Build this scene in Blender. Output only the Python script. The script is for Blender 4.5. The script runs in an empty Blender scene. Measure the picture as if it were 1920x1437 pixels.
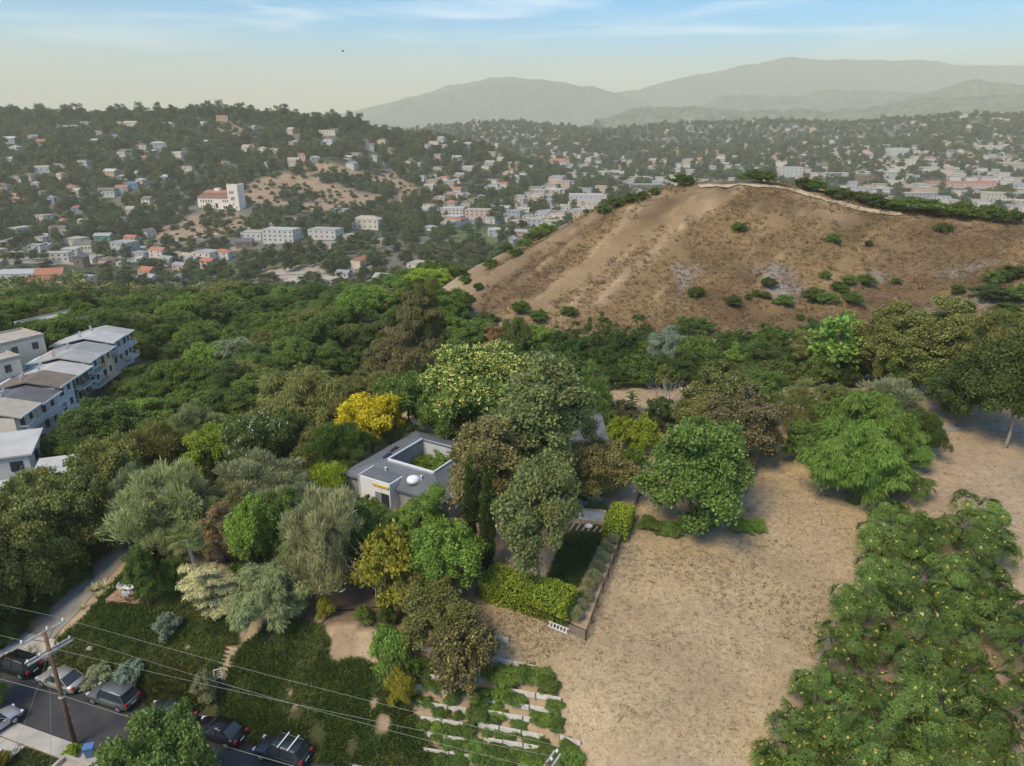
import bpy, math, random
import numpy as np
from mathutils import Vector, Matrix

RND = random.Random(11)
NR = np.random.default_rng(11)
SC = bpy.context.scene
COL = SC.collection

# ------------------------------------------------------------------ camera
CAMZ = 47.0                      # drone height above the street (metres)
PITCH = math.radians(20.2)
FPX = 1340.0                     # focal length in photo pixels (1920 wide)
cd = bpy.data.cameras.new('camera'); cam = bpy.data.objects.new('camera', cd); COL.objects.link(cam)
cam.location = (0, 0, CAMZ); cam.rotation_euler = (math.radians(90) - PITCH, 0, 0)
cd.sensor_width = 36; cd.sensor_fit = 'HORIZONTAL'; cd.lens = FPX / 1920 * 36
cd.clip_start = 0.5; cd.clip_end = 60000
SC.camera = cam

# ------------------------------------------------------------------ sky, sun, exposure
SUN_EL = math.radians(50); SUN_AZ = math.radians(222)     # from behind and left of the camera (0 = +Y, clockwise)
W = bpy.data.worlds.new('World'); SC.world = W; W.use_nodes = True
nt = W.node_tree; nt.nodes.clear()
N = lambda t: nt.nodes.new(t)
wo = N('ShaderNodeOutputWorld'); bg = N('ShaderNodeBackground'); sky = N('ShaderNodeTexSky')
sky.sky_type = 'NISHITA'; sky.sun_disc = False; sky.sun_elevation = SUN_EL; sky.sun_rotation = SUN_AZ
sky.altitude = 0; sky.air_density = 1.0; sky.dust_density = 0.4; sky.ozone_density = 5.0
tc = N('ShaderNodeTexCoord'); mp = N('ShaderNodeMapping'); mp.inputs['Scale'].default_value = (1.6, 0.9, 13.0)
mp.inputs['Rotation'].default_value = (0.05, -0.07, 0.3)
nz = N('ShaderNodeTexNoise'); nz.inputs['Scale'].default_value = 2.1; nz.inputs['Detail'].default_value = 7; nz.inputs['Roughness'].default_value = 0.55
nz.inputs['Distortion'].default_value = 0.6
rp = N('ShaderNodeValToRGB'); rp.color_ramp.elements[0].position = 0.50; rp.color_ramp.elements[1].position = 0.70
rp.color_ramp.elements[1].color = (0.5, 0.5, 0.5, 1)
mx = N('ShaderNodeMix'); mx.data_type = 'RGBA'; mx.inputs['B'].default_value = (6.8, 6.8, 6.8, 1)
nt.links.new(tc.outputs['Generated'], mp.inputs['Vector']); nt.links.new(mp.outputs['Vector'], nz.inputs['Vector'])
nt.links.new(nz.outputs['Fac'], rp.inputs['Fac']); nt.links.new(rp.outputs['Color'], mx.inputs['Factor'])
sat = N('ShaderNodeHueSaturation'); sat.inputs['Saturation'].default_value = 1.7; sat.inputs['Value'].default_value = 0.74
nt.links.new(sky.outputs['Color'], sat.inputs['Color']); nt.links.new(sat.outputs['Color'], mx.inputs['A'])
# smog band hugging the whole horizon
sx = N('ShaderNodeSeparateXYZ'); nt.links.new(tc.outputs['Generated'], sx.inputs['Vector'])
sm = N('ShaderNodeMapRange'); sm.interpolation_type = 'SMOOTHERSTEP'; sm.inputs['From Min'].default_value = 0.0; sm.inputs['From Max'].default_value = 0.115
sm.inputs['To Min'].default_value = 0.95; sm.inputs['To Max'].default_value = 0.0; nt.links.new(sx.outputs['Z'], sm.inputs['Value'])
m2 = N('ShaderNodeMix'); m2.data_type = 'RGBA'; m2.inputs['B'].default_value = (3.9, 3.4, 2.35, 1)
nt.links.new(sm.outputs['Result'], m2.inputs['Factor']); nt.links.new(mx.outputs['Result'], m2.inputs['A']); nt.links.new(m2.outputs['Result'], bg.inputs['Color'])
bg.inputs['Strength'].default_value = 0.15
nt.links.new(bg.outputs['Background'], wo.inputs['Surface'])

sd = bpy.data.lights.new('sun', 'SUN'); sd.energy = 2.1; sd.angle = math.radians(22); sd.color = (1.0, 0.85, 0.60)
sun = bpy.data.objects.new('sun', sd); COL.objects.link(sun); sun.location = (-60, -60, 200)
sv = Vector((math.sin(SUN_AZ) * math.cos(SUN_EL), math.cos(SUN_AZ) * math.cos(SUN_EL), math.sin(SUN_EL)))
sun.rotation_euler = (-sv).to_track_quat('-Z', 'Y').to_euler()

vs = SC.view_settings
vs.view_transform = 'Standard'; vs.look = 'None'; vs.gamma = 1; vs.use_curve_mapping = False
vs.exposure = 0.93
SC.render.engine = 'CYCLES'
cy = SC.cycles
cy.use_denoising = True; cy.use_adaptive_sampling = True; cy.adaptive_threshold = 0.02
cy.max_bounces = 4; cy.diffuse_bounces = 2; cy.glossy_bounces = 2; cy.transmission_bounces = 3; cy.volume_bounces = 2
cy.transparent_max_bounces = 6; cy.caustics_reflective = False; cy.caustics_refractive = False
SC.render.use_persistent_data = False

# ------------------------------------------------------------------ pixel <-> world
CP, SP = math.cos(PITCH), math.sin(PITCH)
def fd(py):
    d = py - 718.5
    return FPX * CP - d * SP, FPX * SP + d * CP          # forward, down
def at_z(px, py, z):
    f, d = fd(py); t = (CAMZ - z) / d
    return ((px - 960) * t, f * t, z)
def at_y(px, py, Y):
    f, d = fd(py); t = Y / f
    return ((px - 960) * t, Y, CAMZ - d * t)
def top_z(py, Y):
    f, d = fd(py); return CAMZ - d * Y / f
def road_y(x): return 51.9 - (x + 44.6) * 0.353

# ------------------------------------------------------------------ value noise (numpy)
_PT = np.random.default_rng(5).random((256, 256))
def vnoise(x, y):
    x = np.asarray(x, float); y = np.asarray(y, float)
    xi = np.floor(x).astype(int); yi = np.floor(y).astype(int); fx = x - xi; fy = y - yi
    fx = fx * fx * (3 - 2 * fx); fy = fy * fy * (3 - 2 * fy)
    g = lambda a, b: _PT[a % 256, b % 256]
    return ((g(xi, yi) * (1 - fx) + g(xi + 1, yi) * fx) * (1 - fy) + (g(xi, yi + 1) * (1 - fx) + g(xi + 1, yi + 1) * fx) * fy) * 2 - 1
def fbm(x, y, o=4):
    s = 0; a = 1
    for k in range(o):
        s = s + a * vnoise(np.asarray(x) * 2 ** k + 17 * k, np.asarray(y) * 2 ** k + 31 * k); a *= 0.5
    return s

# ------------------------------------------------------------------ terrain from surveyed heights
CT = []
def cz(*rows):
    for a, b, z in rows: CT.append(at_z(a, b, z))
def cyy(*rows):
    for a, b, y in rows: CT.append(at_y(a, b, y))
def cw(*rows): CT.extend(rows)
for X in (-110, -85, -62, -40, -20, 0, 22, 45, 80):
    c = road_y(X)
    cw((X, c - 5, 0), (X, c + 1.5, 0), (X, c - 14, -0.2))
for X in (-90, -40, 0, 50): cw((X, 2, -1), (X, -25, -3))
cz((62, 1215, .5), (120, 1150, 1.5), (180, 1080, 2.6), (240, 1015, 3.8), (330, 960, 4.6), (430, 925, 5.2), (560, 890, 5.9),
   (130, 1240, .9), (250, 1285, .9), (160, 1160, 2.2), (237, 1112, 3.6), (320, 1170, 2.9), (400, 1240, 2.1), (440, 1170, 3.5),
   (330, 1080, 4.3), (500, 1270, 2.1), (520, 1200, 3.7), (600, 1330, 1.8), (600, 1200, 4.2), (680, 1280, 3.2), (700, 1400, .9),
   (560, 1375, .7), (800, 1430, .7), (620, 1130, 4.8), (760, 1140, 5), (700, 1190, 4.7),
   (1000, 1252, 4.5), (1050, 1320, 3.9), (1085, 1400, 3.2), (960, 1330, 2.9), (900, 1380, 1.8), (830, 1330, 2.7), (780, 1270, 3.6),
   (880, 1280, 3.7), (1000, 1390, 2.0), (980, 1430, 1.2), (890, 1225, 4.7),
   (1098, 1200, 5), (1200, 1100, 5.4), (1200, 1350, 4.4), (1300, 1437, 4.1), (1430, 1400, 4.2), (1500, 1200, 5), (1350, 1150, 5.3),
   (1300, 1000, 6), (1550, 1000, 6.3), (1450, 850, 7.2), (1220, 900, 6.5), (1180, 820, 7), (1620, 900, 7),
   (1000, 1100, 5.4), (900, 1090, 5.3), (1080, 1050, 5.7),
   (860, 690, 6), (1250, 720, 7.4), (1000, 700, 6.6), (1450, 730, 7.6),
   (1800, 800, 8), (1880, 838, 8), (1880, 1000, 7.2), (1750, 950, 7), (1900, 1200, 5.5), (1900, 1437, 3.6), (1700, 1300, 4.2),
   (1600, 1437, 3.9), (1760, 770, 8), (1600, 715, 6.6), (1820, 735, 7.6))
cw((-20, 68, 6), (-12, 86, 6), (-5, 66, 6), (5, 80, 6.1), (12, 72, 6.1), (-14, 76, 6), (10, 86, 6.6), (60, 40, 3.5), (60, 65, 6.5), (80, 90, 8),
   (40, 126, 2.5), (0, 134, -1), (70, 132, 3.5), (-30, 140, -7), (100, 126, 6), (-18, 125, 0),
   (-60, 85, -1.5), (-75, 75, -1.5), (-62, 62, -.6), (-47, 76, 1.2), (-50, 95, -2.5), (-38, 108, -4), (-60, 120, -5.5), (-76, 122, -2.2),
   (-82, 146, -2.0), (-92, 110, 1), (-100, 140, 1), (-105, 90, 0), (-110, 180, -5), (-60, 185, -11), (-30, 185, -8), (-140, 150, 0), (-150, 100, 0))
cyy((400, 715, 150), (500, 632, 205), (600, 580, 265), (300, 592, 250), (450, 578, 262), (650, 570, 262), (700, 603, 178), (560, 700, 140),
    (150, 605, 230), (20, 600, 230))
cw((-60, 330, -42), (-150, 330, -40), (10, 330, -42), (-250, 330, -35), (-60, 420, -70), (-200, 430, -70), (40, 430, -65), (-400, 500, -70))
# dry hill
cyy((830, 548, 190), (1000, 452, 205), (1130, 387, 215), (1280, 347, 222), (1420, 341, 225), (1520, 355, 222), (1650, 389, 215), (1800, 409, 205),
    (1920, 424, 200), (2050, 440, 200), (850, 622, 150), (1000, 642, 146), (1200, 652, 141), (1400, 660, 138), (1600, 655, 141), (1800, 612, 150),
    (1920, 575, 152), (1300, 490, 180), (1100, 520, 174), (1500, 490, 181), (1700, 500, 180), (1000, 570, 162), (1850, 500, 176))
cw((150, 330, -20), (70, 330, -22), (240, 330, -15), (80, 270, 14), (150, 265, 14), (20, 260, -4), (210, 260, 8), (200, 450, -60), (100, 450, -65),
   (350, 450, -55), (330, 200, 25), (280, 150, 12), (260, 100, 10))
# valley, hills and city
cyy((500, 530, 578), (150, 520, 600), (700, 480, 640), (300, 480, 700), (900, 440, 760), (300, 460, 740), (450, 428, 800), (620, 405, 860), (415, 393, 900),
    (330, 420, 830), (40, 480, 660), (20, 440, 800), (150, 430, 840), (100, 390, 920), (250, 380, 930), (300, 330, 1020), (120, 330, 1020), (300, 270, 1200), (100, 280, 1160),
    (400, 224, 1400), (200, 227, 1390), (0, 236, 1350), (-150, 245, 1330), (530, 230, 1380), (640, 240, 1300), (740, 262, 1380), (850, 268, 1450), (610, 295, 1110), (700, 285, 1230), (770, 380, 990),
    (500, 345, 1010), (560, 340, 1040), (680, 330, 1080), (700, 390, 930), (560, 270, 1240), (480, 280, 1200))
cyy((850, 310, 1700), (1000, 380, 1050), (1100, 335, 1450), (1250, 330, 1480), (1600, 345, 1280), (1850, 340, 1300), (1300, 268, 2300), (1100, 285, 1950),
    (1500, 290, 1800), (1800, 290, 1700), (1700, 250, 2300), (1000, 270, 2150), (800, 248, 2900), (860, 238, 3000), (930, 231, 3000), (1040, 240, 3000), (1130, 252, 2900),
    (1250, 240, 2900), (1440, 234, 2800), (1520, 236, 2800), (1650, 234, 2600), (1800, 224, 2400), (1920, 226, 2400), (2100, 228, 2400), (2100, 300, 1700), (2100, 360, 1250))
cw((-1500, 1200, 30), (-1700, 2000, 30), (-900, 2200, -10), (-500, 2500, -30), (900, 1000, -55), (1900, 1500, -40), (600, 700, -65), (-700, 700, -70),
   (-3500, 3500, -20), (0, 3600, -20), (1500, 3600, -20), (3800, 3600, -20), (0, 5600, -30), (-5000, 5600, -30), (5000, 5600, -30), (0, 14000, -40), (-14000, 14000, -40), (14000, 14000, -40), (-1200, 3000, -30), (3300, 2400, 10))
CT = np.array(CT)
def _uv(x, y): return np.stack([x / (y + 60) * 1.15, np.log(y + 45)], -1)
_A = _uv(CT[:, 0], CT[:, 1]); _n = len(_A)
def _k(r2): return 0.5 * r2 * np.log(r2 + 1e-12)
_K = _k(((_A[:, None] - _A[None]) ** 2).sum(-1)) + np.eye(_n) * 2e-5
_Q = np.hstack([np.ones((_n, 1)), _A])
_M = np.block([[_K, _Q], [_Q.T, np.zeros((3, 3))]])
_w = np.linalg.solve(_M, np.concatenate([CT[:, 2], np.zeros(3)]))
def _tps(x, y):
    P = _uv(x, y); out = np.empty(len(P))
    for i in range(0, len(P), 20000):
        p = P[i:i + 20000]
        out[i:i + 20000] = _k(((p[:, None] - _A[None]) ** 2).sum(-1)) @ _w[:_n] + _w[_n] + p @ _w[_n + 1:]
    return out
Y0, RATIO, NROW, NCOL, UMAX, UOFF = 24.0, 1.0145, 446, 380, 1.35, 45.0
gy = Y0 * RATIO ** np.arange(NROW); gu = np.linspace(-UMAX, UMAX, NCOL)
GX = gu[None, :] * (gy[:, None] + UOFF); GY = np.repeat(gy[:, None], NCOL, 1)
GZ = _tps(GX.ravel(), GY.ravel()).reshape(NROW, NCOL)
def sstep(a, b, x):
    t = np.clip((np.asarray(x, float) - a) / (b - a), 0, 1); return t * t * (3 - 2 * t)
# dry hill: gullies and spurs running down the fall line
hx, hy = 75.0, 200.0
hill_m = sstep(138, 158, GY) * (1 - sstep(232, 262, GY)) * sstep(-26, 4, GX + (GY - 150) * -0.12)
hs = (GX * 0.77 - GY * 0.64)
gul = 1.5 * vnoise(hs / 9.0, (GX + GY) / 160.0) + 0.8 * vnoise(hs / 4.2 + 9, (GX + GY) / 60.0)
rdg = np.clip(gul / 1.6 - 0.1, 0, 1) ** 1.1
face = 1 - sstep(196, 214, GY - 6 * (GX < 60))
GZ = GZ + hill_m * gul * 0.9 * face
GZ = GZ + hill_m * 0.35 * fbm(GX / 3.1, GY / 3.1, 3)
far_m = sstep(900, 1500, GY)
GZ = GZ + far_m * 7 * fbm(GX / 260.0, GY / 260.0, 3)
GZ = GZ + (1 - far_m) * sstep(60, 110, GY) * 0.4 * fbm(GX / 14.0, GY / 14.0, 2) * (1 - hill_m)
GZ = GZ + 0.05 * fbm(GX / 1.7, GY / 1.7, 2)
# the street and the house pad are level
rd = GY - (51.9 - (GX + 44.6) * 0.353)
flat = (1 - sstep(3.35, 4.1, np.abs(rd + 1.75)))
GZ = GZ * (1 - flat) + (-0.02) * flat
nearside = (rd < -4.9); GZ = np.where(nearside, np.minimum(GZ, -0.03), GZ)
def height(x, y):
    x = np.asarray(x, float); y = np.asarray(y, float)
    r = np.clip(np.log(np.maximum(y, Y0) / Y0) / math.log(RATIO), 0, NROW - 1.001)
    c = np.clip((x / (y + UOFF) + UMAX) / (2 * UMAX) * (NCOL - 1), 0, NCOL - 1.001)
    i = r.astype(int); j = c.astype(int); a = r - i; b = c - j
    return (GZ[i, j] * (1 - b) + GZ[i, j + 1] * b) * (1 - a) + (GZ[i + 1, j] * (1 - b) + GZ[i + 1, j + 1] * b) * a
_RY = Y0 * 1.3 * 1.003 ** np.arange(1780)
def at(px, py):
    """point of the terrain seen at a photo pixel"""
    f, d = fd(py)
    t = _RY / f; z = CAMZ - d * t; h = height((px - 960) * t, _RY)
    k = np.nonzero(z <= h)[0]
    if len(k) == 0: Y = _RY[-1]
    else:
        k = k[0]
        if k == 0: Y = _RY[0]
        else:
            e0 = z[k - 1] - h[k - 1]; e1 = z[k] - h[k]; Y = _RY[k - 1] + (_RY[k] - _RY[k - 1]) * e0 / (e0 - e1 + 1e-9)
    X = (px - 960) * Y / f
    return Vector((X, Y, float(height(X, Y))))
def ground(x, y): return Vector((x, y, float(height(x, y))))
def inpoly(x, y, poly):
    x = np.asarray(x, float); y = np.asarray(y, float); c = np.zeros(x.shape, bool); n = len(poly); j = n - 1
    for i in range(n):
        xi, yi = poly[i][0], poly[i][1]; xj, yj = poly[j][0], poly[j][1]
        c ^= ((yi > y) != (yj > y)) & (x < (xj - xi) * (y - yi) / (yj - yi + 1e-12) + xi)
        j = i
    return c
def wpoly(*pts): return [tuple(at(a, b))[:2] for a, b in pts]

# spurs that run down the face of the dry hill
SPURS = [((1400, 350), (1330, 392), (1250, 450), (1170, 520), (1120, 570)), ((1345, 352), (1260, 400), (1180, 465), (1100, 545), (1060, 590)), ((1240, 372), (1160, 425), (1080, 500), (1010, 560)),
         ((1330, 440), (1270, 500), (1215, 575)), ((1490, 455), (1430, 520), (1390, 580)), ((1180, 392), (1090, 445), (1000, 510), (930, 560)), ((1120, 405), (1030, 465), (930, 525), (850, 560)), ((1500, 400), (1440, 440), (1390, 500)), ((1650, 430), (1590, 480), (1540, 540)), ((1440, 380), (1370, 430), (1310, 490))]
SPW = np.zeros_like(GZ)
for si, ln in enumerate(SPURS):
    wdt = (1.0, 0.55, 0.8, 0.5, 0.6, 0.75, 0.6, 0.5, 0.7, 0.5)[si]; amp = (1.0, .7, .9, .6, .6, .9, .8, .5, .7, .5)[si]
    W_ = [at(*p) for p in ln]
    for a, b in zip(W_[:-1], W_[1:]):
        d = np.array([b.x - a.x, b.y - a.y]); L2 = d @ d; t = np.clip(((GX - a.x) * d[0] + (GY - a.y) * d[1]) / L2, 0, 1)
        r = np.hypot(GX - a.x - t * d[0] + 1.6 * vnoise(GY / 6 + si, GX / 6), GY - a.y - t * d[1]); SPW = np.maximum(SPW, amp * np.exp(-(r / wdt) ** 2))
SPW *= np.clip(0.65 + 0.6 * fbm(GX / 5, GY / 5, 3), 0, 1)
GZ += 0.4 * SPW
# ------------------------------------------------------------------ object helpers
def tag(o, label=None, cat=None, group=None, kind=None):
    if label: o['label'] = label
    if cat: o['category'] = cat
    if group: o['group'] = group
    if kind: o['kind'] = kind
    return o
def empty(name, loc, rz=0.0, scale=(1, 1, 1), label=None, cat=None, group=None):
    o = bpy.data.objects.new(name, None); COL.objects.link(o); o.empty_display_size = 0.2
    o.location = loc; o.rotation_euler = (0, 0, rz); o.scale = scale
    return tag(o, label, cat, group)
def put(name, me, mat=None, parent=None, loc=None, rz=None, scale=None, rot=None):
    o = bpy.data.objects.new(name, me); COL.objects.link(o)
    if parent is not None: o.parent = parent
    if loc is not None: o.location = loc
    if rot is not None: o.rotation_euler = rot
    elif rz is not None: o.rotation_euler = (0, 0, rz)
    if scale is not None: o.scale = scale
    if mat is not None:
        if len(me.materials) == 0: me.materials.append(mat)
        elif me.materials[0] is not mat:                 # one shared copy of the mesh for each material
            k = (me.name, mat.name)
            if k not in MESHMAT:
                m2 = me.copy(); m2.materials.clear(); m2.materials.append(mat); MESHMAT[k] = m2
            o.data = MESHMAT[k]
    return o
MESHMAT = {}
def np_mesh(name, V, F, smooth=False):
    """F: (n,k) int array"""
    me = bpy.data.meshes.new(name); V = np.asarray(V, np.float32); F = np.asarray(F, np.int32)
    n, k = F.shape
    me.vertices.add(len(V)); me.vertices.foreach_set('co', V.ravel())
    me.loops.add(n * k); me.loops.foreach_set('vertex_index', F.ravel())
    me.polygons.add(n); me.polygons.foreach_set('loop_start', np.arange(n, dtype=np.int32) * k)
    if smooth: me.polygons.foreach_set('use_smooth', np.ones(n, bool))
    me.update(calc_edges=True)
    return me
class MB:
    """collects simple solids into one mesh"""
    def __init__(s): s.v = []; s.f = []
    def add(s, V, F):
        b = len(s.v); s.v += [tuple(p) for p in V]; s.f += [tuple(b + i for i in f) for f in F]; return s
    def box(s, c, d, rz=0.0, M=None):
        x, y, z = d[0] / 2, d[1] / 2, d[2] / 2
        V = [Vector((a, b, e)) for a, b, e in ((-x, -y, -z), (x, -y, -z), (x, y, -z), (-x, y, -z), (-x, -y, z), (x, -y, z), (x, y, z), (-x, y, z))]
        m = M if M is not None else Matrix.Rotation(rz, 3, 'Z')
        V = [m @ p + Vector(c) for p in V]
        return s.add(V, [(0, 3, 2, 1), (4, 5, 6, 7), (0, 1, 5, 4), (1, 2, 6, 5), (2, 3, 7, 6), (3, 0, 4, 7)])
    def bar(s, a, b, w, h=None):
        a = Vector(a); b = Vector(b); d = b - a; L = d.length
        if L < 1e-6: return s
        m = d.to_track_quat('X', 'Z').to_matrix()
        return s.box((a + b) / 2, (L, w, h or w), M=m)
    def prism(s, poly, z0, z1):
        n = len(poly); V = [(p[0], p[1], z0) for p in poly] + [(p[0], p[1], z1) for p in poly]
        F = [tuple(range(n - 1, -1, -1)), tuple(range(n, 2 * n))] + [(i, (i + 1) % n, n + (i + 1) % n, n + i) for i in range(n)]
        return s.add(V, F)
    def slab(s, pts, th):
        """polygon in space, thickened downwards"""
        n = len(pts); V = [tuple(p) for p in pts] + [(p[0], p[1], p[2] - th) for p in pts]
        F = [tuple(range(n)), tuple(range(2 * n - 1, n - 1, -1))] + [((i + 1) % n, i, n + i, n + (i + 1) % n) for i in range(n)]
        return s.add(V, F)
    def tube(s, pts, rad, seg=6, cap=True):
        pts = [Vector(p) for p in pts]; n = len(pts); V = []; F = []
        if not hasattr(rad, '__len__'): rad = [rad] * n
        for i, p in enumerate(pts):
            d = (pts[min(i + 1, n - 1)] - pts[max(i - 1, 0)])
            q = d.to_track_quat('Z', 'Y')
            for k in range(seg):
                a = 2 * math.pi * k / seg; V.append(p + q @ Vector((math.cos(a) * rad[i], math.sin(a) * rad[i], 0)))
        for i in range(n - 1):
            for k in range(seg):
                F.append((i * seg + k, i * seg + (k + 1) % seg, (i + 1) * seg + (k + 1) % seg, (i + 1) * seg + k))
        if cap: F += [tuple(range(seg - 1, -1, -1)), tuple(range((n - 1) * seg, n * seg))]
        return s.add(V, F)
    def lathe(s, prof, c=(0, 0, 0), seg=16):
        V = []; F = []; n = len(prof)
        for r, z in prof:
            for k in range(seg):
                a = 2 * math.pi * k / seg; V.append((c[0] + r * math.cos(a), c[1] + r * math.sin(a), c[2] + z))
        for i in range(n - 1):
            for k in range(seg): F.append((i * seg + k, i * seg + (k + 1) % seg, (i + 1) * seg + (k + 1) % seg, (i + 1) * seg + k))
        F += [tuple(range(seg - 1, -1, -1)), tuple(range((n - 1) * seg, n * seg))]
        return s.add(V, F)
    def mesh(s, name='m', smooth=False):
        me = bpy.data.meshes.new(name); me.from_pydata(s.v, [], s.f)
        if smooth: me.polygons.foreach_set('use_smooth', np.ones(len(me.polygons), bool))
        me.update(); return me
    def build(s, name, mat, parent=None, smooth=False, **k): return put(name, s.mesh(name, smooth), mat, parent, **k)

# ------------------------------------------------------------------ materials
MATS = {}
def _new(name):
    m = bpy.data.materials.new(name); m.use_nodes = True; t = m.node_tree; t.nodes.clear()
    o = t.nodes.new('ShaderNodeOutputMaterial'); return m, t, o
def solid(name, col, rough=0.7, metal=0.0, var=0.12, scale=3.0, bump=0.0, spec=0.4, bscale=20.0, vec='Object'):
    """plain painted / cast surface with uneven tone and optional fine relief"""
    if name in MATS: return MATS[name]
    m, t, o = _new(name); L = t.links.new; n = t.nodes.new
    p = n('ShaderNodeBsdfPrincipled'); tcd = n('ShaderNodeTexCoord'); nz = n('ShaderNodeTexNoise')
    nz.inputs['Scale'].default_value = scale; nz.inputs['Detail'].default_value = 6; L(tcd.outputs[vec], nz.inputs['Vector'])
    mr = n('ShaderNodeMapRange'); mr.inputs['From Min'].default_value = 0.3; mr.inputs['From Max'].default_value = 0.7
    mr.inputs['To Min'].default_value = 1 - var; mr.inputs['To Max'].default_value = 1 + var
    L(nz.outputs['Fac'], mr.inputs['Value'])
    mul = n('ShaderNodeVectorMath'); mul.operation = 'SCALE'; mul.inputs[0].default_value = col; L(mr.outputs['Result'], mul.inputs['Scale'])
    L(mul.outputs['Vector'], p.inputs['Base Color'])
    p.inputs['Roughness'].default_value = rough; p.inputs['Metallic'].default_value = metal; p.inputs['Specular IOR Level'].default_value = spec
    if bump:
        n2 = n('ShaderNodeTexNoise'); n2.inputs['Scale'].default_value = bscale; n2.inputs['Detail'].default_value = 4; L(tcd.outputs[vec], n2.inputs['Vector'])
        b = n('ShaderNodeBump'); b.inputs['Strength'].default_value = bump; b.inputs['Distance'].default_value = 0.1
        L(n2.outputs['Fac'], b.inputs['Height']); L(b.outputs['Normal'], p.inputs['Normal'])
    L(p.outputs['BSDF'], o.inputs['Surface']); MATS[name] = m; return m
def glass(name='window_glass', col=(0.03, 0.04, 0.05)):
    if name in MATS: return MATS[name]
    m, t, o = _new(name); p = t.nodes.new('ShaderNodeBsdfPrincipled')
    p.inputs['Base Color'].default_value = (*col, 1); p.inputs['Roughness'].default_value = 0.08; p.inputs['Specular IOR Level'].default_value = 0.7
    t.links.new(p.outputs['BSDF'], o.inputs['Surface']); MATS[name] = m; return m
def foliage(name, dark, light, trans=0.22, rough=0.6, hvar=0.03, vvar=0.3, spec=0.25):
    """leaves: every leaf (mesh island) has a tone of its own, every plant a slight shift"""
    if name in MATS: return MATS[name]
    m, t, o = _new(name); L = t.links.new; n = t.nodes.new
    g = n('ShaderNodeNewGeometry'); r = n('ShaderNodeValToRGB')
    r.color_ramp.elements[0].color = (*dark, 1); r.color_ramp.elements[1].color = (*light, 1); r.color_ramp.elements[0].position = 0.1
    L(g.outputs['Random Per Island'], r.inputs['Fac'])
    oi = n('ShaderNodeObjectInfo'); hs = n('ShaderNodeHueSaturation')
    a = n('ShaderNodeMapRange'); a.inputs['To Min'].default_value = 0.5 - hvar; a.inputs['To Max'].default_value = 0.5 + hvar
    b = n('ShaderNodeMapRange'); b.inputs['To Min'].default_value = 1 - vvar; b.inputs['To Max'].default_value = 1 + vvar
    L(oi.outputs['Random'], a.inputs['Value']); L(a.outputs['Result'], hs.inputs['Hue'])
    w = n('ShaderNodeTexWhiteNoise'); w.noise_dimensions = '1D'; L(oi.outputs['Random'], w.inputs['W']); L(w.outputs['Value'], b.inputs['Value']); L(b.outputs['Result'], hs.inputs['Value'])
    L(r.outputs['Color'], hs.inputs['Color'])
    p = n('ShaderNodeBsdfPrincipled'); p.inputs['Roughness'].default_value = rough; p.inputs['Specular IOR Level'].default_value = spec
    L(hs.outputs['Color'], p.inputs['Base Color'])
    tr = n('ShaderNodeBsdfTranslucent'); L(hs.outputs['Color'], tr.inputs['Color'])
    mx = n('ShaderNodeMixShader'); mx.inputs['Fac'].default_value = trans
    L(p.outputs['BSDF'], mx.inputs[1]); L(tr.outputs['BSDF'], mx.inputs[2]); L(mx.outputs['Shader'], o.inputs['Surface'])
    MATS[name] = m; return m

def leaf_tint():
    """leaves of single plants: the plant's colour is its object colour, every leaf has a tone of its own"""
    m, t, o = _new('leaf'); L = t.links.new; n = t.nodes.new
    g = n('ShaderNodeNewGeometry'); oi = n('ShaderNodeObjectInfo'); r = n('ShaderNodeMapRange'); r.inputs['To Min'].default_value = 0.50; r.inputs['To Max'].default_value = 1.35
    L(g.outputs['Random Per Island'], r.inputs['Value'])
    v = n('ShaderNodeVectorMath'); v.operation = 'SCALE'; L(oi.outputs['Color'], v.inputs[0]); L(r.outputs['Result'], v.inputs['Scale'])
    w = n('ShaderNodeTexWhiteNoise'); w.noise_dimensions = '1D'; L(g.outputs['Random Per Island'], w.inputs['W'])
    hs = n('ShaderNodeHueSaturation'); a = n('ShaderNodeMapRange'); a.inputs['To Min'].default_value = 0.485; a.inputs['To Max'].default_value = 0.515; L(w.outputs['Value'], a.inputs['Value']); L(a.outputs['Result'], hs.inputs['Hue'])
    L(v.outputs['Vector'], hs.inputs['Color'])
    p = n('ShaderNodeBsdfPrincipled'); p.inputs['Roughness'].default_value = 0.6; p.inputs['Specular IOR Level'].default_value = 0.25; L(hs.outputs['Color'], p.inputs['Base Color'])
    tr = n('ShaderNodeBsdfTranslucent'); L(hs.outputs['Color'], tr.inputs['Color'])
    mx = n('ShaderNodeMixShader'); mx.inputs['Fac'].default_value = 0.34
    L(p.outputs['BSDF'], mx.inputs[1]); L(tr.outputs['BSDF'], mx.inputs[2]); L(mx.outputs['Shader'], o.inputs['Surface']); return m
LEAF = leaf_tint()
TINT = {}
def crown_obj(name, me, fol, parent, rr=None):
    rr = rr or RND; c = TINT[fol]; o = put(name, me, LEAF, parent); k = rr.uniform(0.8, 1.2); h = rr.uniform(-.06, .06)
    o.color = (c[0] * k * (1 + h), c[1] * k, c[2] * k * (1 - h), 1); return o
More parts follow.
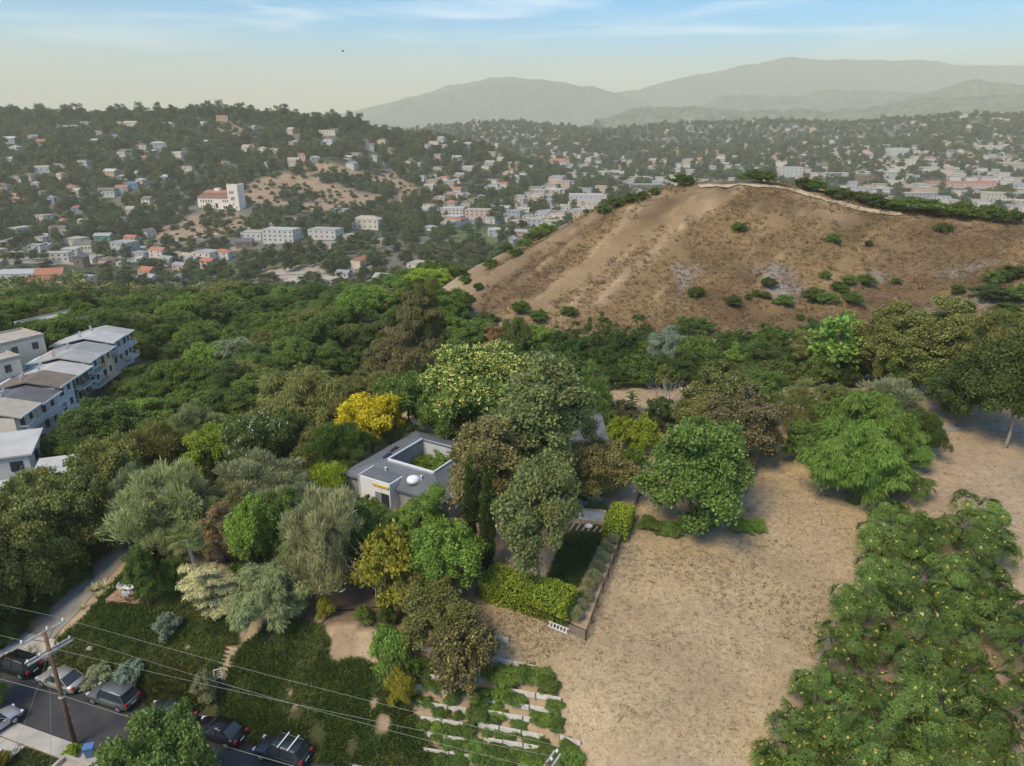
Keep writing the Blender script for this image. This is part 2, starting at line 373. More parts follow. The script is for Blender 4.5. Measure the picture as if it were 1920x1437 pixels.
# ------------------------------------------------------------------ leaves and crowns
def unit(a): return a / (np.linalg.norm(a, axis=-1, keepdims=True) + 1e-9)
def leaf_quads(P, A, Nn, Ln, Wd, fold=0.12):
    """P base, A axis (unit), Nn normal, Ln length, Wd width -> V,F"""
    S = unit(np.cross(Nn, A)); n = len(P)
    Ln = np.broadcast_to(np.asarray(Ln, float), (n,))[:, None]; Wd = np.broadcast_to(np.asarray(Wd, float), (n,))[:, None]
    Nn = unit(np.cross(A, S))
    V = np.stack([P, P + A * Ln * 0.5 + S * Wd * 0.5 + Nn * Ln * fold, P + A * Ln, P + A * Ln * 0.5 - S * Wd * 0.5 + Nn * Ln * fold], 1).reshape(-1, 3)
    F = np.arange(4 * n).reshape(n, 4); return V, F
def sph(n, rg):
    a = rg.normal(size=(n, 3)); return unit(a)
def ell_lobes(n, rx, rz, zc, r0, r1, rg, hollow=0.66, zlo=-0.75, core=True):
    out = []
    k = 0
    while len(out) < n:
        d = sph(1, rg)[0]; k += 1
        if d[2] < zlo: continue
        h = hollow * rg.uniform(0.62, 1.28)
        c = np.array([d[0] * rx * h, d[1] * rx * h, zc + d[2] * rz * h])
        r = rg.uniform(r0 * 0.8, r1 * 1.1)
        if all(np.linalg.norm(c - o[:3]) > 0.62 * (r + o[3]) * (0.75 if k > 400 else 1) for o in out) or k > 900: out.append(np.array([*c, r]))
    if core: out.append(np.array([0, 0, zc, min(rx, rz) * 0.42]))
    return np.array(out)
def crown_mesh(name, lobes, nspray, nleaf, Ln, Wd, mode, seed, spread=0.05, flat=1.0):
    rg = np.random.default_rng(seed); Vs = []; Fs = []; b = 0
    tot = (lobes[:, 3] ** 2).sum()
    for L in lobes:
        ns = max(6, int(nspray * L[3] ** 2 / tot))
        nsub = 9; sd_ = sph(nsub * 3, rg); sd_ = sd_[(sd_[:, 2] > -0.35)][:nsub]; nsub = len(sd_)
        sc_ = sd_ * L[3] * rg.uniform(.55, .95, nsub)[:, None]; sr_ = L[3] * rg.uniform(.3, .55, nsub)
        pk = rg.integers(0, nsub, ns); dl = sph(ns, rg); dl[:, 2] = np.where((dl[:, 2] < -.2) & (rg.random(ns) < .75), -dl[:, 2], dl[:, 2])
        c = L[:3] + (sc_[pk] + dl * (sr_[pk] * (1 - .45 * rg.random(ns) ** 2.0))[:, None]) * np.array([1, 1, flat])
        d = unit(sc_[pk] * .7 + dl * L[3] * .5)
        c = np.repeat(c, nleaf, 0); dd = np.repeat(d, nleaf, 0); n = len(c)
        P = c + rg.normal(size=(n, 3)) * spread * np.array([1, 1, 0.7])
        if mode == 'out':
            Nn = unit(dd * 0.75 + np.array([0, 0, 0.5]) + rg.normal(size=(n, 3)) * 0.7)
            A = unit(np.cross(Nn, rg.normal(size=(n, 3))) + dd * 0.35)
        elif mode == 'up':
            A = unit(dd * 0.75 + np.array([0, 0, 0.75]) + rg.normal(size=(n, 3)) * 0.33); Nn = unit(dd + rg.normal(size=(n, 3)) * 0.6)
        elif mode == 'droop':
            A = unit(dd * 0.55 + np.array([0, 0, -0.85]) + rg.normal(size=(n, 3)) * 0.25); Nn = unit(dd + rg.normal(size=(n, 3)) * 0.5)
        else:
            A = unit(dd + rg.normal(size=(n, 3)) * 0.25); Nn = unit(rg.normal(size=(n, 3)))
        s = rg.uniform(0.7, 1.3, n)
        V, F = leaf_quads(P, A, Nn, Ln * s, Wd * s)
        Vs.append(V); Fs.append(F + b); b += len(V)
    return np_mesh(name, np.vstack(Vs), np.vstack(Fs))
def trunk_mesh(name, lobes, zt, r, seed, nl=6, wob=0.03, z0=-0.06):
    rg = random.Random(seed); m = MB()
    pts = [(0, 0, z0)]; k = 5
    for i in range(1, k + 1): pts.append((rg.uniform(-wob, wob), rg.uniform(-wob, wob), zt * i / k))
    m.tube(pts, [r * 1.35] + [r * (1 - 0.55 * i / k) for i in range(1, k + 1)], 7)
    idx = sorted(range(len(lobes)), key=lambda i: -lobes[i][3])[:nl]
    for i in idx:
        a = Vector(pts[rg.choice((2, 3, 4))]); e = Vector(lobes[i][:3]); mid = (a + e) / 2 + Vector((rg.uniform(-.03, .03), rg.uniform(-.03, .03), -0.02))
        m.tube([a, mid, e], [r * 0.5, r * 0.33, r * 0.12], 5)
    return m.mesh(name, True)
def twig_mesh(name, n, z0, z1, rad, spread, seed, th=0.004):
    rg = random.Random(seed); m = MB()
    for i in range(n):
        a = rg.uniform(0, 6.28); p = Vector((math.cos(a) * rg.uniform(0, rad * .5), math.sin(a) * rg.uniform(0, rad * .5), z0)); pts = [p]
        d = Vector((math.cos(a) * spread, math.sin(a) * spread, 1)).normalized()
        for k in range(5):
            d = (d + Vector((rg.uniform(-.35, .35), rg.uniform(-.35, .35), rg.uniform(-.2, .25)))).normalized(); p = p + d * (z1 - z0) / 5; pts.append(p)
        m.tube(pts, [th, th * .9, th * .75, th * .6, th * .45, th * .25], 4, False)
        for j in (2, 3):
            q = pts[j]; e = q + Vector((rg.uniform(-1, 1), rg.uniform(-1, 1), rg.uniform(.2, 1))).normalized() * (z1 - z0) * .3
            m.tube([q, e], [th * .6, th * .2], 3, False)
    return m.mesh(name)
SHAPES = {}
def warp(V, rg):
    """uneven outline: swell and pinch the crown by direction and height"""
    a = np.arctan2(V[:, 1], V[:, 0]); k = 1.0
    for m in (2, 3, 5): k = k + rg.uniform(.05, .12) * np.sin(m * a + rg.uniform(0, 6.28) + V[:, 2] * rg.uniform(1, 4))
    V = V.copy(); V[:, 0] *= k; V[:, 1] *= k
    zt = V[:, 2].max(); V[:, 0] += rg.uniform(-.10, .10) * (V[:, 2] / zt) ** 2; V[:, 1] += rg.uniform(-.10, .10) * (V[:, 2] / zt) ** 2
    return V
def shape(key):
    """crown / trunk meshes of unit width; returns (crown, trunk, height of the mesh)"""
    if key in SHAPES: return SHAPES[key]
    k, v = key.split('_') if '_' in key else (key, '0'); sd = abs(hash_(key)) % 10000; rg = np.random.default_rng(sd)
    C = lambda lb, *a, **kw: crown_mesh(key, lb, *a, sd, **kw)
    if k == 'round': lb = ell_lobes(26, 0.5, 0.42, 0.52, 0.09, 0.17, rg); cr = C(lb, 6975, 6, 0.028, 0.020, 'out', spread=0.024); zt, r = 0.6, 0.03
    elif k == 'dense': lb = ell_lobes(38, 0.5, 0.44, 0.44, 0.07, 0.145, rg, 0.74); cr = C(lb, 7672, 6, 0.026, 0.019, 'out', spread=0.02); zt, r = 0.5, 0.03
    elif k == 'syc': lb = ell_lobes(50, 0.5, 0.84, 0.95, 0.08, 0.17, rg, 0.74); cr = C(lb, 8775, 6, 0.031, 0.028, 'out', spread=0.03); zt, r = 1.2, 0.03
    elif k == 'sycw': lb = ell_lobes(34, 0.5, 0.5, 0.62, 0.07, 0.15, rg, 0.76); cr = C(lb, 6075, 6, 0.028, 0.025, 'out', spread=0.032); zt, r = 0.8, 0.026
    elif k == 'olive': lb = ell_lobes(30, 0.47, 0.4, 0.48, 0.09, 0.17, rg, 0.72); cr = C(lb, 3750, 8, 0.075, 0.008, 'up', spread=0.018); zt, r = 0.5, 0.035
    elif k == 'weep': lb = ell_lobes(30, 0.5, 0.44, 0.52, 0.10, 0.17, rg, 0.72); cr = C(lb, 5250, 8, 0.06, 0.0085, 'droop', spread=0.018); zt, r = 0.6, 0.035
    elif k == 'euc': lb = ell_lobes(28, 0.45, 0.85, 0.98, 0.07, 0.15, rg, 0.82, core=False); cr = C(lb, 4200, 7, 0.05, 0.013, 'droop', spread=0.03); zt, r = 1.5, 0.028
    elif k == 'ball': lb = ell_lobes(20, 0.5, 0.72, 0.72, 0.09, 0.16, rg, 0.85); cr = C(lb, 2600, 6, 0.028, 0.021, 'out', spread=0.012); zt, r = 1.1, 0.03
    elif k == 'pine':
        lb = []
        for i in range(7):
            z = 0.25 + i * 0.17; rr = 0.34 * (1 - i / 8.5)
            for j in range(5 if i < 5 else 2): a = j * 1.26 + i; lb.append((rr * math.cos(a), rr * math.sin(a), z, 0.16 * (1 - i / 11)))
        lb = np.array(lb); cr = C(lb, 1900, 9, 0.075, 0.007, 'up', spread=0.02); zt, r = 1.3, 0.03
    elif k == 'cyp':
        lb = np.array([(0.1 * math.cos(i * 2.1), 0.1 * math.sin(i * 2.1), 0.3 + i * 0.4, 0.42 * math.sin(math.pi * min(0.97, (0.14 + 0.9 * i / 16))) ** 0.55) for i in range(17)])
        cr = C(lb, 4200, 6, 0.30, 0.09, 'up', spread=0.06, flat=1.25); zt, r = 5.0, 0.08
    elif k == 'shrub': lb = ell_lobes(22, 0.48, 0.42, 0.28, 0.09, 0.17, rg, 0.74, -0.25); cr = C(lb, 2250, 6, 0.042, 0.028, 'out', spread=0.026); zt, r = 0.3, 0.02
    elif k == 'fine': lb = ell_lobes(16, 0.46, 0.42, 0.25, 0.12, 0.18, rg, 0.7, -0.2); cr = C(lb, 1000, 8, 0.11, 0.013, 'up', spread=0.025); zt, r = 0.3, 0.02
    elif k == 'trail': lb = ell_lobes(16, 0.48, 0.42, 0.26, 0.13, 0.19, rg, 0.7, -0.25); cr = C(lb, 1540, 7, 0.08, 0.02, 'droop', spread=0.03); zt, r = 0.3, 0.02
    elif k == 'far': lb = ell_lobes(14, 0.46, 0.42, 0.5, 0.12, 0.2, rg, 0.7); cr = C(lb, 330, 5, 0.10, 0.06, 'out', spread=0.05); zt, r = 0.55, 0.04
    elif k == 'fart': lb = ell_lobes(16, 0.42, 0.75, 0.85, 0.10, 0.2, rg, 0.74); cr = C(lb, 380, 5, 0.10, 0.06, 'out', spread=0.05); zt, r = 1.1, 0.04
    n = len(cr.vertices); V = np.empty(n * 3, np.float32); cr.vertices.foreach_get('co', V); V = V.reshape(-1, 3)
    if k not in ('cyp', 'pine'): V = warp(V, rg)
    q = np.percentile(np.abs(V[:, :2]), 98); s = 0.5 / q; V = V * s
    cr.vertices.foreach_set('co', V.astype(np.float32).ravel()); cr.update(); lb = lb * s
    SHAPES[key] = (cr, trunk_mesh(key + '_trunk', lb, zt * s, r, sd), float(np.percentile(V[:, 2], 99.5)))
    return SHAPES[key]
def hash_(s):
    h = 7
    for c in s: h = (h * 131 + ord(c)) % 1000003
    return h

BARK = solid('bark', (0.16, 0.12, 0.09), 0.9, var=0.3, scale=9, bump=0.5)
BARKP = solid('pale_bark', (0.36, 0.31, 0.26), 0.9, var=0.3, scale=7, bump=0.3)
TWIG = solid('grey_twig', (0.33, 0.29, 0.25), 0.9, var=0.2)
FOL = dict(
    dark=foliage('leaf_dark', (0.045, 0.07, 0.018), (0.12, 0.165, 0.045)),
    green=foliage('leaf_green', (0.04, 0.075, 0.018), (0.095, 0.16, 0.045)),
    bright=foliage('leaf_bright', (0.06, 0.12, 0.016), (0.15, 0.26, 0.045), 0.3),
    lime=foliage('leaf_lime', (0.10, 0.16, 0.018), (0.24, 0.33, 0.05), 0.3),
    olive=foliage('leaf_olive', (0.06, 0.075, 0.022), (0.15, 0.17, 0.06)),
    grey=foliage('leaf_grey_green', (0.11, 0.135, 0.06), (0.29, 0.33, 0.16)),
    sage=foliage('leaf_sage', (0.10, 0.12, 0.085), (0.25, 0.28, 0.2)),
    pale=foliage('leaf_pale', (0.17, 0.19, 0.10), (0.5, 0.52, 0.36)),
    syc=foliage('leaf_sycamore', (0.055, 0.075, 0.022), (0.17, 0.19, 0.075)),
    sycb=foliage('leaf_sycamore_brown', (0.09, 0.085, 0.028), (0.22, 0.19, 0.075)),
    yellow=foliage('leaf_yellow', (0.30, 0.24, 0.012), (0.66, 0.52, 0.03), 0.3, vvar=0.08),
    ygreen=foliage('leaf_yellow_green', (0.10, 0.12, 0.015), (0.30, 0.30, 0.045), 0.3),
    brown=foliage('leaf_brown', (0.12, 0.085, 0.05), (0.27, 0.20, 0.125)),
    rust=foliage('leaf_rust', (0.07, 0.055, 0.022), (0.17, 0.125, 0.05)),
    blue=foliage('leaf_blue_grey', (0.10, 0.14, 0.115), (0.25, 0.32, 0.27)),
    cyp=foliage('leaf_cypress', (0.025, 0.042, 0.014), (0.06, 0.09, 0.03)),
    wood=foliage('leaf_wood', (0.055, 0.085, 0.019), (0.17, 0.24, 0.05), vvar=0.4, hvar=0.035),
    far=foliage('leaf_far', (0.055, 0.078, 0.026), (0.165, 0.205, 0.075), vvar=0.4, hvar=0.03),
    farb=foliage('leaf_far_olive', (0.095, 0.10, 0.04), (0.23, 0.235, 0.10), vvar=0.3),
    grass=foliage('blade_dark_green', (0.066, 0.10, 0.02), (0.19, 0.255, 0.06), 0.3, vvar=0.4),
    straw=foliage('blade_straw', (0.30, 0.21, 0.11), (0.58, 0.45, 0.27), 0.1, vvar=0.3),
    brush=foliage('blade_brush', (0.125, 0.082, 0.034), (0.29, 0.20, 0.088), 0.1, vvar=0.35),
    whitef=foliage('petal_cream', (0.55, 0.5, 0.3), (0.85, 0.8, 0.6), 0.2, vvar=0.05),
    yelf=foliage('petal_yellow', (0.62, 0.5, 0.10), (0.85, 0.74, 0.28), 0.2, vvar=0.05),
    pinkf=foliage('petal_pink', (0.42, 0.22, 0.30), (0.7, 0.48, 0.55), 0.2, vvar=0.05),
)
FT = dict(dark=(0.137, 0.185, 0.046), green=(0.193, 0.283, 0.059), bright=(0.244, 0.366, 0.061), lime=(0.374, 0.461, 0.050), olive=(0.273, 0.283, 0.076), grey=(0.418, 0.447, 0.185), sage=(0.429, 0.448, 0.229),
          pale=(0.693, 0.666, 0.359), syc=(0.27, 0.295, 0.10), sycb=(0.32, 0.28, 0.10), yellow=(0.788, 0.666, 0.029), ygreen=(0.416, 0.384, 0.045), brown=(0.434, 0.298, 0.145), rust=(0.244, 0.213, 0.085), blue=(0.403, 0.476, 0.314),
          cyp=(0.11, 0.165, 0.045), wood=(0.162, 0.238, 0.044), far=(0.161, 0.216, 0.076), farb=(0.266, 0.260, 0.099), frond=(0.151, 0.232, 0.047))
TINT.update(FT)
BLOS = {}
def blossom_mesh(key, n, seed, size=0.03):
    """small flower heads sitting on a crown's outer shell"""
    kk = (key, n, seed, size)
    if kk in BLOS: return BLOS[kk]
    cr = shape(key)[0]; rg = np.random.default_rng(seed); nv = len(cr.vertices); co = np.empty(nv * 3, np.float32); cr.vertices.foreach_get('co', co); co = co.reshape(-1, 3)[2::4]
    c0 = co.mean(0); rad = np.linalg.norm((co - c0), axis=1) + (co[:, 2] - c0[2]) * 1.1
    p = co[np.argsort(-rad)[:max(n * 6, len(co) // 3)]]; p = p[rg.choice(len(p), n, replace=len(p) < n)]
    P = np.repeat(p, 5, 0) + rg.normal(size=(n * 5, 3)) * size * 0.4; A = sph(n * 5, rg); Nn = unit(sph(n * 5, rg) + np.array([0, 0, 1.0]))
    V, F = leaf_quads(P, A, Nn, size, size * 0.8); BLOS[kk] = np_mesh(key + '_blossom', V, F); return BLOS[kk]
NTREE = [0]
def plant(px, py, top, w, key, fol, label, cat='tree', name=None, group=None, bark=None, flowers=None, crownname='crown', sq=1.0, P=None, trunk=True, rz=None):
    """plant standing at the ground point of a pixel; its height reaches row 'top', its crown is w pixels wide"""
    P = at(px, py) if P is None else P
    H = max(0.3, top_z(top, P.y) - P.z); f, _ = fd((py + top) / 2); Wm = w * P.y / f
    cr, tr, h0 = shape(key)
    NTREE[0] += 1; rr = random.Random(NTREE[0] * 7 + int(px))
    e = empty(name or ('tree' if cat == 'tree' else cat), P, rr.uniform(0, 6.28) if rz is None else rz, (Wm, Wm * sq, H / h0), label, cat, group)
    crown_obj(crownname, cr, fol, e, rr)
    if trunk: put('trunk' if cat == 'tree' else 'stem', tr, bark or BARK, e)
    if flowers: put('blossom', blossom_mesh(key, flowers[1], NTREE[0], flowers[2] if len(flowers) > 2 else 0.03), FOL[flowers[0]], e)['kind'] = 'stuff'
    return e
def scatter(name, pts, protos, smin, smax, label, cat, mat_note=None, seed=1, zs=(0.8, 1.2), tilt=0.0, kind='stuff'):
    """uncountable cover: geometry nodes set copies of a few small meshes on points"""
    pts = np.asarray(pts, np.float32); n = len(pts); rg = np.random.default_rng(seed)
    me = bpy.data.meshes.new(name); me.vertices.add(n); me.vertices.foreach_set('co', pts.ravel())
    a = me.attributes.new('turn', 'FLOAT_VECTOR', 'POINT'); a.data.foreach_set('vector', np.stack([rg.normal(size=n) * tilt, rg.normal(size=n) * tilt, rg.uniform(0, 6.28, n)], 1).astype(np.float32).ravel())
    s = rg.uniform(smin, smax, n); s3 = np.stack([s, s, s * rg.uniform(zs[0], zs[1], n)], 1)
    a = me.attributes.new('size', 'FLOAT_VECTOR', 'POINT'); a.data.foreach_set('vector', s3.astype(np.float32).ravel())
    a = me.attributes.new('pick', 'INT', 'POINT'); a.data.foreach_set('value', rg.integers(0, len(protos), n).astype(np.int32))
    me.update(); o = bpy.data.objects.new(name, me); COL.objects.link(o); tag(o, label, cat, None, kind)
    ng = bpy.data.node_groups.new(name, 'GeometryNodeTree')
    ng.interface.new_socket('Geometry', in_out='INPUT', socket_type='NodeSocketGeometry'); ng.interface.new_socket('Geometry', in_out='OUTPUT', socket_type='NodeSocketGeometry')
    nn = ng.nodes.new; L = ng.links.new; gi = nn('NodeGroupInput'); go = nn('NodeGroupOutput'); ip = nn('GeometryNodeInstanceOnPoints'); ji = nn('GeometryNodeJoinGeometry')
    for p in reversed(protos):
        oi = nn('GeometryNodeObjectInfo'); oi.inputs['Object'].default_value = p; oi.inputs['As Instance'].default_value = True; L(oi.outputs['Geometry'], ji.inputs['Geometry'])
    def attr(nm, ty):
        q = nn('GeometryNodeInputNamedAttribute'); q.data_type = ty; q.inputs['Name'].default_value = nm; return q.outputs['Attribute']
    L(gi.outputs[0], ip.inputs['Points']); L(ji.outputs[0], ip.inputs['Instance']); ip.inputs['Pick Instance'].default_value = True
    L(attr('pick', 'INT'), ip.inputs['Instance Index'])
    er = nn('FunctionNodeEulerToRotation'); L(attr('turn', 'FLOAT_VECTOR'), er.inputs[0]); L(er.outputs[0], ip.inputs['Rotation'])
    L(attr('size', 'FLOAT_VECTOR'), ip.inputs['Scale']); L(ip.outputs[0], go.inputs[0])
    md = o.modifiers.new('cover', 'NODES'); md.node_group = ng
    return o
def proto(name, me, mat):
    m2 = me.copy(); m2.materials.clear(); m2.materials.append(mat)
    return bpy.data.objects.new(name, m2)
def tuft_mesh(name, n, h, spread, lean, wd, seed):
    rg = np.random.default_rng(seed); a = rg.uniform(0, 6.28, n); r = rg.random(n) * spread
    P = np.stack([np.cos(a) * r, np.sin(a) * r, np.full(n, -0.03)], 1); b = rg.uniform(0, 6.28, n)
    A = unit(np.stack([np.cos(b) * lean, np.sin(b) * lean, np.ones(n)], 1) + rg.normal(size=(n, 3)) * 0.2); Nn = unit(rg.normal(size=(n, 3)))
    V, F = leaf_quads(P, A, Nn, h * rg.uniform(0.6, 1.2, n), wd, 0.2); return np_mesh(name, V, F)
def spread_in(poly, n, seed, jitter=0.5):
    """n points spread evenly (stratified) over a polygon on the ground"""
    rg = np.random.default_rng(seed); P = np.array(poly); lo = P.min(0); hi = P.max(0)
    area = 0.5 * abs(np.dot(P[:, 0], np.roll(P[:, 1], 1)) - np.dot(P[:, 1], np.roll(P[:, 0], 1))); s = math.sqrt(area / max(n, 1))
    xs = np.arange(lo[0], hi[0], s); ys = np.arange(lo[1], hi[1], s); X, Yy = np.meshgrid(xs, ys); X = X.ravel() + rg.uniform(-jitter, jitter, X.size) * s; Yy = Yy.ravel() + rg.uniform(-jitter, jitter, Yy.size) * s
    k = inpoly(X, Yy, poly); X = X[k]; Yy = Yy[k]; return np.stack([X, Yy, height(X, Yy)], 1)
# ------------------------------------------------------------------ the ground sheet
Z_LAWN = wpoly((78, 1250), (130, 1185), (205, 1110), (250, 1050), (330, 1050), (420, 1100), (458, 1170), (440, 1230), (400, 1300), (372, 1338), (250, 1306), (120, 1262))
Z_LAWN2 = wpoly((470, 1195), (520, 1165), (602, 1175), (628, 1235), (690, 1245), (735, 1300), (775, 1345), (830, 1437), (560, 1425), (395, 1365), (425, 1290), (440, 1235))
Z_STRAW = wpoly((880, 1110), (1095, 1202), (1200, 930), (1225, 810), (1445, 805), (1560, 850), (1645, 905), (1640, 965), (1450, 1437), (1100, 1437), (1080, 1390), (1010, 1250), (880, 1190))
Z_MULCH = wpoly((440, 1090), (560, 1060), (760, 1100), (880, 1110), (870, 1170), (760, 1190), (600, 1165), (470, 1180))
Z_YARD = wpoly((1020, 1098), (1060, 1000), (1120, 985), (1138, 1000), (1128, 1010), (1082, 1105))
Z_WOOD = [(-130, 62), (-60, 60), (-46, 66), (-40, 80), (-30, 95), (-22, 118), (-16, 128), (-14, 150), (-38, 165), (-42, 190), (-20, 300), (-160, 300), (-150, 150)]
Z_DIRT = [wpoly((285, 445), (310, 425), (385, 397), (455, 402), (480, 425), (620, 398), (610, 412), (450, 440), (300, 462)),
          wpoly((455, 362), (480, 335), (560, 318), (600, 300), (640, 308), (700, 330), (765, 350), (790, 366), (745, 386), (640, 398), (560, 400), (480, 395)),
          wpoly((400, 245), (420, 230), (450, 240), (470, 262), (440, 266)), wpoly((780, 400), (880, 395), (885, 405), (790, 412)),
          wpoly((700, 340), (735, 322), (790, 360), (770, 378))]
Z_PARK = [wpoly((150, 535), (215, 525), (220, 548), (165, 560)), wpoly((330, 505), (520, 492), (640, 500), (630, 520), (420, 530)), wpoly((845, 430), (905, 425), (935, 465), (850, 462))]
Z_SAND = [wpoly((420, 512), (560, 500), (700, 488), (720, 500), (560, 525), (430, 530)), wpoly((360, 560), (400, 555), (560, 548), (600, 552), (480, 575), (370, 580)), wpoly((250, 480), (440, 462), (450, 470), (260, 492)), wpoly((0, 480), (240, 470), (240, 492), (0, 500))]
Xf, Yf = GX.ravel(), GY.ravel(); nV = len(Xf)
colr = np.tile(np.array([0.40, 0.29, 0.175]), (nV, 1)); speck = np.full(nV, 0.55)
def paint(mask, c, s=None, a=1.0):
    global colr
    m = (np.asarray(mask, float) * a)[:, None]; colr = colr * (1 - m) + np.array(c) * m
    if s is not None: speck[:] = speck * (1 - m[:, 0]) + s * m[:, 0]
nf = fbm(Xf / 40, Yf / 40, 4)
paint(Xf > -9999, (0.43, 0.32, 0.20), .5)
paint(sstep(300, 380, Yf), (0.17, 0.155, 0.12), .3)                                     # valley and city ground
paint(sstep(300, 380, Yf) * sstep(-0.2, 0.5, fbm(Xf / 90, Yf / 90, 3)), (0.075, 0.09, 0.045))
hm = hill_m.ravel()
paint(hm, (0.255, 0.168, 0.078), .8)
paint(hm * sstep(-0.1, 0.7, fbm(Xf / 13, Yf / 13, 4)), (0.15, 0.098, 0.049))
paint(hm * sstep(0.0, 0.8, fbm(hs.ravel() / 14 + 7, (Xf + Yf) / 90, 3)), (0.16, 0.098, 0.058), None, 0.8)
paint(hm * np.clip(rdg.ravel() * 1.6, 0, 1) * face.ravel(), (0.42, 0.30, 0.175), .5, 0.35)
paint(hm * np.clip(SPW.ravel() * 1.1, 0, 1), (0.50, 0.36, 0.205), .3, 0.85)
paint(hm * sstep(0.2, 0.8, fbm(Xf / 17 + 40, Yf / 17, 3)) * sstep(70, 100, Xf), (0.42, 0.295, 0.17), .6, 0.8)
paint(hm * sstep(0.3, 0.9, fbm(Xf / 13 + 90, Yf / 13, 2)) * (Yf < 178) * (Xf > 40), (0.29, 0.25, 0.21), .4, 0.8)
paint(hm * sstep(203, 212, Yf) * sstep(60, 30, Xf), (0.40, 0.28, 0.16), .6, 0.8)
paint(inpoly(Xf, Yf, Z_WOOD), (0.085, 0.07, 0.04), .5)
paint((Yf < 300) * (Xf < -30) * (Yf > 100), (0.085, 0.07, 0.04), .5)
paint(inpoly(Xf, Yf, Z_STRAW), (0.48, 0.365, 0.215), .75)
paint(inpoly(Xf, Yf, Z_STRAW) * sstep(0.1, 0.9, fbm(Xf / 6, Yf / 6, 4)) * (Yf < 62), (0.36, 0.275, 0.165), .9, 0.6)
paint(inpoly(Xf, Yf, Z_MULCH), (0.20, 0.13, 0.085), .6)
paint(inpoly(Xf, Yf, Z_LAWN) | inpoly(Xf, Yf, Z_LAWN2), (0.085, 0.09, 0.03), .4)
paint(inpoly(Xf, Yf, Z_YARD), (0.09, 0.14, 0.035), .3)
BARE = [(at(a, b), r) for a, b, r in ((716, 1362, 1.1), (592, 1376, 0.9), (552, 1338, 0.8), (640, 1215, 1.6), (470, 1182, 1.4), (545, 1300, .5), (660, 1400, .8), (350, 1215, .5), (150, 1235, .5), (700, 1320, .7))]
for p_, r_ in BARE: paint(np.exp(-(((Xf - p_.x) / r_) ** 2 + ((Yf - p_.y) / r_) ** 2)) > .4 + .2 * fbm(Xf * 1.5, Yf * 1.5, 2), (0.36, 0.26, 0.16), .6)
paint((rd.ravel() > 1.2) * (rd.ravel() < 4) * (Xf < 6), (0.07, 0.075, 0.03), .4)
dn_ = fbm(Xf / 34, Yf / 34, 3)
for z in Z_DIRT: paint(inpoly(Xf, Yf, z) * sstep(-.6, -.35, dn_), (0.36, 0.255, 0.16), .4, 0.95)
for z in Z_PARK: paint(inpoly(Xf, Yf, z), (0.12, 0.15, 0.05), .3)
for z in Z_SAND: paint(inpoly(Xf, Yf, z), (0.45, 0.38, 0.29), .3, 0.9)
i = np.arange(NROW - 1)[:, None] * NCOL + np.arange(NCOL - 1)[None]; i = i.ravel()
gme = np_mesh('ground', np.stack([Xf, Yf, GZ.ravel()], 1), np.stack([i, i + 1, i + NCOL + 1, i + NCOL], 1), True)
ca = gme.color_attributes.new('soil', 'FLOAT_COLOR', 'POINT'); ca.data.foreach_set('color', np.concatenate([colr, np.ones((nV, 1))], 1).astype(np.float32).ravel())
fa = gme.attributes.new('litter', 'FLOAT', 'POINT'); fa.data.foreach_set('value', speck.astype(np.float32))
def ground_mat():
    m, t, o = _new('ground_cover'); L = t.links.new; n = t.nodes.new
    p = n('ShaderNodeBsdfPrincipled'); p.inputs['Roughness'].default_value = 0.95; p.inputs['Specular IOR Level'].default_value = 0.15
    a = n('ShaderNodeAttribute'); a.attribute_name = 'soil'; s = n('ShaderNodeAttribute'); s.attribute_name = 'litter'
    g = n('ShaderNodeNewGeometry')
    def noise(sc, det=5, st=None, ro=0.6):
        q = n('ShaderNodeTexNoise'); q.inputs['Scale'].default_value = sc; q.inputs['Detail'].default_value = det; q.inputs['Roughness'].default_value = ro
        if st:
            w = n('ShaderNodeMapping'); w.inputs['Scale'].default_value = st; w.inputs['Rotation'].default_value = (0, 0, 0.6); L(g.outputs['Position'], w.inputs['Vector']); L(w.outputs['Vector'], q.inputs['Vector'])
        else: L(g.outputs['Position'], q.inputs['Vector'])
        return q.outputs['Fac']
    def rng(x, a0, a1, b0, b1):
        q = n('ShaderNodeMapRange'); q.inputs['From Min'].default_value = a0; q.inputs['From Max'].default_value = a1; q.inputs['To Min'].default_value = b0; q.inputs['To Max'].default_value = b1; L(x, q.inputs['Value']); return q.outputs['Result']
    def mul(x, y):
        q = n('ShaderNodeMath'); q.operation = 'MULTIPLY'; L(x, q.inputs[0])
        if isinstance(y, float): q.inputs[1].default_value = y
        else: L(y, q.inputs[1])
        return q.outputs[0]
    big = rng(noise(0.12, 6), 0.3, 0.7, 0.82, 1.16); fine = rng(noise(1.1, 8, None, 0.75), 0.32, 0.68, 0.82, 1.18)
    tone = mul(big, fine)
    v = n('ShaderNodeVectorMath'); v.operation = 'SCALE'; L(a.outputs['Color'], v.inputs[0]); L(tone, v.inputs['Scale'])
    # litter: dark dead weeds and small clods, patchy
    lit = mul(rng(noise(1.6, 5, (1, 2.2, 1), 0.7), 0.54, 0.66, 0.0, 1.0), rng(noise(0.16, 3), 0.42, 0.6, 0.05, 1.0)); lit = mul(lit, s.outputs['Fac']); lit = mul(lit, 0.75)
    mx = n('ShaderNodeMix'); mx.data_type = 'RGBA'; L(lit, mx.inputs['Factor']); L(v.outputs['Vector'], mx.inputs['A']); mx.inputs['B'].default_value = (0.13, 0.105, 0.065, 1)
    L(mx.outputs['Result'], p.inputs['Base Color'])
    b = n('ShaderNodeBump'); b.inputs['Strength'].default_value = 0.7; b.inputs['Distance'].default_value = 0.25; L(noise(2.4, 7, None, 0.7), b.inputs['Height']); L(b.outputs['Normal'], p.inputs['Normal'])
    L(p.outputs['BSDF'], o.inputs['Surface']); return m
GROUND = ground_mat()
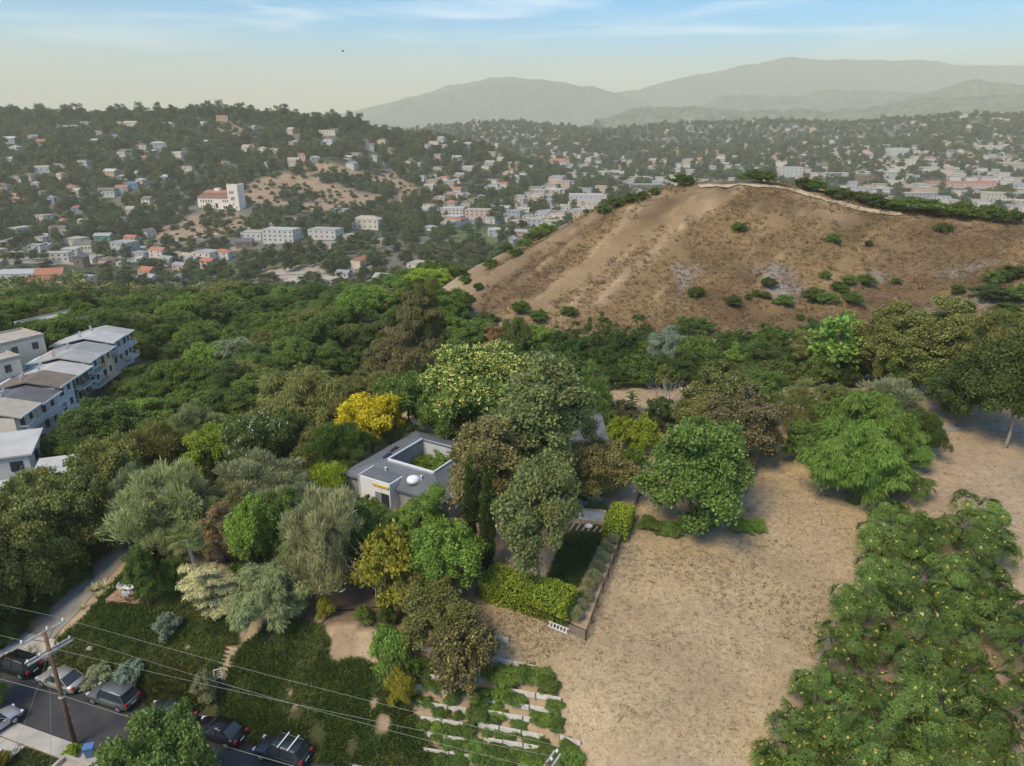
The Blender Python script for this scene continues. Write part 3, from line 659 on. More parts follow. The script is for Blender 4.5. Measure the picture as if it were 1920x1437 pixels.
tag(put('ground', gme, GROUND), kind='structure')

# ------------------------------------------------------------------ mountain ridges
HAZE_TOP = 1045.0
def ridge(name, pts, Y, depth, seed, fol_col, tree_amp=3.0, base=-45.0, rough=10.0):
    xs = np.array([p[0] for p in pts], float); zs = np.array([top_z(p[1], Y) for p in pts]); xw = (xs - 960) * Y / fd(190)[0]
    n = 260; X = np.linspace(xw[0], xw[-1], n)
    Zc = np.interp(X, xw, zs); kern = np.ones(7) / 7; Zc = np.convolve(np.pad(Zc, 3, 'edge'), kern, 'valid')
    Zc = Zc + rough * 0.8 * fbm(X / (90 + Y * .02) + seed, X * 0 + seed, 5) + tree_amp * vnoise(X / 14 + seed, X * 0 + 3)
    D = np.linspace(-1, 1, 41); prof = np.cos(np.pi * D / 2) ** 1.3
    V = []; 
    for j, d in enumerate(D):
        yy = Y + d * depth; dn = fbm(X / 170 + seed * 3 + d * 1.5, X * 0 + d * 2.5 + seed, 4) * 2.2
        z = base + (Zc - base) * prof[j] + dn * rough * 1.4 * prof[j] * (1 - prof[j]) * 4 * 0.5
        V.append(np.stack([X, np.full(n, yy), np.minimum(z, HAZE_TOP - 6)], 1))
    V = np.vstack(V); i = (np.arange(40)[:, None] * n + np.arange(n - 1)[None]).ravel()
    o = put(name, np_mesh(name, V, np.stack([i, i + 1, i + n + 1, i + n], 1), True), fol_col); return tag(o, kind='structure')
MTN = solid('chaparral_slope', (0.13, 0.145, 0.085), 0.95, var=0.55, scale=0.02, bump=0.0, vec='Object')
ridge('mountain_ridge', [(650, 235), (760, 190), (860, 165), (940, 152), (1010, 151), (1110, 160), (1180, 185), (1260, 208), (1400, 225)], 10500, 1000, 3, MTN, 6, rough=26)
ridge('mountain_ridge', [(500, 240), (700, 200), (840, 162), (925, 144), (1000, 150), (1100, 180), (1250, 215)], 12000, 700, 8, MTN, 5, rough=26)
ridge('mountain_ridge', [(1120, 232), (1180, 210), (1260, 198), (1330, 202), (1420, 208), (1560, 206), (1700, 190), (1800, 186), (1920, 178), (2300, 170)], 5200, 550, 5, MTN, 8, rough=22)
ridge('mountain_ridge', [(1300, 205), (1350, 183), (1430, 180), (1500, 183), (1530, 172), (1570, 167), (1620, 172), (1700, 174), (1760, 176), (1830, 182), (2100, 190)], 8200, 600, 12, MTN, 5, rough=24)
ridge('mountain_ridge', [(1640, 195), (1720, 180), (1780, 163), (1822, 149), (1860, 155), (1920, 162), (2000, 158), (2200, 150), (2500, 150)], 6600, 500, 21, MTN, 6, rough=24)
ridge('mountain_ridge', [(950, 235), (1080, 200), (1180, 170), (1300, 140), (1400, 122), (1470, 107), (1530, 110), (1600, 112), (1720, 115), (1800, 125), (1900, 124), (2100, 118), (2600, 110)], 12600, 1100, 30, MTN, 4, rough=26)
ridge('mountain_ridge', [(-900, 235), (-300, 228), (300, 232), (640, 236), (900, 240)], 9600, 600, 40, MTN, 4, rough=14)

# ------------------------------------------------------------------ haze: the smoggy air of the basin
def haze(density, colr, an=0.0):
    m, t, o = _new('haze_air'); v = t.nodes.new('ShaderNodeVolumePrincipled')
    v.inputs['Density'].default_value = density; v.inputs['Color'].default_value = (*colr, 1); v.inputs['Anisotropy'].default_value = an
    v.inputs['Density Attribute'].default_value = ''; v.inputs['Color Attribute'].default_value = ''; v.inputs['Temperature Attribute'].default_value = ''
    t.links.new(v.outputs['Volume'], o.inputs['Volume'])
    try: m.cycles.homogeneous_volume = True
    except Exception: pass
    b = MB().box((0, 7150, (HAZE_TOP - 110) / 2), (44000, 16100, HAZE_TOP + 110)).build('haze', m)
    tag(b, 'pale smoggy haze filling the air over the valley', 'haze', None, 'stuff')
haze(0.00013, (1.0, 0.95, 0.74))
# ------------------------------------------------------------------ roads, paths
ASPH = solid('asphalt', (0.055, 0.052, 0.052), 0.9, var=0.28, scale=0.5, bump=0.3, vec='Object')
CONC = solid('concrete', (0.44, 0.41, 0.35), 0.85, var=0.16, scale=0.8, bump=0.15)
CONCD = solid('worn_concrete', (0.29, 0.26, 0.21), 0.9, var=0.25, scale=0.6, bump=0.2)
TRAIL = solid('dirt_trail', (0.48, 0.37, 0.24), 0.95, var=0.2, scale=0.5, bump=0.2)
PAVED = solid('path_paving', (0.30, 0.265, 0.22), 0.95, var=0.18, scale=0.5)
def ribbon(name, pts, width, mat, lift=0.06, step=0.8, flatz=None, wj=0.0, kind='structure', label=None, cat=None):
    P = [Vector((p[0], p[1], 0)) for p in pts]; S = []
    for a, b in zip(P[:-1], P[1:]):
        k = max(1, int((b - a).length / step)); S += [a.lerp(b, i / k) for i in range(k)]
    S.append(P[-1]); n = len(S)
    for _ in range(3): S = [S[0]] + [(S[i - 1] + S[i] * 2 + S[i + 1]) / 4 for i in range(1, n - 1)] + [S[-1]]
    V = []; C = 5; rr = random.Random(len(pts) * 31 + int(abs(pts[0][0])))
    for i, p in enumerate(S):
        d = (S[min(i + 1, n - 1)] - S[max(i - 1, 0)]).normalized(); s = Vector((-d.y, d.x, 0)); w = width * (1 + wj * rr.uniform(-1, 1))
        for c in range(C):
            q = p + s * w * (c / (C - 1) - 0.5); z = flatz if flatz is not None else float(height(q.x, q.y)) + lift
            V.append((q.x, q.y, z))
    F = [(i * C + c, i * C + c + 1, (i + 1) * C + c + 1, (i + 1) * C + c) for i in range(n - 1) for c in range(C - 1)]
    me = bpy.data.meshes.new(name); me.from_pydata(V, [], [f[::-1] for f in F]); me.update()
    o = put(name, me, mat); return tag(o, label, cat, None, kind)
def W2(*p): return [at(a, b) for a, b in p]
ROADX = (-120, -80, -40, 0, 40)
ribbon('street', [(x, road_y(x) - 1.75) for x in ROADX], 5.75, ASPH, flatz=0.012, step=4)
kerb_dir = math.atan(-0.353)
for nm, off, w in (('kerb', 1.28, 0.18), ('kerb', -4.86, 0.18)):
    m = MB(); m.bar((-120, road_y(-120) + off, 0.04), (40, road_y(40) + off, 0.04), w, 0.2); tag(m.build(nm, CONC), kind='structure')
ribbon('pavement', [(x, road_y(x) - 5.62) for x in ROADX], 1.25, CONC, flatz=0.135, step=4)
def flat_poly(name, px, z, mat, th=0.3, kind='structure', world=None):
    pts = world or [at_z(a, b, z)[:2] for a, b in px]
    m = MB(); m.prism(pts if sum((pts[i][0] * pts[(i + 1) % len(pts)][1] - pts[(i + 1) % len(pts)][0] * pts[i][1]) for i in range(len(pts))) > 0 else pts[::-1], z - th, z)
    return tag(m.build(name, mat), kind=kind)
YARDG = solid('yard_soil', (0.06, 0.075, 0.02), 0.95, var=0.3, scale=2)
# neighbour's concrete drive in slabs, and the small front lawn
A0 = Vector((-46.5, road_y(-46.5) - 6.35)); ax = Vector((1, -0.353)).normalized(); ay = Vector((-ax.y, ax.x)) * -1
drv = flat_poly('driveway_slab', None, 0.10, CONC, world=[tuple(A0 + ax * u + ay * v) for u, v in ((-6, 0), (7.4, 0), (7.4, 12), (-6, 12))])
drv.name = 'yard_drive'
for u in range(-6, 7, 3):
    for v in range(0, 12, 3):
        m = MB(); c = A0 + ax * (u + 1.5) + ay * (v + 1.5); m.box((c.x, c.y, 0.115), (2.95 if u < 6 else 1.3, 2.95, 0.04), math.atan2(ax.y, ax.x)); m.build('slab', CONC, drv)
flat_poly('front_lawn', None, 0.11, YARDG, world=[tuple(A0 + ax * u + ay * v) for u, v in ((7.45, 0), (12.5, 0), (12.5, 9), (7.45, 9))])
flat_poly('yard_paving', None, 0.105, CONCD, world=[tuple(A0 + ax * u + ay * v) for u, v in ((12.55, 0), (19, 0), (19, 9), (12.55, 9))])
# the lot's own drive, climbing from the street along the hedge
ribbon('driveway', W2((40, 1236), (62, 1216), (118, 1155), (175, 1092), (235, 1026), (330, 968), (430, 926), (520, 900), (600, 884)), 3.4, CONCD, 0.07)
apr = ribbon('driveway_apron', W2((22, 1250), (48, 1228), (78, 1196)), 5.6, CONC, 0.11)
ribbon('footpath', W2((1735, 812), (1780, 802), (1850, 801), (1960, 812)), 2.0, PAVED, 0.08, wj=0.05)
ribbon('hill_trail', W2((1310, 351), (1400, 348), (1455, 351), (1500, 361), (1560, 379), (1620, 393), (1690, 402)), 2.8, TRAIL, 0.28, 1.5, wj=0.3)
ribbon('dirt_path', W2((845, 700), (800, 715), (760, 735)), 3.2, TRAIL, 0.08)
ribbon('dirt_path', W2((455, 596), (490, 612), (505, 640)), 2.4, TRAIL, 0.1)
ribbon('museum_road', W2((210, 470), (290, 461), (360, 447), (450, 433), (540, 414), (620, 402), (670, 396)), 9.0, solid('pale_road', (0.42, 0.39, 0.35), 0.9), 0.5, 6)
ribbon('park_road', W2((-40, 500), (120, 484), (260, 487), (420, 478)), 9.0, solid('grey_road', (0.24, 0.23, 0.22), 0.9), 0.5, 6)
ribbon('park_road', W2((160, 545), (300, 520), (460, 518), (620, 512), (720, 498)), 6.0, solid('pale_road', (0.42, 0.39, 0.35)), 0.5, 6)
ribbon('avenue', W2((1130, 372), (1105, 345), (1085, 325), (1070, 310), (1055, 300)), 14.0, solid('grey_road', (0.24, 0.23, 0.22)), 0.8, 10)
ribbon('avenue', W2((930, 408), (960, 400), (985, 385), (1000, 372)), 10.0, solid('grey_road', (0.24, 0.23, 0.22)), 0.8, 10)
ribbon('avenue', W2((1580, 330), (1600, 310), (1625, 292), (1640, 280)), 12.0, solid('grey_road', (0.24, 0.23, 0.22)), 0.8, 10)

# ------------------------------------------------------------------ buildings
GLASS = glass(); WHITE = solid('white_paint', (0.78, 0.76, 0.72), 0.6, var=0.06, scale=1.0)
FASCIA = solid('white_fascia', (0.74, 0.74, 0.73), 0.6, var=0.05)
WINME = MB().box((0, 0, 0), (1, 0.12, 1)).mesh('window_unit')
PANEME = MB().box((0, -0.06, 0), (0.84, 0.05, 0.86)).mesh('pane_unit')
def window(par, loc, w, h, rz=0.0, frame=None, pane=True, name='window'):
    o = put(name, WINME, (frame or WHITE) if pane else GLASS, par, loc, rz, (w, 1, h))
    if pane: put('pane', PANEME, GLASS, o)
    return o
def stucco(key, c): return solid('stucco_' + key, c, 0.9, var=0.1, scale=0.6, bump=0.1)
WALLS = dict(white=stucco('white', (0.56, 0.53, 0.47)), cream=stucco('cream', (0.66, 0.57, 0.44)), tan=stucco('tan', (0.50, 0.38, 0.27)), grey=stucco('grey', (0.40, 0.40, 0.39)),
             pink=stucco('pink', (0.60, 0.42, 0.34)), blue=stucco('blue', (0.16, 0.29, 0.42)), green=stucco('green', (0.12, 0.27, 0.21)), aqua=stucco('aqua', (0.40, 0.66, 0.60)),
             peach=stucco('peach', (0.72, 0.52, 0.32)), dgreen=stucco('dark_green', (0.06, 0.10, 0.06)), lav=stucco('lavender', (0.62, 0.62, 0.68)), brown=stucco('brown', (0.22, 0.15, 0.11)))
ROOFS = dict(white=solid('roof_white', (0.47, 0.45, 0.41), 0.9, var=0.12, scale=0.4), grey=solid('roof_grey', (0.30, 0.30, 0.29), 0.95, var=0.15, scale=0.6),
             dark=solid('roof_dark', (0.13, 0.13, 0.13), 0.95, var=0.2, scale=0.6), brown=solid('roof_brown', (0.19, 0.15, 0.115), 0.95, var=0.2, scale=0.6),
             red=solid('roof_red', (0.42, 0.17, 0.10), 0.9, var=0.2, scale=0.8), beige=solid('roof_beige', (0.42, 0.37, 0.29), 0.95, var=0.15, scale=0.5),
             lgrey=solid('roof_light_grey', (0.37, 0.36, 0.33), 0.95, var=0.15, scale=0.5))
def roof_mesh(kind, w, d, h, ov=0.4):
    m = MB(); a, b = w / 2 + ov, d / 2 + ov
    if kind == 'flat':
        m.box((0, 0, 0.15), (w + 0.3, d + 0.3, 0.3))
        for s in (-1, 1): m.box((s * (w / 2 + 0.07), 0, 0.47), (0.22, d + 0.3, 0.34)); m.box((0, s * (d / 2 + 0.07), 0.46), (w - 0.1, 0.22, 0.32))
    elif kind == 'gable':
        rh = d * 0.24; V = [(-a, -b, 0), (a, -b, 0), (a, b, 0), (-a, b, 0), (-a, 0, rh), (a, 0, rh)]
        m.add(V, [(0, 1, 5, 4), (2, 3, 4, 5), (0, 4, 3), (1, 2, 5), (3, 2, 1, 0)])
    elif kind == 'gablex':
        rh = w * 0.24; V = [(-a, -b, 0), (a, -b, 0), (a, b, 0), (-a, b, 0), (0, -b, rh), (0, b, rh)]
        m.add(V, [(1, 2, 5, 4), (3, 0, 4, 5), (0, 1, 4), (2, 3, 5), (3, 2, 1, 0)])
    elif kind == 'hip':
        rh = d * 0.22; e = max(0.2, a - b); V = [(-a, -b, 0), (a, -b, 0), (a, b, 0), (-a, b, 0), (-e, 0, rh), (e, 0, rh)]
        m.add(V, [(0, 1, 5, 4), (2, 3, 4, 5), (3, 0, 4), (1, 2, 5), (3, 2, 1, 0)])
    elif kind == 'shed':
        rh = d * 0.12; m.slab([(-a, -b, 0.25), (a, -b, 0.25), (a, b, 0.25 + rh), (-a, b, 0.25 + rh)], 0.25)
    return m.mesh('roof_' + kind)
BOXME = MB().box((0, 0, 0.5), (1, 1, 1)).mesh('wall_block')
ROOFC = {}
def building(P, rz, w, d, h, rk, wall, roof, label, cat='house', name='house', group=None, win=(3, 1), sink=3.0, wins=True, chimney=False):
    e = empty(name, P, rz, (1, 1, 1), label, cat, group)
    put('wall', BOXME, WALLS[wall], e, (0, 0, -sink), None, (w, d, h + sink))
    k = (rk, round(w), round(d)); 
    if k not in ROOFC: ROOFC[k] = roof_mesh(rk, k[1], k[2], h)
    r = put('roof', ROOFC[k], ROOFS[roof], e, (0, 0, h - 0.02))
    if chimney: MB().box((w * 0.2, 0, 0.9), (1.2, 1.0, 1.8)).build('chimney', WALLS['cream'], r)
    if wins:
        nx, ns = win
        for s in range(ns):
            zc = h * (s + 0.55) / ns; hh = min(1.5, h / ns * 0.45)
            for i in range(nx): window(e, ((i + 0.5) / nx * w - w / 2, -d / 2 - 0.02, zc), min(1.6, w / nx * 0.5), hh, pane=False)
            for i in range(max(1, nx // 2)): window(e, (w / 2 + 0.02, (i + 0.5) / max(1, nx // 2) * d - d / 2, zc), min(1.6, d / nx * 0.6), hh, math.pi / 2, pane=False)
    return e
def bpx(px, py, wpx, dep, h, rk, wall, roof, label, rz=0.0, sink=4.0, **k):
    P = at(px, py); return building(P, rz, max(5, wpx * P.y / fd(py)[0]), dep, h, rk, wall, roof, label, sink=sink, **k)

# --- the house of the lot: a ring of shed roofs round a courtyard
def main_house():
    pad = 6.0; HI, LO = pad + 5.0, pad + 3.2
    h = empty('courtyard_house', (-8, 74, pad), 0, (1, 1, 1), 'low grey house with a roof ring round a planted courtyard', 'house')
    off = Vector((-8, 74, pad))
    RG = solid('roof_felt', (0.135, 0.145, 0.155), 0.9, var=0.16, scale=0.5, bump=0.1); WG = stucco('house_grey', (0.30, 0.30, 0.295)); WL = stucco('house_pale_lit', (0.50, 0.49, 0.47))
    I = [Vector(at_z(728, 862, HI)), Vector(at_z(792, 824, HI))]; nr = Vector(at_z(822, 881, HI))
    a = (I[1] - I[0]); la = a.length; a.normalize(); b = Vector((a.y, -a.x, 0)); lb = (nr - I[0]).dot(b)
    wd = 4.8; wn = 2.6; ext = 13.0
    def q(u, v, z): p = I[0] + a * u + b * v; return Vector((p.x, p.y, z)) - off
    i0, i1, i2, i3 = q(0, 0, HI), q(la, 0, HI), q(la, lb, HI), q(0, lb, HI)
    o0, o1, o2, o3 = q(-wn, -wd, LO), q(la + wd, -wd, LO), q(la + wd, lb + ext, LO), q(-wn, lb + 3.0, LO + .2)
    i2b = q(la, lb + ext - 1, HI - 0.1)
    for nm, pts in (('roof_wing', (o0, i0, i1, o1)), ('roof_wing', (o1, i1, i2b, o2)), ('roof_wing', (o0, o3, i3, i0))):
        MB().slab([p + Vector((0, 0, 0.004)) for p in (pts if (pts[1] - pts[0]).cross(pts[2] - pts[0]).z > 0 else pts[::-1])], 0.25).build(nm, RG, h)
    # right-hand facet falling towards the patio
    s3 = q(la * 0.9, lb + 3.0, LO - 0.1); s2 = q(la * 0.9, lb, HI - 0.01)
    MB().slab([i3 + Vector((0, 0, -.01)), o3 + Vector((0, 0, -.01)), s3, s2], 0.22).build('roof_wing', RG, h)
    # walls
    def wall(nm, p, r, z0, z1a, z1b, mat, th=0.25):
        d = (r - p).normalized(); n = Vector((-d.y, d.x, 0)) * th
        V = [Vector((p.x, p.y, z0)), Vector((r.x, r.y, z0)), Vector((r.x, r.y, z1b)), Vector((p.x, p.y, z1a))]
        V += [v + Vector((n.x, n.y, 0)) for v in V]
        return MB().add(V, [(0, 1, 2, 3), (7, 6, 5, 4), (0, 4, 5, 1), (1, 5, 6, 2), (2, 6, 7, 3), (3, 7, 4, 0)]).build(nm, mat, h)
    H2, L2 = HI - pad - 0.05, LO - pad - 0.3
    w1 = wall('courtyard_wall', q(0, -.02, 0), q(la, -.02, 0), -0.2, H2, H2, WG); w2 = wall('courtyard_wall', q(la + .02, 0, 0), q(la + .02, lb, 0), -0.2, H2, H2, WL)  # courtyard wall turned to the sun gets paler stucco: lit tone painted in
    wall('courtyard_wall', q(-.02, lb, 0), q(-.02, 0, 0), -0.2, H2, H2, WG); wall('courtyard_wall', q(la, lb + .02, 0), q(0, lb + .02, 0), -0.2, H2 - 0.3, H2 - 0.3, WG)
    k = 0.45
    wall('outer_wall', q(-wn + k, -wd + k, 0), q(-wn + k, lb + 3.0 - k, 0), -1, L2, L2, WG); wall('outer_wall', q(la + wd - k, -wd + k, 0), q(-wn + k, -wd + k, 0), -1, L2, L2, WG)
    wall('outer_wall', q(-wn + k, lb + 3.0 - k, 0), q(la * .9 - k, lb + 3.0 - k, 0), -1, L2 - .1, L2 - .1, WG); wall('outer_wall', q(la * .9, lb + 3.0, 0), q(la * .9, lb + ext, 0), -1, H2 - .4, H2 - .4, WL)
    # white fascia boards along the courtyard edge, small windows, vents
    up = Vector((0, 0, 0.06))
    for p, r in ((i0, i3), (i3, s2), (i0, i1)):
        MB().bar(p + up, r + up, 0.16, 0.2).build('fascia', FASCIA, h)
    for u in (0.55, 0.86): MB().box(q(la * u, 0.06, 0) + Vector((0, 0, H2 - 1.3)), (0.7, 0.12, 0.7), math.atan2(a.y, a.x)).build('window', GLASS, h)
    MB().box(q(la - 0.1, lb * .3, 0) + Vector((0, 0, H2 - 1.0)), (0.12, 0.6, 0.8), math.atan2(a.y, a.x)).build('window', GLASS, h)
    slope = lambda v: HI - (HI - LO) * (-v / wd)
    for u, v in ((la * .55, -2.0), (la * .2, -1.2)):
        p = q(u, v, slope(v)); MB().box(p + Vector((0, 0, .12)), (1.3, 0.5, 0.18), math.atan2(a.y, a.x) + .2).build('roof_vent', solid('dark_metal', (0.05, 0.05, 0.055), 0.5, 0.6), h)
    for u, v in ((-1.2, 0.6), (-1.0, 5.4)):
        p = q(u, v, pad); MB().lathe([(0.09, 0), (0.09, 0.5), (0.14, 0.5), (0.14, 0.6)], p + Vector((0, 0, HI - pad + u / wn * (HI - LO) - .05)), 10).build('vent_pipe', FASCIA, h)
    # white entrance block with a yellow band, skylight dome
    ang = math.atan2(b.y, b.x)
    P = Vector(at_z(683, 887, pad + 4.2)) - off; P.z = 0
    c = P + b * 2.1 + a * 0.55
    blk = MB().box(c + Vector((0, 0, 1.6)), (4.2, 2.6, 5.2), ang).build('entrance_block', WHITE, h)
    MB().box(c + Vector((0, 0.06, 4.24)), (3.9, 2.3, 0.1), ang).build('block_roof', RG, h)
    MB().box(c + b * -2.2 + Vector((0, 0, 1.7)), (0.2, 2.72, 5.3), ang).build('end_wall', solid('warm_grey_wall', (0.52, 0.49, 0.45), 0.8), h)
    YEL = solid('yellow_trim', (0.62, 0.42, 0.04), 0.6)
    MB().box(c + b * .9 - a * 1.36 + Vector((0, 0, 3.72)), (2.2, 0.14, 0.22), ang).build('yellow_band', YEL, h)
    MB().box(c + b * 0.5 - a * 1.34 + Vector((0, 0, 1.6)), (0.9, 0.1, 2.6), ang).build('door', solid('door_grey', (0.25, 0.25, 0.25), .5), h)
    MB().box(c + b * 1.4 - a * 1.34 + Vector((0, 0, 2.1)), (1.1, 0.1, 1.6), ang).build('window', GLASS, h)
    p = q(-1.35, lb * .72, HI - 0.95)
    MB().lathe([(0.75, 0), (0.75, .3), (0.65, .5), (0.4, .62), (0.1, .66)], p, 18).build('skylight_dome', solid('skylight_white', (0.82, 0.83, 0.84), 0.25), h, True)
    # far wing behind the sycamores
    c2 = Vector(at_z(1095, 840, pad)) - off; c2.z = 0
    MB().box(c2 + Vector((-3.0, 0, 1.5)), (10, 7, 3.6), -0.12).build('wing_wall', WL, h)
    MB().slab([c2 + Vector(v) for v in ((-8.4, -4.4, 3.3), (2.6, -4.6, 3.3), (2.4, 3.9, 4.2), (-8.4, 4.1, 4.2))], 0.25).build('wing_roof', RG, h)
    MB().box(c2 + Vector((-0.6, 0.2, 4.0)), (1.3, 1.6, 0.22), -0.1).build('skylight', solid('skylight_white', (0.82, 0.83, 0.84)), h)
main_house()
# patio, retaining wall and timber steps on the house's right
def patio():
    z = 6.12
    pts = [at_z(a, b, z)[:2] for a, b in ((1045, 945), (1112, 952), (1150, 905), (1150, 890), (1100, 885), (1040, 900))]
    p = flat_poly('patio_paving', None, z, CONCD, 0.5, world=pts[::-1]); 
    wl = flat_poly('patio_edge', None, z + .1, CONC, 0.6, world=[at_z(a, b, z)[:2] for a, b in ((1112, 953), (1124, 950), (1160, 900), (1150, 890))])
    # pale paving squares outside the gate
    for a, b in ((1147, 951), (1163, 953)):
        q = at_z(a, b, 6.3); tag(MB().box((q[0], q[1], 6.18), (0.95, 1.3, 0.22), -0.25).build('paving_slab', solid('pink_concrete', (0.46, 0.38, 0.31), 0.9)), kind='structure')
    A = at(1040, 968); B = at(1136, 978)
    w = MB(); w.bar((A.x, A.y, A.z + 0.45), (B.x, B.y, B.z + 0.45), 0.3, 1.5); o = w.build('retaining_wall', solid('whitewashed_concrete', (0.55, 0.57, 0.55), 0.85, var=0.2, scale=1.6, bump=0.2))
    tag(o, 'whitewashed concrete retaining wall below the patio', 'wall')
    cap = MB(); cap.bar((A.x, A.y, A.z + 1.24), (B.x, B.y, B.z + 1.24), 0.38, 0.08); cap.build('wall_cap', CONC, o)
    st = empty('timber_steps', at(1110, 985), 0, (1, 1, 1), 'dark planting strip with pale timber edging below the retaining wall', 'edging')
    for i in range(7):
        p = at(1066 + i * 11, 983 + i * 1.2); q = at(1058 + i * 11, 994 + i * 1.0); g = st.location
        MB().bar(p - g + Vector((0, 0, .08)), q - g + Vector((0, 0, .08)), 0.16, 0.18).build('edging_timber', solid('weathered_timber', (0.42, 0.35, 0.26), 0.9, var=0.25, scale=5), st)
    tag(ribbon('planting_bed', W2((1055, 988), (1090, 991), (1135, 996)), 1.7, solid('dark_mulch', (0.055, 0.05, 0.05), 0.95, var=.3), 0.06), kind='structure')
patio()

# --- stepped row of townhouses on the left
def townhouses():
    edge = [(242, 616), (223, 629), (205, 646), (181, 665), (159, 683), (134, 706), (101, 730), (67, 758), (23, 787), (-30, 822)]
    n = len(edge); pts = [Vector(at_z(a, b, 5.5 - 2.0 * i / (n - 1))) for i, (a, b) in enumerate(edge)]
    # straighten the row
    d = (pts[0] - pts[-1]); d.z = 0; d.normalize(); nx = Vector((d.y, -d.x, 0))          # facade looks along nx (to the right)
    base = pts[-1]
    spec = [('white', 'lgrey', 'end unit of the townhouse row, pale roof and far-right balcony'), ('grey', 'white', 'townhouse with whitish roof and blue-grey bay, second from the far end'),
            ('peach', 'grey', 'peach townhouse with a wide balcony under a grey roof'), ('aqua', 'lgrey', 'pale aqua townhouse with a dark balcony rail'),
            ('dgreen', 'white', 'dark green townhouse under a whitish roof'), ('lav', 'brown', 'pale lavender townhouse under a dark brown roof'),
            ('white', 'dark', 'white townhouse under a dark grey roof near the left edge'), ('cream', 'beige', 'cream townhouse with a beige roof at the left edge'), ('white', 'beige', 'townhouse cut by the left edge of the picture')]
    for i, (wl, rf, lab) in enumerate(spec[:8]):
        p, r = pts[i + 1], pts[i]; ua = (p - base).dot(d); ub = (r - base).dot(d); L = ub - ua; proj = 0.5 * ((p - base).dot(nx) + (r - base).dot(nx))
        o = base + d * ua + nx * proj; ev = 0.5 * (p.z + r.z) + (0.25 if i % 2 else -0.2)
        gz = float(height(o.x, o.y)) - 2.0; e = empty('townhouse', (o.x, o.y, gz), math.atan2(d.y, d.x), (1, 1, 1), lab, 'townhouse', 'stepped row of townhouses')
        hh = ev - gz; D = 10.5                                          # local x along the row, local -y is the facade side
        sgn = -1
        MB().box((L / 2, D / 2, hh / 2 - .1), (L - .03, D, hh - .2)).build('wall', WALLS[wl], e)
        # low gable roof: ridge along the row, eaves over the balconies
        f0, f1, bk, rdg_ = -1.1, 4.4, D + 0.8, 1.15
        RM = ROOFS[rf]; mm = MB(); o_ = 0.18 if i % 2 else -0.02
        mm.slab([(-o_, f0, hh), (L + o_, f0, hh), (L + o_, f1, hh + rdg_), (-o_, f1, hh + rdg_)], 0.22); mm.slab([(-o_, f1, hh + rdg_ - .003), (L + o_, f1, hh + rdg_ - .003), (L + o_, bk, hh - .5), (-o_, bk, hh - .5)], 0.22)
        ro = mm.build('roof', RM, e)
        MB().bar((-o_, f0 - .06, hh - .08), (L + o_, f0 - .06, hh - .08), 0.1, 0.26).build('fascia', FASCIA, ro)
        for k in range(2): MB().box((L * (0.3 + .4 * k), 6 + k, hh + rdg_ - .1), (0.35, 0.35, 0.6)).build('roof_vent', solid('galvanised', (0.5, 0.5, 0.5), 0.4, 0.5), ro)
        for lv in range(2):
            z = hh - 1.5 - lv * 2.7
            window(e, (L * .3, -0.03, z), 1.5, 1.7); window(e, (L * .72, -0.03, z + .1), 1.1, 1.4)
            # balcony
            if (i + lv) % 3 != 2:
                fl = MB().box((L / 2, -0.75, z - 1.15), (L * .86, 1.5, 0.18)).build('balcony_floor', WALLS['white' if i != 2 else 'peach'], e)
                DK = solid('rail_dark', (0.05, 0.055, 0.055), 0.6); rm = DK if i in (3, 4) else (WALLS['peach'] if i == 2 else WHITE)
                rl = MB(); rl.bar((L * .08, -1.45, z - .2), (L * .92, -1.45, z - .2), .08); rl.bar((L * .08, -1.45, z - .6), (L * .92, -1.45, z - .6), .05)
                for kx in range(7): rl.bar((L * (.08 + .14 * kx), -1.45, z - 1.08), (L * (.08 + .14 * kx), -1.45, z - .16), .05)
                rl.bar((L * .92, -1.45, z - .2), (L * .92, 0, z - .2), .07); rl.bar((L * .08, -1.45, z - .2), (L * .08, 0, z - .2), .07)
                rl.build('balcony_rail', rm, e)
townhouses()
bpx(110, 628, 74, 13, 3.6, 'flat', 'tan', 'lgrey', 'low tan house with flat pale roof and chimney behind the townhouses', -0.5, win=(2, 1), chimney=True)
bpx(18, 694, 80, 11, 6.0, 'flat', 'cream', 'beige', 'cream two-storey apartment block at the left edge', -0.55, win=(6, 2), name='apartment_block', cat='apartment')
bpx(-12, 740, 54, 9, 6.0, 'flat', 'cream', 'beige', 'cream block cut by the left edge beside the carport', -0.55, win=(5, 2), name='apartment_block', cat='apartment')
bpx(32, 685, 40, 6, 2.6, 'flat', 'brown', 'beige', 'small carport with a beige roof below the cream apartments', -0.55, wins=False, name='carport', cat='carport')
bpx(25, 880, 84, 7, 3.4, 'shed', 'white', 'white', 'white-roofed house with dark solar panels among the left trees', 0.35, win=(2, 1))
bpx(135, 925, 96, 6, 3.4, 'shed', 'cream', 'white', 'long whitish metal roof half hidden by the driveway trees', 0.32, win=(2, 1))
bpx(15, 975, 90, 6, 3.2, 'shed', 'cream', 'white', 'whitish roof at the left edge under the dark hedge trees', 0.3, win=(2, 1))
bpx(575, 572, 42, 8, 3, 'gable', 'tan', 'brown', 'small tan house with a brown roof beyond the wooded slope', 0.2, win=(2, 1))

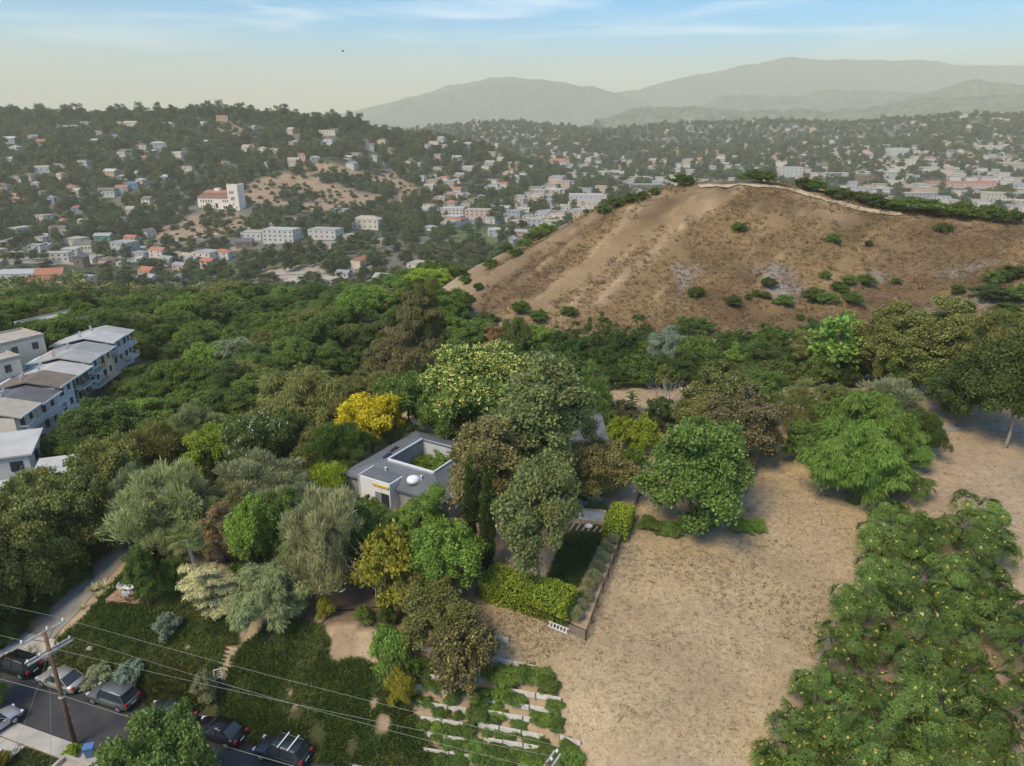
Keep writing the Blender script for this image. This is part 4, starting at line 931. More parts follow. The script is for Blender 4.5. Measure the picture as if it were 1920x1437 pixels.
# --- pale museum with a square tower across the valley
def museum():
    P = at(413, 392); s = P.y / fd(375)[0]
    e = empty('museum', P, -0.16, (1, 1, 1), 'pale museum with red tile roofs and a tall square tower', 'museum')
    ST = solid('museum_stucco', (0.80, 0.69, 0.57), 0.85, var=0.05, scale=0.1); TL = solid('museum_tile', (0.25, 0.125, 0.085), 0.9, var=0.2, scale=0.3); DKW = solid('dark_opening', (0.05, 0.05, 0.055), 0.5)
    u = s
    def B(nm, x0, x1, z0, z1, y0, y1, mat=ST): return MB().box(((x0 + x1) / 2 * u, (y0 + y1) / 2, (z0 + z1) / 2 * u), ((x1 - x0) * u, y1 - y0, (z1 - z0) * u)).build(nm, mat, e)
    B('wing_wall', -44, 22, -4, 20, 0, 14); B('rear_wall', -45, 8, -4, 27, 14, 28); B('terrace_wall', 4, 24, -14, 2, -5, 1)
    tw = B('tower', 22, 43, -16, 44, -4, 12)
    for i in range(4): MB().box(((24.4 + i * 5.4) * u, -3.6, 45.2 * u), (3.6 * u, 0.9, 2.4 * u)).build('merlon', ST, e); MB().box((42.4 * u, (-2.4 + i * 4.2), 45.2 * u), (0.9, 2.6, 2.4 * u)).build('merlon', ST, e)
    MB().add([(-45.5 * u, -0.8, 20 * u), (22 * u, -0.8, 20 * u), (22 * u, 14, 26 * u), (-45.5 * u, 14, 26 * u), (-45.5 * u, 14, 20 * u), (22 * u, 14, 20 * u)], [(0, 1, 2, 3), (4, 5, 1, 0), (3, 2, 5, 4), (0, 3, 4), (1, 5, 2)]).build('roof', TL, e)
    TR = solid('museum_tile_red', (0.36, 0.16, 0.105), 0.9, var=0.2, scale=0.3)
    MB().add([(-47 * u, 13.2, 27 * u), (10 * u, 13.2, 27 * u), (10 * u, 29, 27 * u), (-47 * u, 29, 27 * u), (-40 * u, 21, 32 * u), (3 * u, 21, 32 * u)], [(0, 1, 5, 4), (2, 3, 4, 5), (3, 0, 4), (1, 2, 5), (3, 2, 1, 0)]).build('roof', TR, e)
    B('lantern', -24, -13, 27, 35, 18, 24)
    def wi(x, z, w, hh, y=-0.06, r=0): return window(e, (x * u, y, z * u), w * u, hh * u, r, pane=False)
    for i in range(5): wi(-37 + i * 5.2, 14, 2.1, 4.6)
    for i in range(3): wi(8 + i * 4.6, 14.5, 2.0, 4.2)
    for i in range(7): wi(-38 + i * 4.6, 4.5, 1.7, 2.6)
    wi(-6, 6, 4.6, 8)
    wi(12, 4, 11, 2.4)
    for i in range(3): wi(27 + i * 3.1, 31, 1.7, 5.0, -4.06); wi(29 + i * 2.6, 20, 1.5, 6.0, -4.06); wi(-39 + i * 3.0, 22.6, 1.9, 2, 13.94)
    wi(32, 10, 1.8, 3.4, -4.06); wi(38, 4, 1.8, 2.4, -4.06)
    MB().box((11 * u, -5.2, -1 * u), (22 * u, 0.5, 4 * u)).build('parapet', ST, e)
museum()

# --- named buildings on the valley floor
VB = [  # px, base py, width px, depth, height, roof, wall, roof colour, label, turn
    (50, 520, 110, 22, 4.5, 'flat', 'white', 'white', 'long low white commercial building with flat roof at the left edge', 0.1, (6, 1)),
    (75, 545, 44, 16, 7, 'gable', 'cream', 'red', 'cream building with a red tile roof, nearer of the two wings', 0.5, (4, 2)),
    (98, 530, 46, 16, 8, 'gable', 'cream', 'red', 'cream hall with a large red tile roof behind its lower wing', 0.35, (3, 1)),
    (6, 550, 34, 16, 7, 'hip', 'peach', 'red', 'peach house with a red hip roof cut by the left edge', 0.3, (3, 2)),
    (112, 488, 42, 12, 7, 'flat', 'white', 'beige', 'white flat-roofed block in the cluster left of the park', 0.15, (4, 2)),
    (135, 478, 30, 12, 6, 'flat', 'white', 'white', 'small white block at the back of the cluster', 0.1, (3, 2)),
    (160, 472, 30, 12, 8, 'gable', 'cream', 'brown', 'cream house with an arcaded front and brown roof', 0.2, (5, 1)),
    (70, 473, 24, 11, 7, 'flat', 'white', 'lgrey', 'white two-storey house among dark trees left of the cluster', 0.1, (2, 2)),
    (120, 440, 30, 10, 4, 'flat', 'white', 'white', 'low white house at the foot of the left hillside', 0, (2, 1)),
    (196, 450, 30, 11, 5, 'gable', 'green', 'lgrey', 'green house with a pale roof at the foot of the hill', 0.1, (2, 1)),
    (155, 500, 18, 11, 9, 'gablex', 'brown', 'dark', 'steep dark A-frame gable among the park trees', 0.0, (1, 1)),
    (530, 452, 62, 18, 12, 'flat', 'white', 'white', 'white three-storey apartment block with balconies below the road', -0.2, (6, 3)),
    (478, 447, 40, 18, 7, 'flat', 'white', 'beige', 'low white block left of the white apartments', -0.1, (4, 1)),
    (460, 462, 30, 14, 5, 'gable', 'brown', 'dark', 'dark gabled house in front of the white apartments', 0.2, (2, 1)),
    (612, 446, 56, 18, 9, 'flat', 'white', 'lgrey', 'grey-roofed apartment block right of the white apartments', -0.25, (5, 2)),
    (690, 428, 52, 16, 10, 'hip', 'cream', 'beige', 'cream apartment block with a hipped beige roof in the trees', -0.2, (5, 2)),
    (850, 402, 42, 20, 8, 'flat', 'white', 'white', 'pale flat block beyond the park, left of its neighbour', -0.1, (6, 2)),
    (897, 410, 46, 18, 11, 'flat', 'pink', 'beige', 'pinkish apartment block beyond the park lawn', -0.15, (5, 3)),
    (1098, 382, 62, 24, 13, 'flat', 'white', 'white', 'bright white flat-roofed hall left of the dry hill', -0.1, (7, 2)),
    (1048, 395, 44, 22, 7, 'flat', 'white', 'beige', 'low pale warehouse left of the bright white hall', -0.15, (5, 1)),
    (1142, 333, 54, 26, 12, 'flat', 'cream', 'white', 'long cream building right of the avenue', -0.1, (8, 2)),
    (1215, 355, 60, 24, 8, 'flat', 'brown', 'grey', 'dark brick block just behind the ridge of the dry hill', -0.05, (7, 1)),
    (1045, 312, 30, 26, 11, 'gable', 'white', 'red', 'white hall with a red roof far up the avenue', 0.2, (3, 1)),
    (1480, 330, 40, 24, 16, 'flat', 'white', 'white', 'white multi-storey block behind the hill crest bushes', 0, (5, 3)),
    (1567, 333, 52, 24, 8, 'flat', 'white', 'lgrey', 'long white low block right of the multi-storey one', 0, (8, 1)),
    (1680, 292, 34, 30, 16, 'flat', 'white', 'white', 'white columned hall in the middle of the city', 0, (5, 1)),
    (1700, 318, 20, 18, 20, 'flat', 'cream', 'cream', 'cream church-like tower block in the city', 0, (2, 3)),
    (1790, 276, 34, 30, 12, 'flat', 'cream', 'cream', 'wide cream building far up the right-hand slope', 0, (6, 1)),
    (1850, 280, 46, 24, 8, 'flat', 'white', 'white', 'long white building at the far right slope', 0, (8, 1)),
    (1620, 345, 30, 20, 14, 'flat', 'brown', 'brown', 'dark brown multi-storey block behind the trail', 0.1, (4, 3)),
    (1720, 372, 60, 20, 8, 'flat', 'grey', 'beige', 'grey-walled apartment block behind the trail bushes', 0.1, (8, 2)),
    (1795, 350, 130, 40, 7, 'flat', 'pink', 'red', 'very long red-roofed warehouse at the right', 0, (14, 1)),
    (1860, 375, 48, 22, 10, 'flat', 'cream', 'beige', 'yellowish apartment block at the right behind the crest', 0.1, (6, 2)),
    (1905, 372, 44, 22, 8, 'flat', 'white', 'lgrey', 'white block at the right edge behind the crest', 0.1, (5, 2)),
    (1760, 322, 60, 30, 8, 'flat', 'cream', 'beige', 'wide pale store building right of the church-like tower', 0, (8, 1)),
    (1890, 315, 54, 34, 10, 'flat', 'tan', 'beige', 'wide tan building at the right edge of the city', 0, (7, 1)),
    (1655, 362, 30, 18, 8, 'flat', 'pink', 'white', 'pinkish block beyond the trail, left of the grey apartments', 0.1, (5, 2)),
]
for px, py, w, dep, hh, rk, wl, rf, lab, rz, wn in VB:
    bpx(px, py, w, dep, hh, rk, wl, rf if rf in ROOFS else 'beige', lab, rz, sink=10, win=wn, cat='building', name='building')
# --- houses on the left hillside
LH = [(490, 690, 60), (400, 715, 80), (560, 750, 70), (630, 770, 80), (690, 800, 40), (240, 800, 60), (95, 845, 50), (60, 795, 70), (480, 835, 40), (530, 795, 40), (740, 705, 70), (690, 700, 40), (840, 680, 40), (930, 700, 40), (965, 700, 30),
      (1240, 745, 45), (1135, 710, 40), (1250, 670, 60), (1320, 660, 40), (1500, 700, 30), (1640, 740, 40), (1790, 680, 40), (1840, 745, 90), (1720, 700, 50), (1890, 690, 40), (1660, 805, 60), (1800, 815, 50), (1550, 850, 60), (1390, 840, 50), (1500, 935, 40),
      (1650, 915, 60), (1700, 890, 40), (1770, 900, 50), (890, 820, 80), (800, 830, 50), (720, 850, 70), (700, 870, 60), (720, 905, 60), (810, 905, 30), (1010, 870, 70), (480, 920, 80), (240, 960, 80), (340, 930, 60), (350, 995, 30), (170, 1000, 50), (100, 1010, 60),
      (630, 970, 80), (690, 1000, 50), (770, 990, 40), (1050, 950, 70), (1270, 930, 40), (610, 1090, 90), (690, 1070, 60), (740, 1045, 70), (800, 1030, 50), (440, 1090, 60), (930, 1010, 50), (85, 1100, 60), (90, 1135, 50), (20, 1050, 60), (210, 1050, 40), (440, 1185, 60), (480, 1265, 60),
      (360, 1260, 40), (290, 1130, 50), (740, 1190, 40), (700, 1260, 40), (330, 1305, 80), (980, 790, 40), (1160, 810, 30), (860, 860, 40), (1850, 800, 60), (2050, 780, 50), (2070, 830, 60), (2150, 800, 50), (2100, 890, 60), (2200, 850, 40), (2000, 720, 40), (2440, 800, 60), (2480, 790, 40)]
HPOS = []
hr = random.Random(4)
PLACE = [(1100, 'left of the museum'), (1500, 'above the museum'), (9999, 'right of the museum tower')]
for cx, cyy_, w in LH:
    px, py = cx / 2.994, cyy_ / 2.994 + 3; P = at(px, py)
    wl = hr.choice(['white', 'white', 'cream', 'white', 'grey', 'pink', 'tan', 'cream']); rf = hr.choice(['white', 'lgrey', 'beige', 'grey', 'brown', 'beige', 'red']); rk = hr.choice(['flat', 'flat', 'gable', 'hip', 'gable'])
    if (cx, cyy_) == (740, 1045): wl, rk = 'blue', 'flat'
    wm = max(9, w / 2.994 * P.y / fd(py)[0]); band = 'near the skyline' if py < 245 else ('upslope' if py < 300 else ('midslope' if py < 365 else 'downslope'))
    plc = [t for l, t in PLACE if cx < l][0]
    lab = '%s %s house %s, %s' % ('small' if wm < 14 else ('wide' if wm > 20 else 'pale' if wl in ('white', 'cream') else 'mid-sized'), {'white': 'white', 'cream': 'cream', 'grey': 'grey', 'pink': 'pinkish', 'tan': 'tan', 'blue': 'bright blue'}[wl] + ' ' + {'flat': 'flat-roofed', 'gable': 'gabled', 'hip': 'hip-roofed'}[rk], band, plc)
    building(P, hr.uniform(-.5, .5), wm, hr.uniform(9, 13), hr.choice((4.5, 6.5, 7)), rk, wl, rf, lab, group='houses on the left hillside', win=(max(2, int(wm / 5)), 1), sink=12)
    HPOS.append((P.x, P.y, wm))
# ------------------------------------------------------------------ city houses beyond the valley
def visible(P, tol=0.04, lift=4.0):
    """does the open ground at P show from the air over the lot"""
    d = math.sqrt(P[0] ** 2 + P[1] ** 2); k = np.linspace(0.06, 0.97, 60); x = P[0] * k; y = P[1] * k
    z = CAMZ + (P[2] + lift - CAMZ) * k; return bool(np.all(z > height(x, np.maximum(y, 26)) - 0.5))
def project(P):
    x, y, z = P; f = y * CP - (z - CAMZ) * SP * 1.0; 
    fw = y * CP + (CAMZ - z) * SP; dn = (CAMZ - z) * CP - y * SP
    return 960 + FPX * x / fw, 718.5 + FPX * dn / fw
def in_any(P, polys):
    m = np.zeros(len(P), bool)
    for q in polys: m |= inpoly(P[:, 0], P[:, 1], q)
    return m
def visible_many(P, lift):
    k = np.linspace(0.05, 0.975, 64)[None]; x = P[:, :1] * k; y = P[:, 1:2] * k; z = CAMZ + (P[:, 2:3] + lift - CAMZ) * k
    return np.all(z > height(x, np.maximum(y, 26)) - 0.5, axis=1)
cr = random.Random(99); cand = []
VBP = [at(b[0], b[1]) for b in VB]; MUS = at(413, 392)
occ = [(p.x, p.y, max(24, b[2] * p.y / 1380)) for p, b in zip(VBP, VB)] + HPOS + [(MUS.x + k, MUS.y, 30) for k in (-24, -8, 8, 24)]
ca_, sa_ = math.cos(0.35), math.sin(0.35)
def avoid(x, y, r):
    return any((x - a) ** 2 + (y - b) ** 2 < (r + w * 0.6) ** 2 for a, b, w in occ)
y = 500.0
while y < 3000:
    step = 20 if y < 1300 else (26 if y < 1900 else 40)
    x = -0.78 * y
    while x < 0.80 * y:
        gx, gy_ = x + cr.uniform(-5, 5), y + cr.uniform(-6, 6)
        x += step
        u, v = gx * ca_ - gy_ * sa_, gx * sa_ + gy_ * ca_
        if (u % 78) < 16 or (v % 110) < 13: continue                       # streets
        cand.append((gx, gy_))
    y += step
CP_ = np.array(cand); CP_ = np.column_stack([CP_, height(CP_[:, 0], CP_[:, 1])]); CP_ = CP_[visible_many(CP_, 4.0) & ~in_any(CP_, Z_DIRT + Z_PARK)]
CF = fbm(CP_[:, 0] / 180, CP_[:, 1] / 180, 2); cand = []
for (gx, gy_, z), cf in zip(CP_.tolist(), CF.tolist()):
    if True:
        P = (gx, gy_, z); a, b = project(P)
        if not (-40 < a < 1960) or b > 548: continue
        left = a < 800 - (b - 240) * 0.1
        if left and gy_ < 1500 and (b < 440): 
            if cr.random() > 0.12: continue
        elif left and cr.random() > 0.62: continue
        if gx > 0.1 * gy_ + 40 and gy_ < 800: continue
        dens = 0.80 if cf > -0.35 else 0.35
        if a > 1250 and b > 300: dens = 0.8
        if b < 262: dens *= 0.6
        if cr.random() > dens: continue
        if avoid(gx, gy_, 9): continue
        cand.append((gy_, gx, z, a, b))
cand.sort()
NAMED = 190
wall_c = ['white', 'cream', 'cream', 'white', 'tan', 'grey', 'pink', 'tan']; roof_c = ['lgrey', 'lgrey', 'beige', 'grey', 'brown', 'beige', 'red', 'dark', 'grey']
stuffV = {k: MB() for k in sorted(set(wall_c))}; stuffR = {k: MB() for k in sorted(set(roof_c) | {'white'})}
CITY = []
for n, (gy_, gx, z, a, b) in enumerate(cand):
    commercial = (a > 1000 and b > 325) or cr.random() < 0.12
    w = cr.uniform(11, 18) if not commercial else cr.uniform(14, 25); d = cr.uniform(9, 13) if not commercial else cr.uniform(13, 20)
    hh = cr.choice((3.6, 4.2, 6.4)) if not commercial else cr.choice((5, 6.5, 8, 10)); wl = cr.choice(wall_c); rf = cr.choice(roof_c); rk = 'flat' if commercial else cr.choice(('gable', 'hip', 'gable', 'flat'))
    if commercial: rf = cr.choice(['white', 'lgrey', 'beige', 'beige', 'grey'])
    rz = 0.35 * 0 - 0.35 + (math.pi / 2 if (not commercial and cr.random() < .3) else 0) + cr.uniform(-.08, .08); CITY.append((gx, gy_, w))
    if n < NAMED:
        where = 'on the valley floor' if a < 760 else ('left of the hill' if a < 1150 else ('behind the crest' if a < 1500 else 'right of the crest'))
        nearfar = 'nearer' if gy_ < 1150 else 'farther'
        lab = '%s %s house, %s roof, %s' % (nearfar, {'white': 'white', 'cream': 'cream', 'grey': 'grey', 'pink': 'pinkish', 'tan': 'tan'}[wl], {'white': 'white', 'lgrey': 'light grey', 'beige': 'beige', 'grey': 'grey', 'brown': 'brown', 'red': 'red', 'dark': 'dark'}[rf] + {'flat': ' flat', 'gable': ' gabled', 'hip': ' hipped'}[rk], where)
        building((gx, gy_, z), rz, w, d, hh, rk, wl, rf, lab, group='houses of the town in the valley', win=(3 if commercial else 2, 2 if hh > 6 else 1), sink=6)
    else:
        M = Matrix.Rotation(rz, 3, 'Z'); c = Vector((gx, gy_, z))
        stuffV[wl].box(c + Vector((0, 0, hh / 2 - 2)), (w, d, hh + 4), rz)
        me_v = []; A, B = w / 2 + .4, d / 2 + .4; rh = d * .24 if rk != 'flat' else 0.5; e_ = A if rk == 'gable' else max(.3, A - B)
        V = [(-A, -B, 0), (A, -B, 0), (A, B, 0), (-A, B, 0)] + ([(-e_, 0, rh), (e_, 0, rh)] if rk != 'flat' else [(-A, -B, rh), (A, -B, rh), (A, B, rh), (-A, B, rh)])
        F = [(0, 1, 5, 4), (2, 3, 4, 5), (3, 0, 4), (1, 2, 5)] if rk != 'flat' else [(4, 5, 6, 7), (0, 1, 5, 4), (1, 2, 6, 5), (2, 3, 7, 6), (3, 0, 4, 7)]
        stuffR[rf].add([M @ Vector(v) + c + Vector((0, 0, hh)) for v in V], F)
far_town = empty('far_town', (0, 1900, -40)); far_town['kind'] = 'stuff'; far_town['label'] = 'far-off houses of the hazy town reading as one mass'; far_town['category'] = 'town'
for k, m in stuffV.items():
    if m.v: o = m.build('far_walls', WALLS[k], far_town); o.location = (0, -1900, 40); o['kind'] = 'stuff'
for k, m in stuffR.items():
    if m.v: o = m.build('far_roofs', ROOFS[k], far_town); o.location = (0, -1900, 40); o['kind'] = 'stuff'
print('city candidates', len(cand))

# ------------------------------------------------------------------ trees of the valley and town
tr = np.random.default_rng(77); T = []
occ_all = [(a, b, w) for a, b, w in occ] + CITY
grid = {}
for a, b, w in occ_all: grid.setdefault((int(a // 40), int(b // 40)), []).append((a, b, w))
def blocked(x, y):
    i, j = int(x // 40), int(y // 40)
    for p in (i - 1, i, i + 1):
        for q in (j - 1, j, j + 1):
            for a, b, w in grid.get((p, q), ()):
                # keep the side of each house that looks this way clear
                if (x - a) ** 2 + (y - b) ** 2 < (w * 0.62) ** 2: return True
                if abs(x - a * y / b) < w * 0.5 and 0 < b - y < w * 1.7: return True
    return False
yy = 330.0
rr_ = random.Random(5)
while yy < 3100:
    step = 10.5 if yy < 1000 else (12.5 if yy < 1600 else (17 if yy < 2200 else 24)); x = -0.80 * yy
    while x < 0.82 * yy:
        gx, gy_ = x + rr_.uniform(-.5, .5) * step, yy + rr_.uniform(-.5, .5) * step; x += step
        if gx > 20 and gy_ < 420: continue
        T.append((gx, gy_))
    yy += step
TP = np.array(T); TP = np.column_stack([TP, height(TP[:, 0], TP[:, 1])]); TP = TP[visible_many(TP, 9.0)]
TF = fbm(TP[:, 0] / 110, TP[:, 1] / 110, 3).tolist(); TD = (in_any(TP, Z_DIRT) & (fbm(TP[:, 0] / 34, TP[:, 1] / 34, 3) > -.4)).tolist(); TK = in_any(TP, Z_PARK).tolist(); TS = in_any(TP, Z_SAND).tolist(); T = []
for (gx, gy_, z), tf_, dirt, inpark, insand in zip(TP.tolist(), TF, TD, TK, TS):
    if True:
        a, b = project((gx, gy_, z))
        if not (-60 < a < 1980) or b > 640: continue
        p = 0.85
        left = a < 790
        if left and gy_ > 760: p = 0.93
        if not left: p = 0.8 if tf_ > -.25 else 0.5
        if a > 1150 and b > 310: p = 0.85
        if dirt: p = 0.42
        if inpark: p = 0.12
        if insand: p = 0.2
        if gy_ < 760 and left: p = 0.5
        if gy_ < 480: p = 0.8
        if rr_.random() > p or blocked(gx, gy_): continue
        T.append((gy_, gx, z, a, b, dirt))
T.sort(); print('valley trees', len(T))
NT = 95
FARSH = ['far_1', 'far_2', 'far_3', 'fart_1', 'fart_2']
k = 0
for (gy_, gx, z, a, b, dirt) in T[:NT]:
    key = rr_.choice(['far_1', 'far_2', 'far_3', 'fart_1', 'fart_2', 'fart_1']); fol = rr_.choice(['far', 'farb', 'farb', 'far', 'olive', 'grey']); w = rr_.uniform(8, 13); h = w * (rr_.uniform(.8, 1.1) if key[3] == '_' else rr_.uniform(1.2, 1.5))
    cr_, tk, h0 = shape(key)
    where = 'by the park at the far left' if a < 240 else ('in the valley below the museum' if a < 620 else 'in the valley left of the dry hill')
    lab = '%s %s tree %s' % ('tall' if h > 15 else 'broad', {'far': 'dark green', 'farb': 'dull olive', 'olive': 'olive green', 'grey': 'grey-green'}[fol], where)
    e = empty('valley_tree', (gx, gy_, z), rr_.uniform(0, 6.28), (w, w, h / h0), lab, 'tree', 'trees on the valley floor'); crown_obj('crown', cr_, fol, e, rr_); put('trunk', tk, BARKP, e)
protos = [proto('tree_kind', shape(kx)[0], FOL[f]) for kx, f in (('far_1', 'far'), ('far_2', 'far'), ('fart_1', 'far'), ('far_3', 'farb'), ('fart_2', 'far'), ('far_1', 'farb'))]
big = [t for t in T[NT:] if not t[5]]; small = [t for t in T[NT:] if t[5]]
for nm, lo, hi, s0, s1, lab in (('valley_wood', 0, 1000, 8, 15, 'massed trees of the valley floor and lower slopes'), ('hillside_wood', 1000, 1700, 9, 17, 'massed dark trees over the left hillside and near town'), ('town_wood', 1700, 9999, 11, 20, 'far-off trees among the hazy town')):
    pp = [(t[1], t[0], t[2] - .6) for t in big if lo <= t[0] < hi]
    if pp: scatter(nm, pp, protos, s0 * .85, s1 * .85, lab, 'trees', seed=lo + 3, zs=(0.75, 1.15))
scatter('slope_scrub', [(t[1], t[0], t[2] - 1.5) for t in small], protos[:4], 3.5, 8.5, 'dark scrub dotting the bare slope by the museum', 'scrub', seed=8, zs=(.6, .9))
# skyline trees of the left hill stand taller
sk = []
for px in range(-20, 760, 7):
    py = np.interp(px, [-20, 100, 200, 400, 530, 640, 740, 800], [237, 231, 228, 225, 231, 241, 262, 268]); P = at_y(px, py, 1370 if px < 560 else 1310); sk.append((P[0], P[1] + rr_.uniform(-30, 10), float(height(P[0], P[1])) - 1))
scatter('skyline_trees', sk, [protos[2], protos[4], protos[0]], 10, 19, 'dark trees along the skyline of the left hill', 'trees', seed=12, zs=(.8, 1.35))
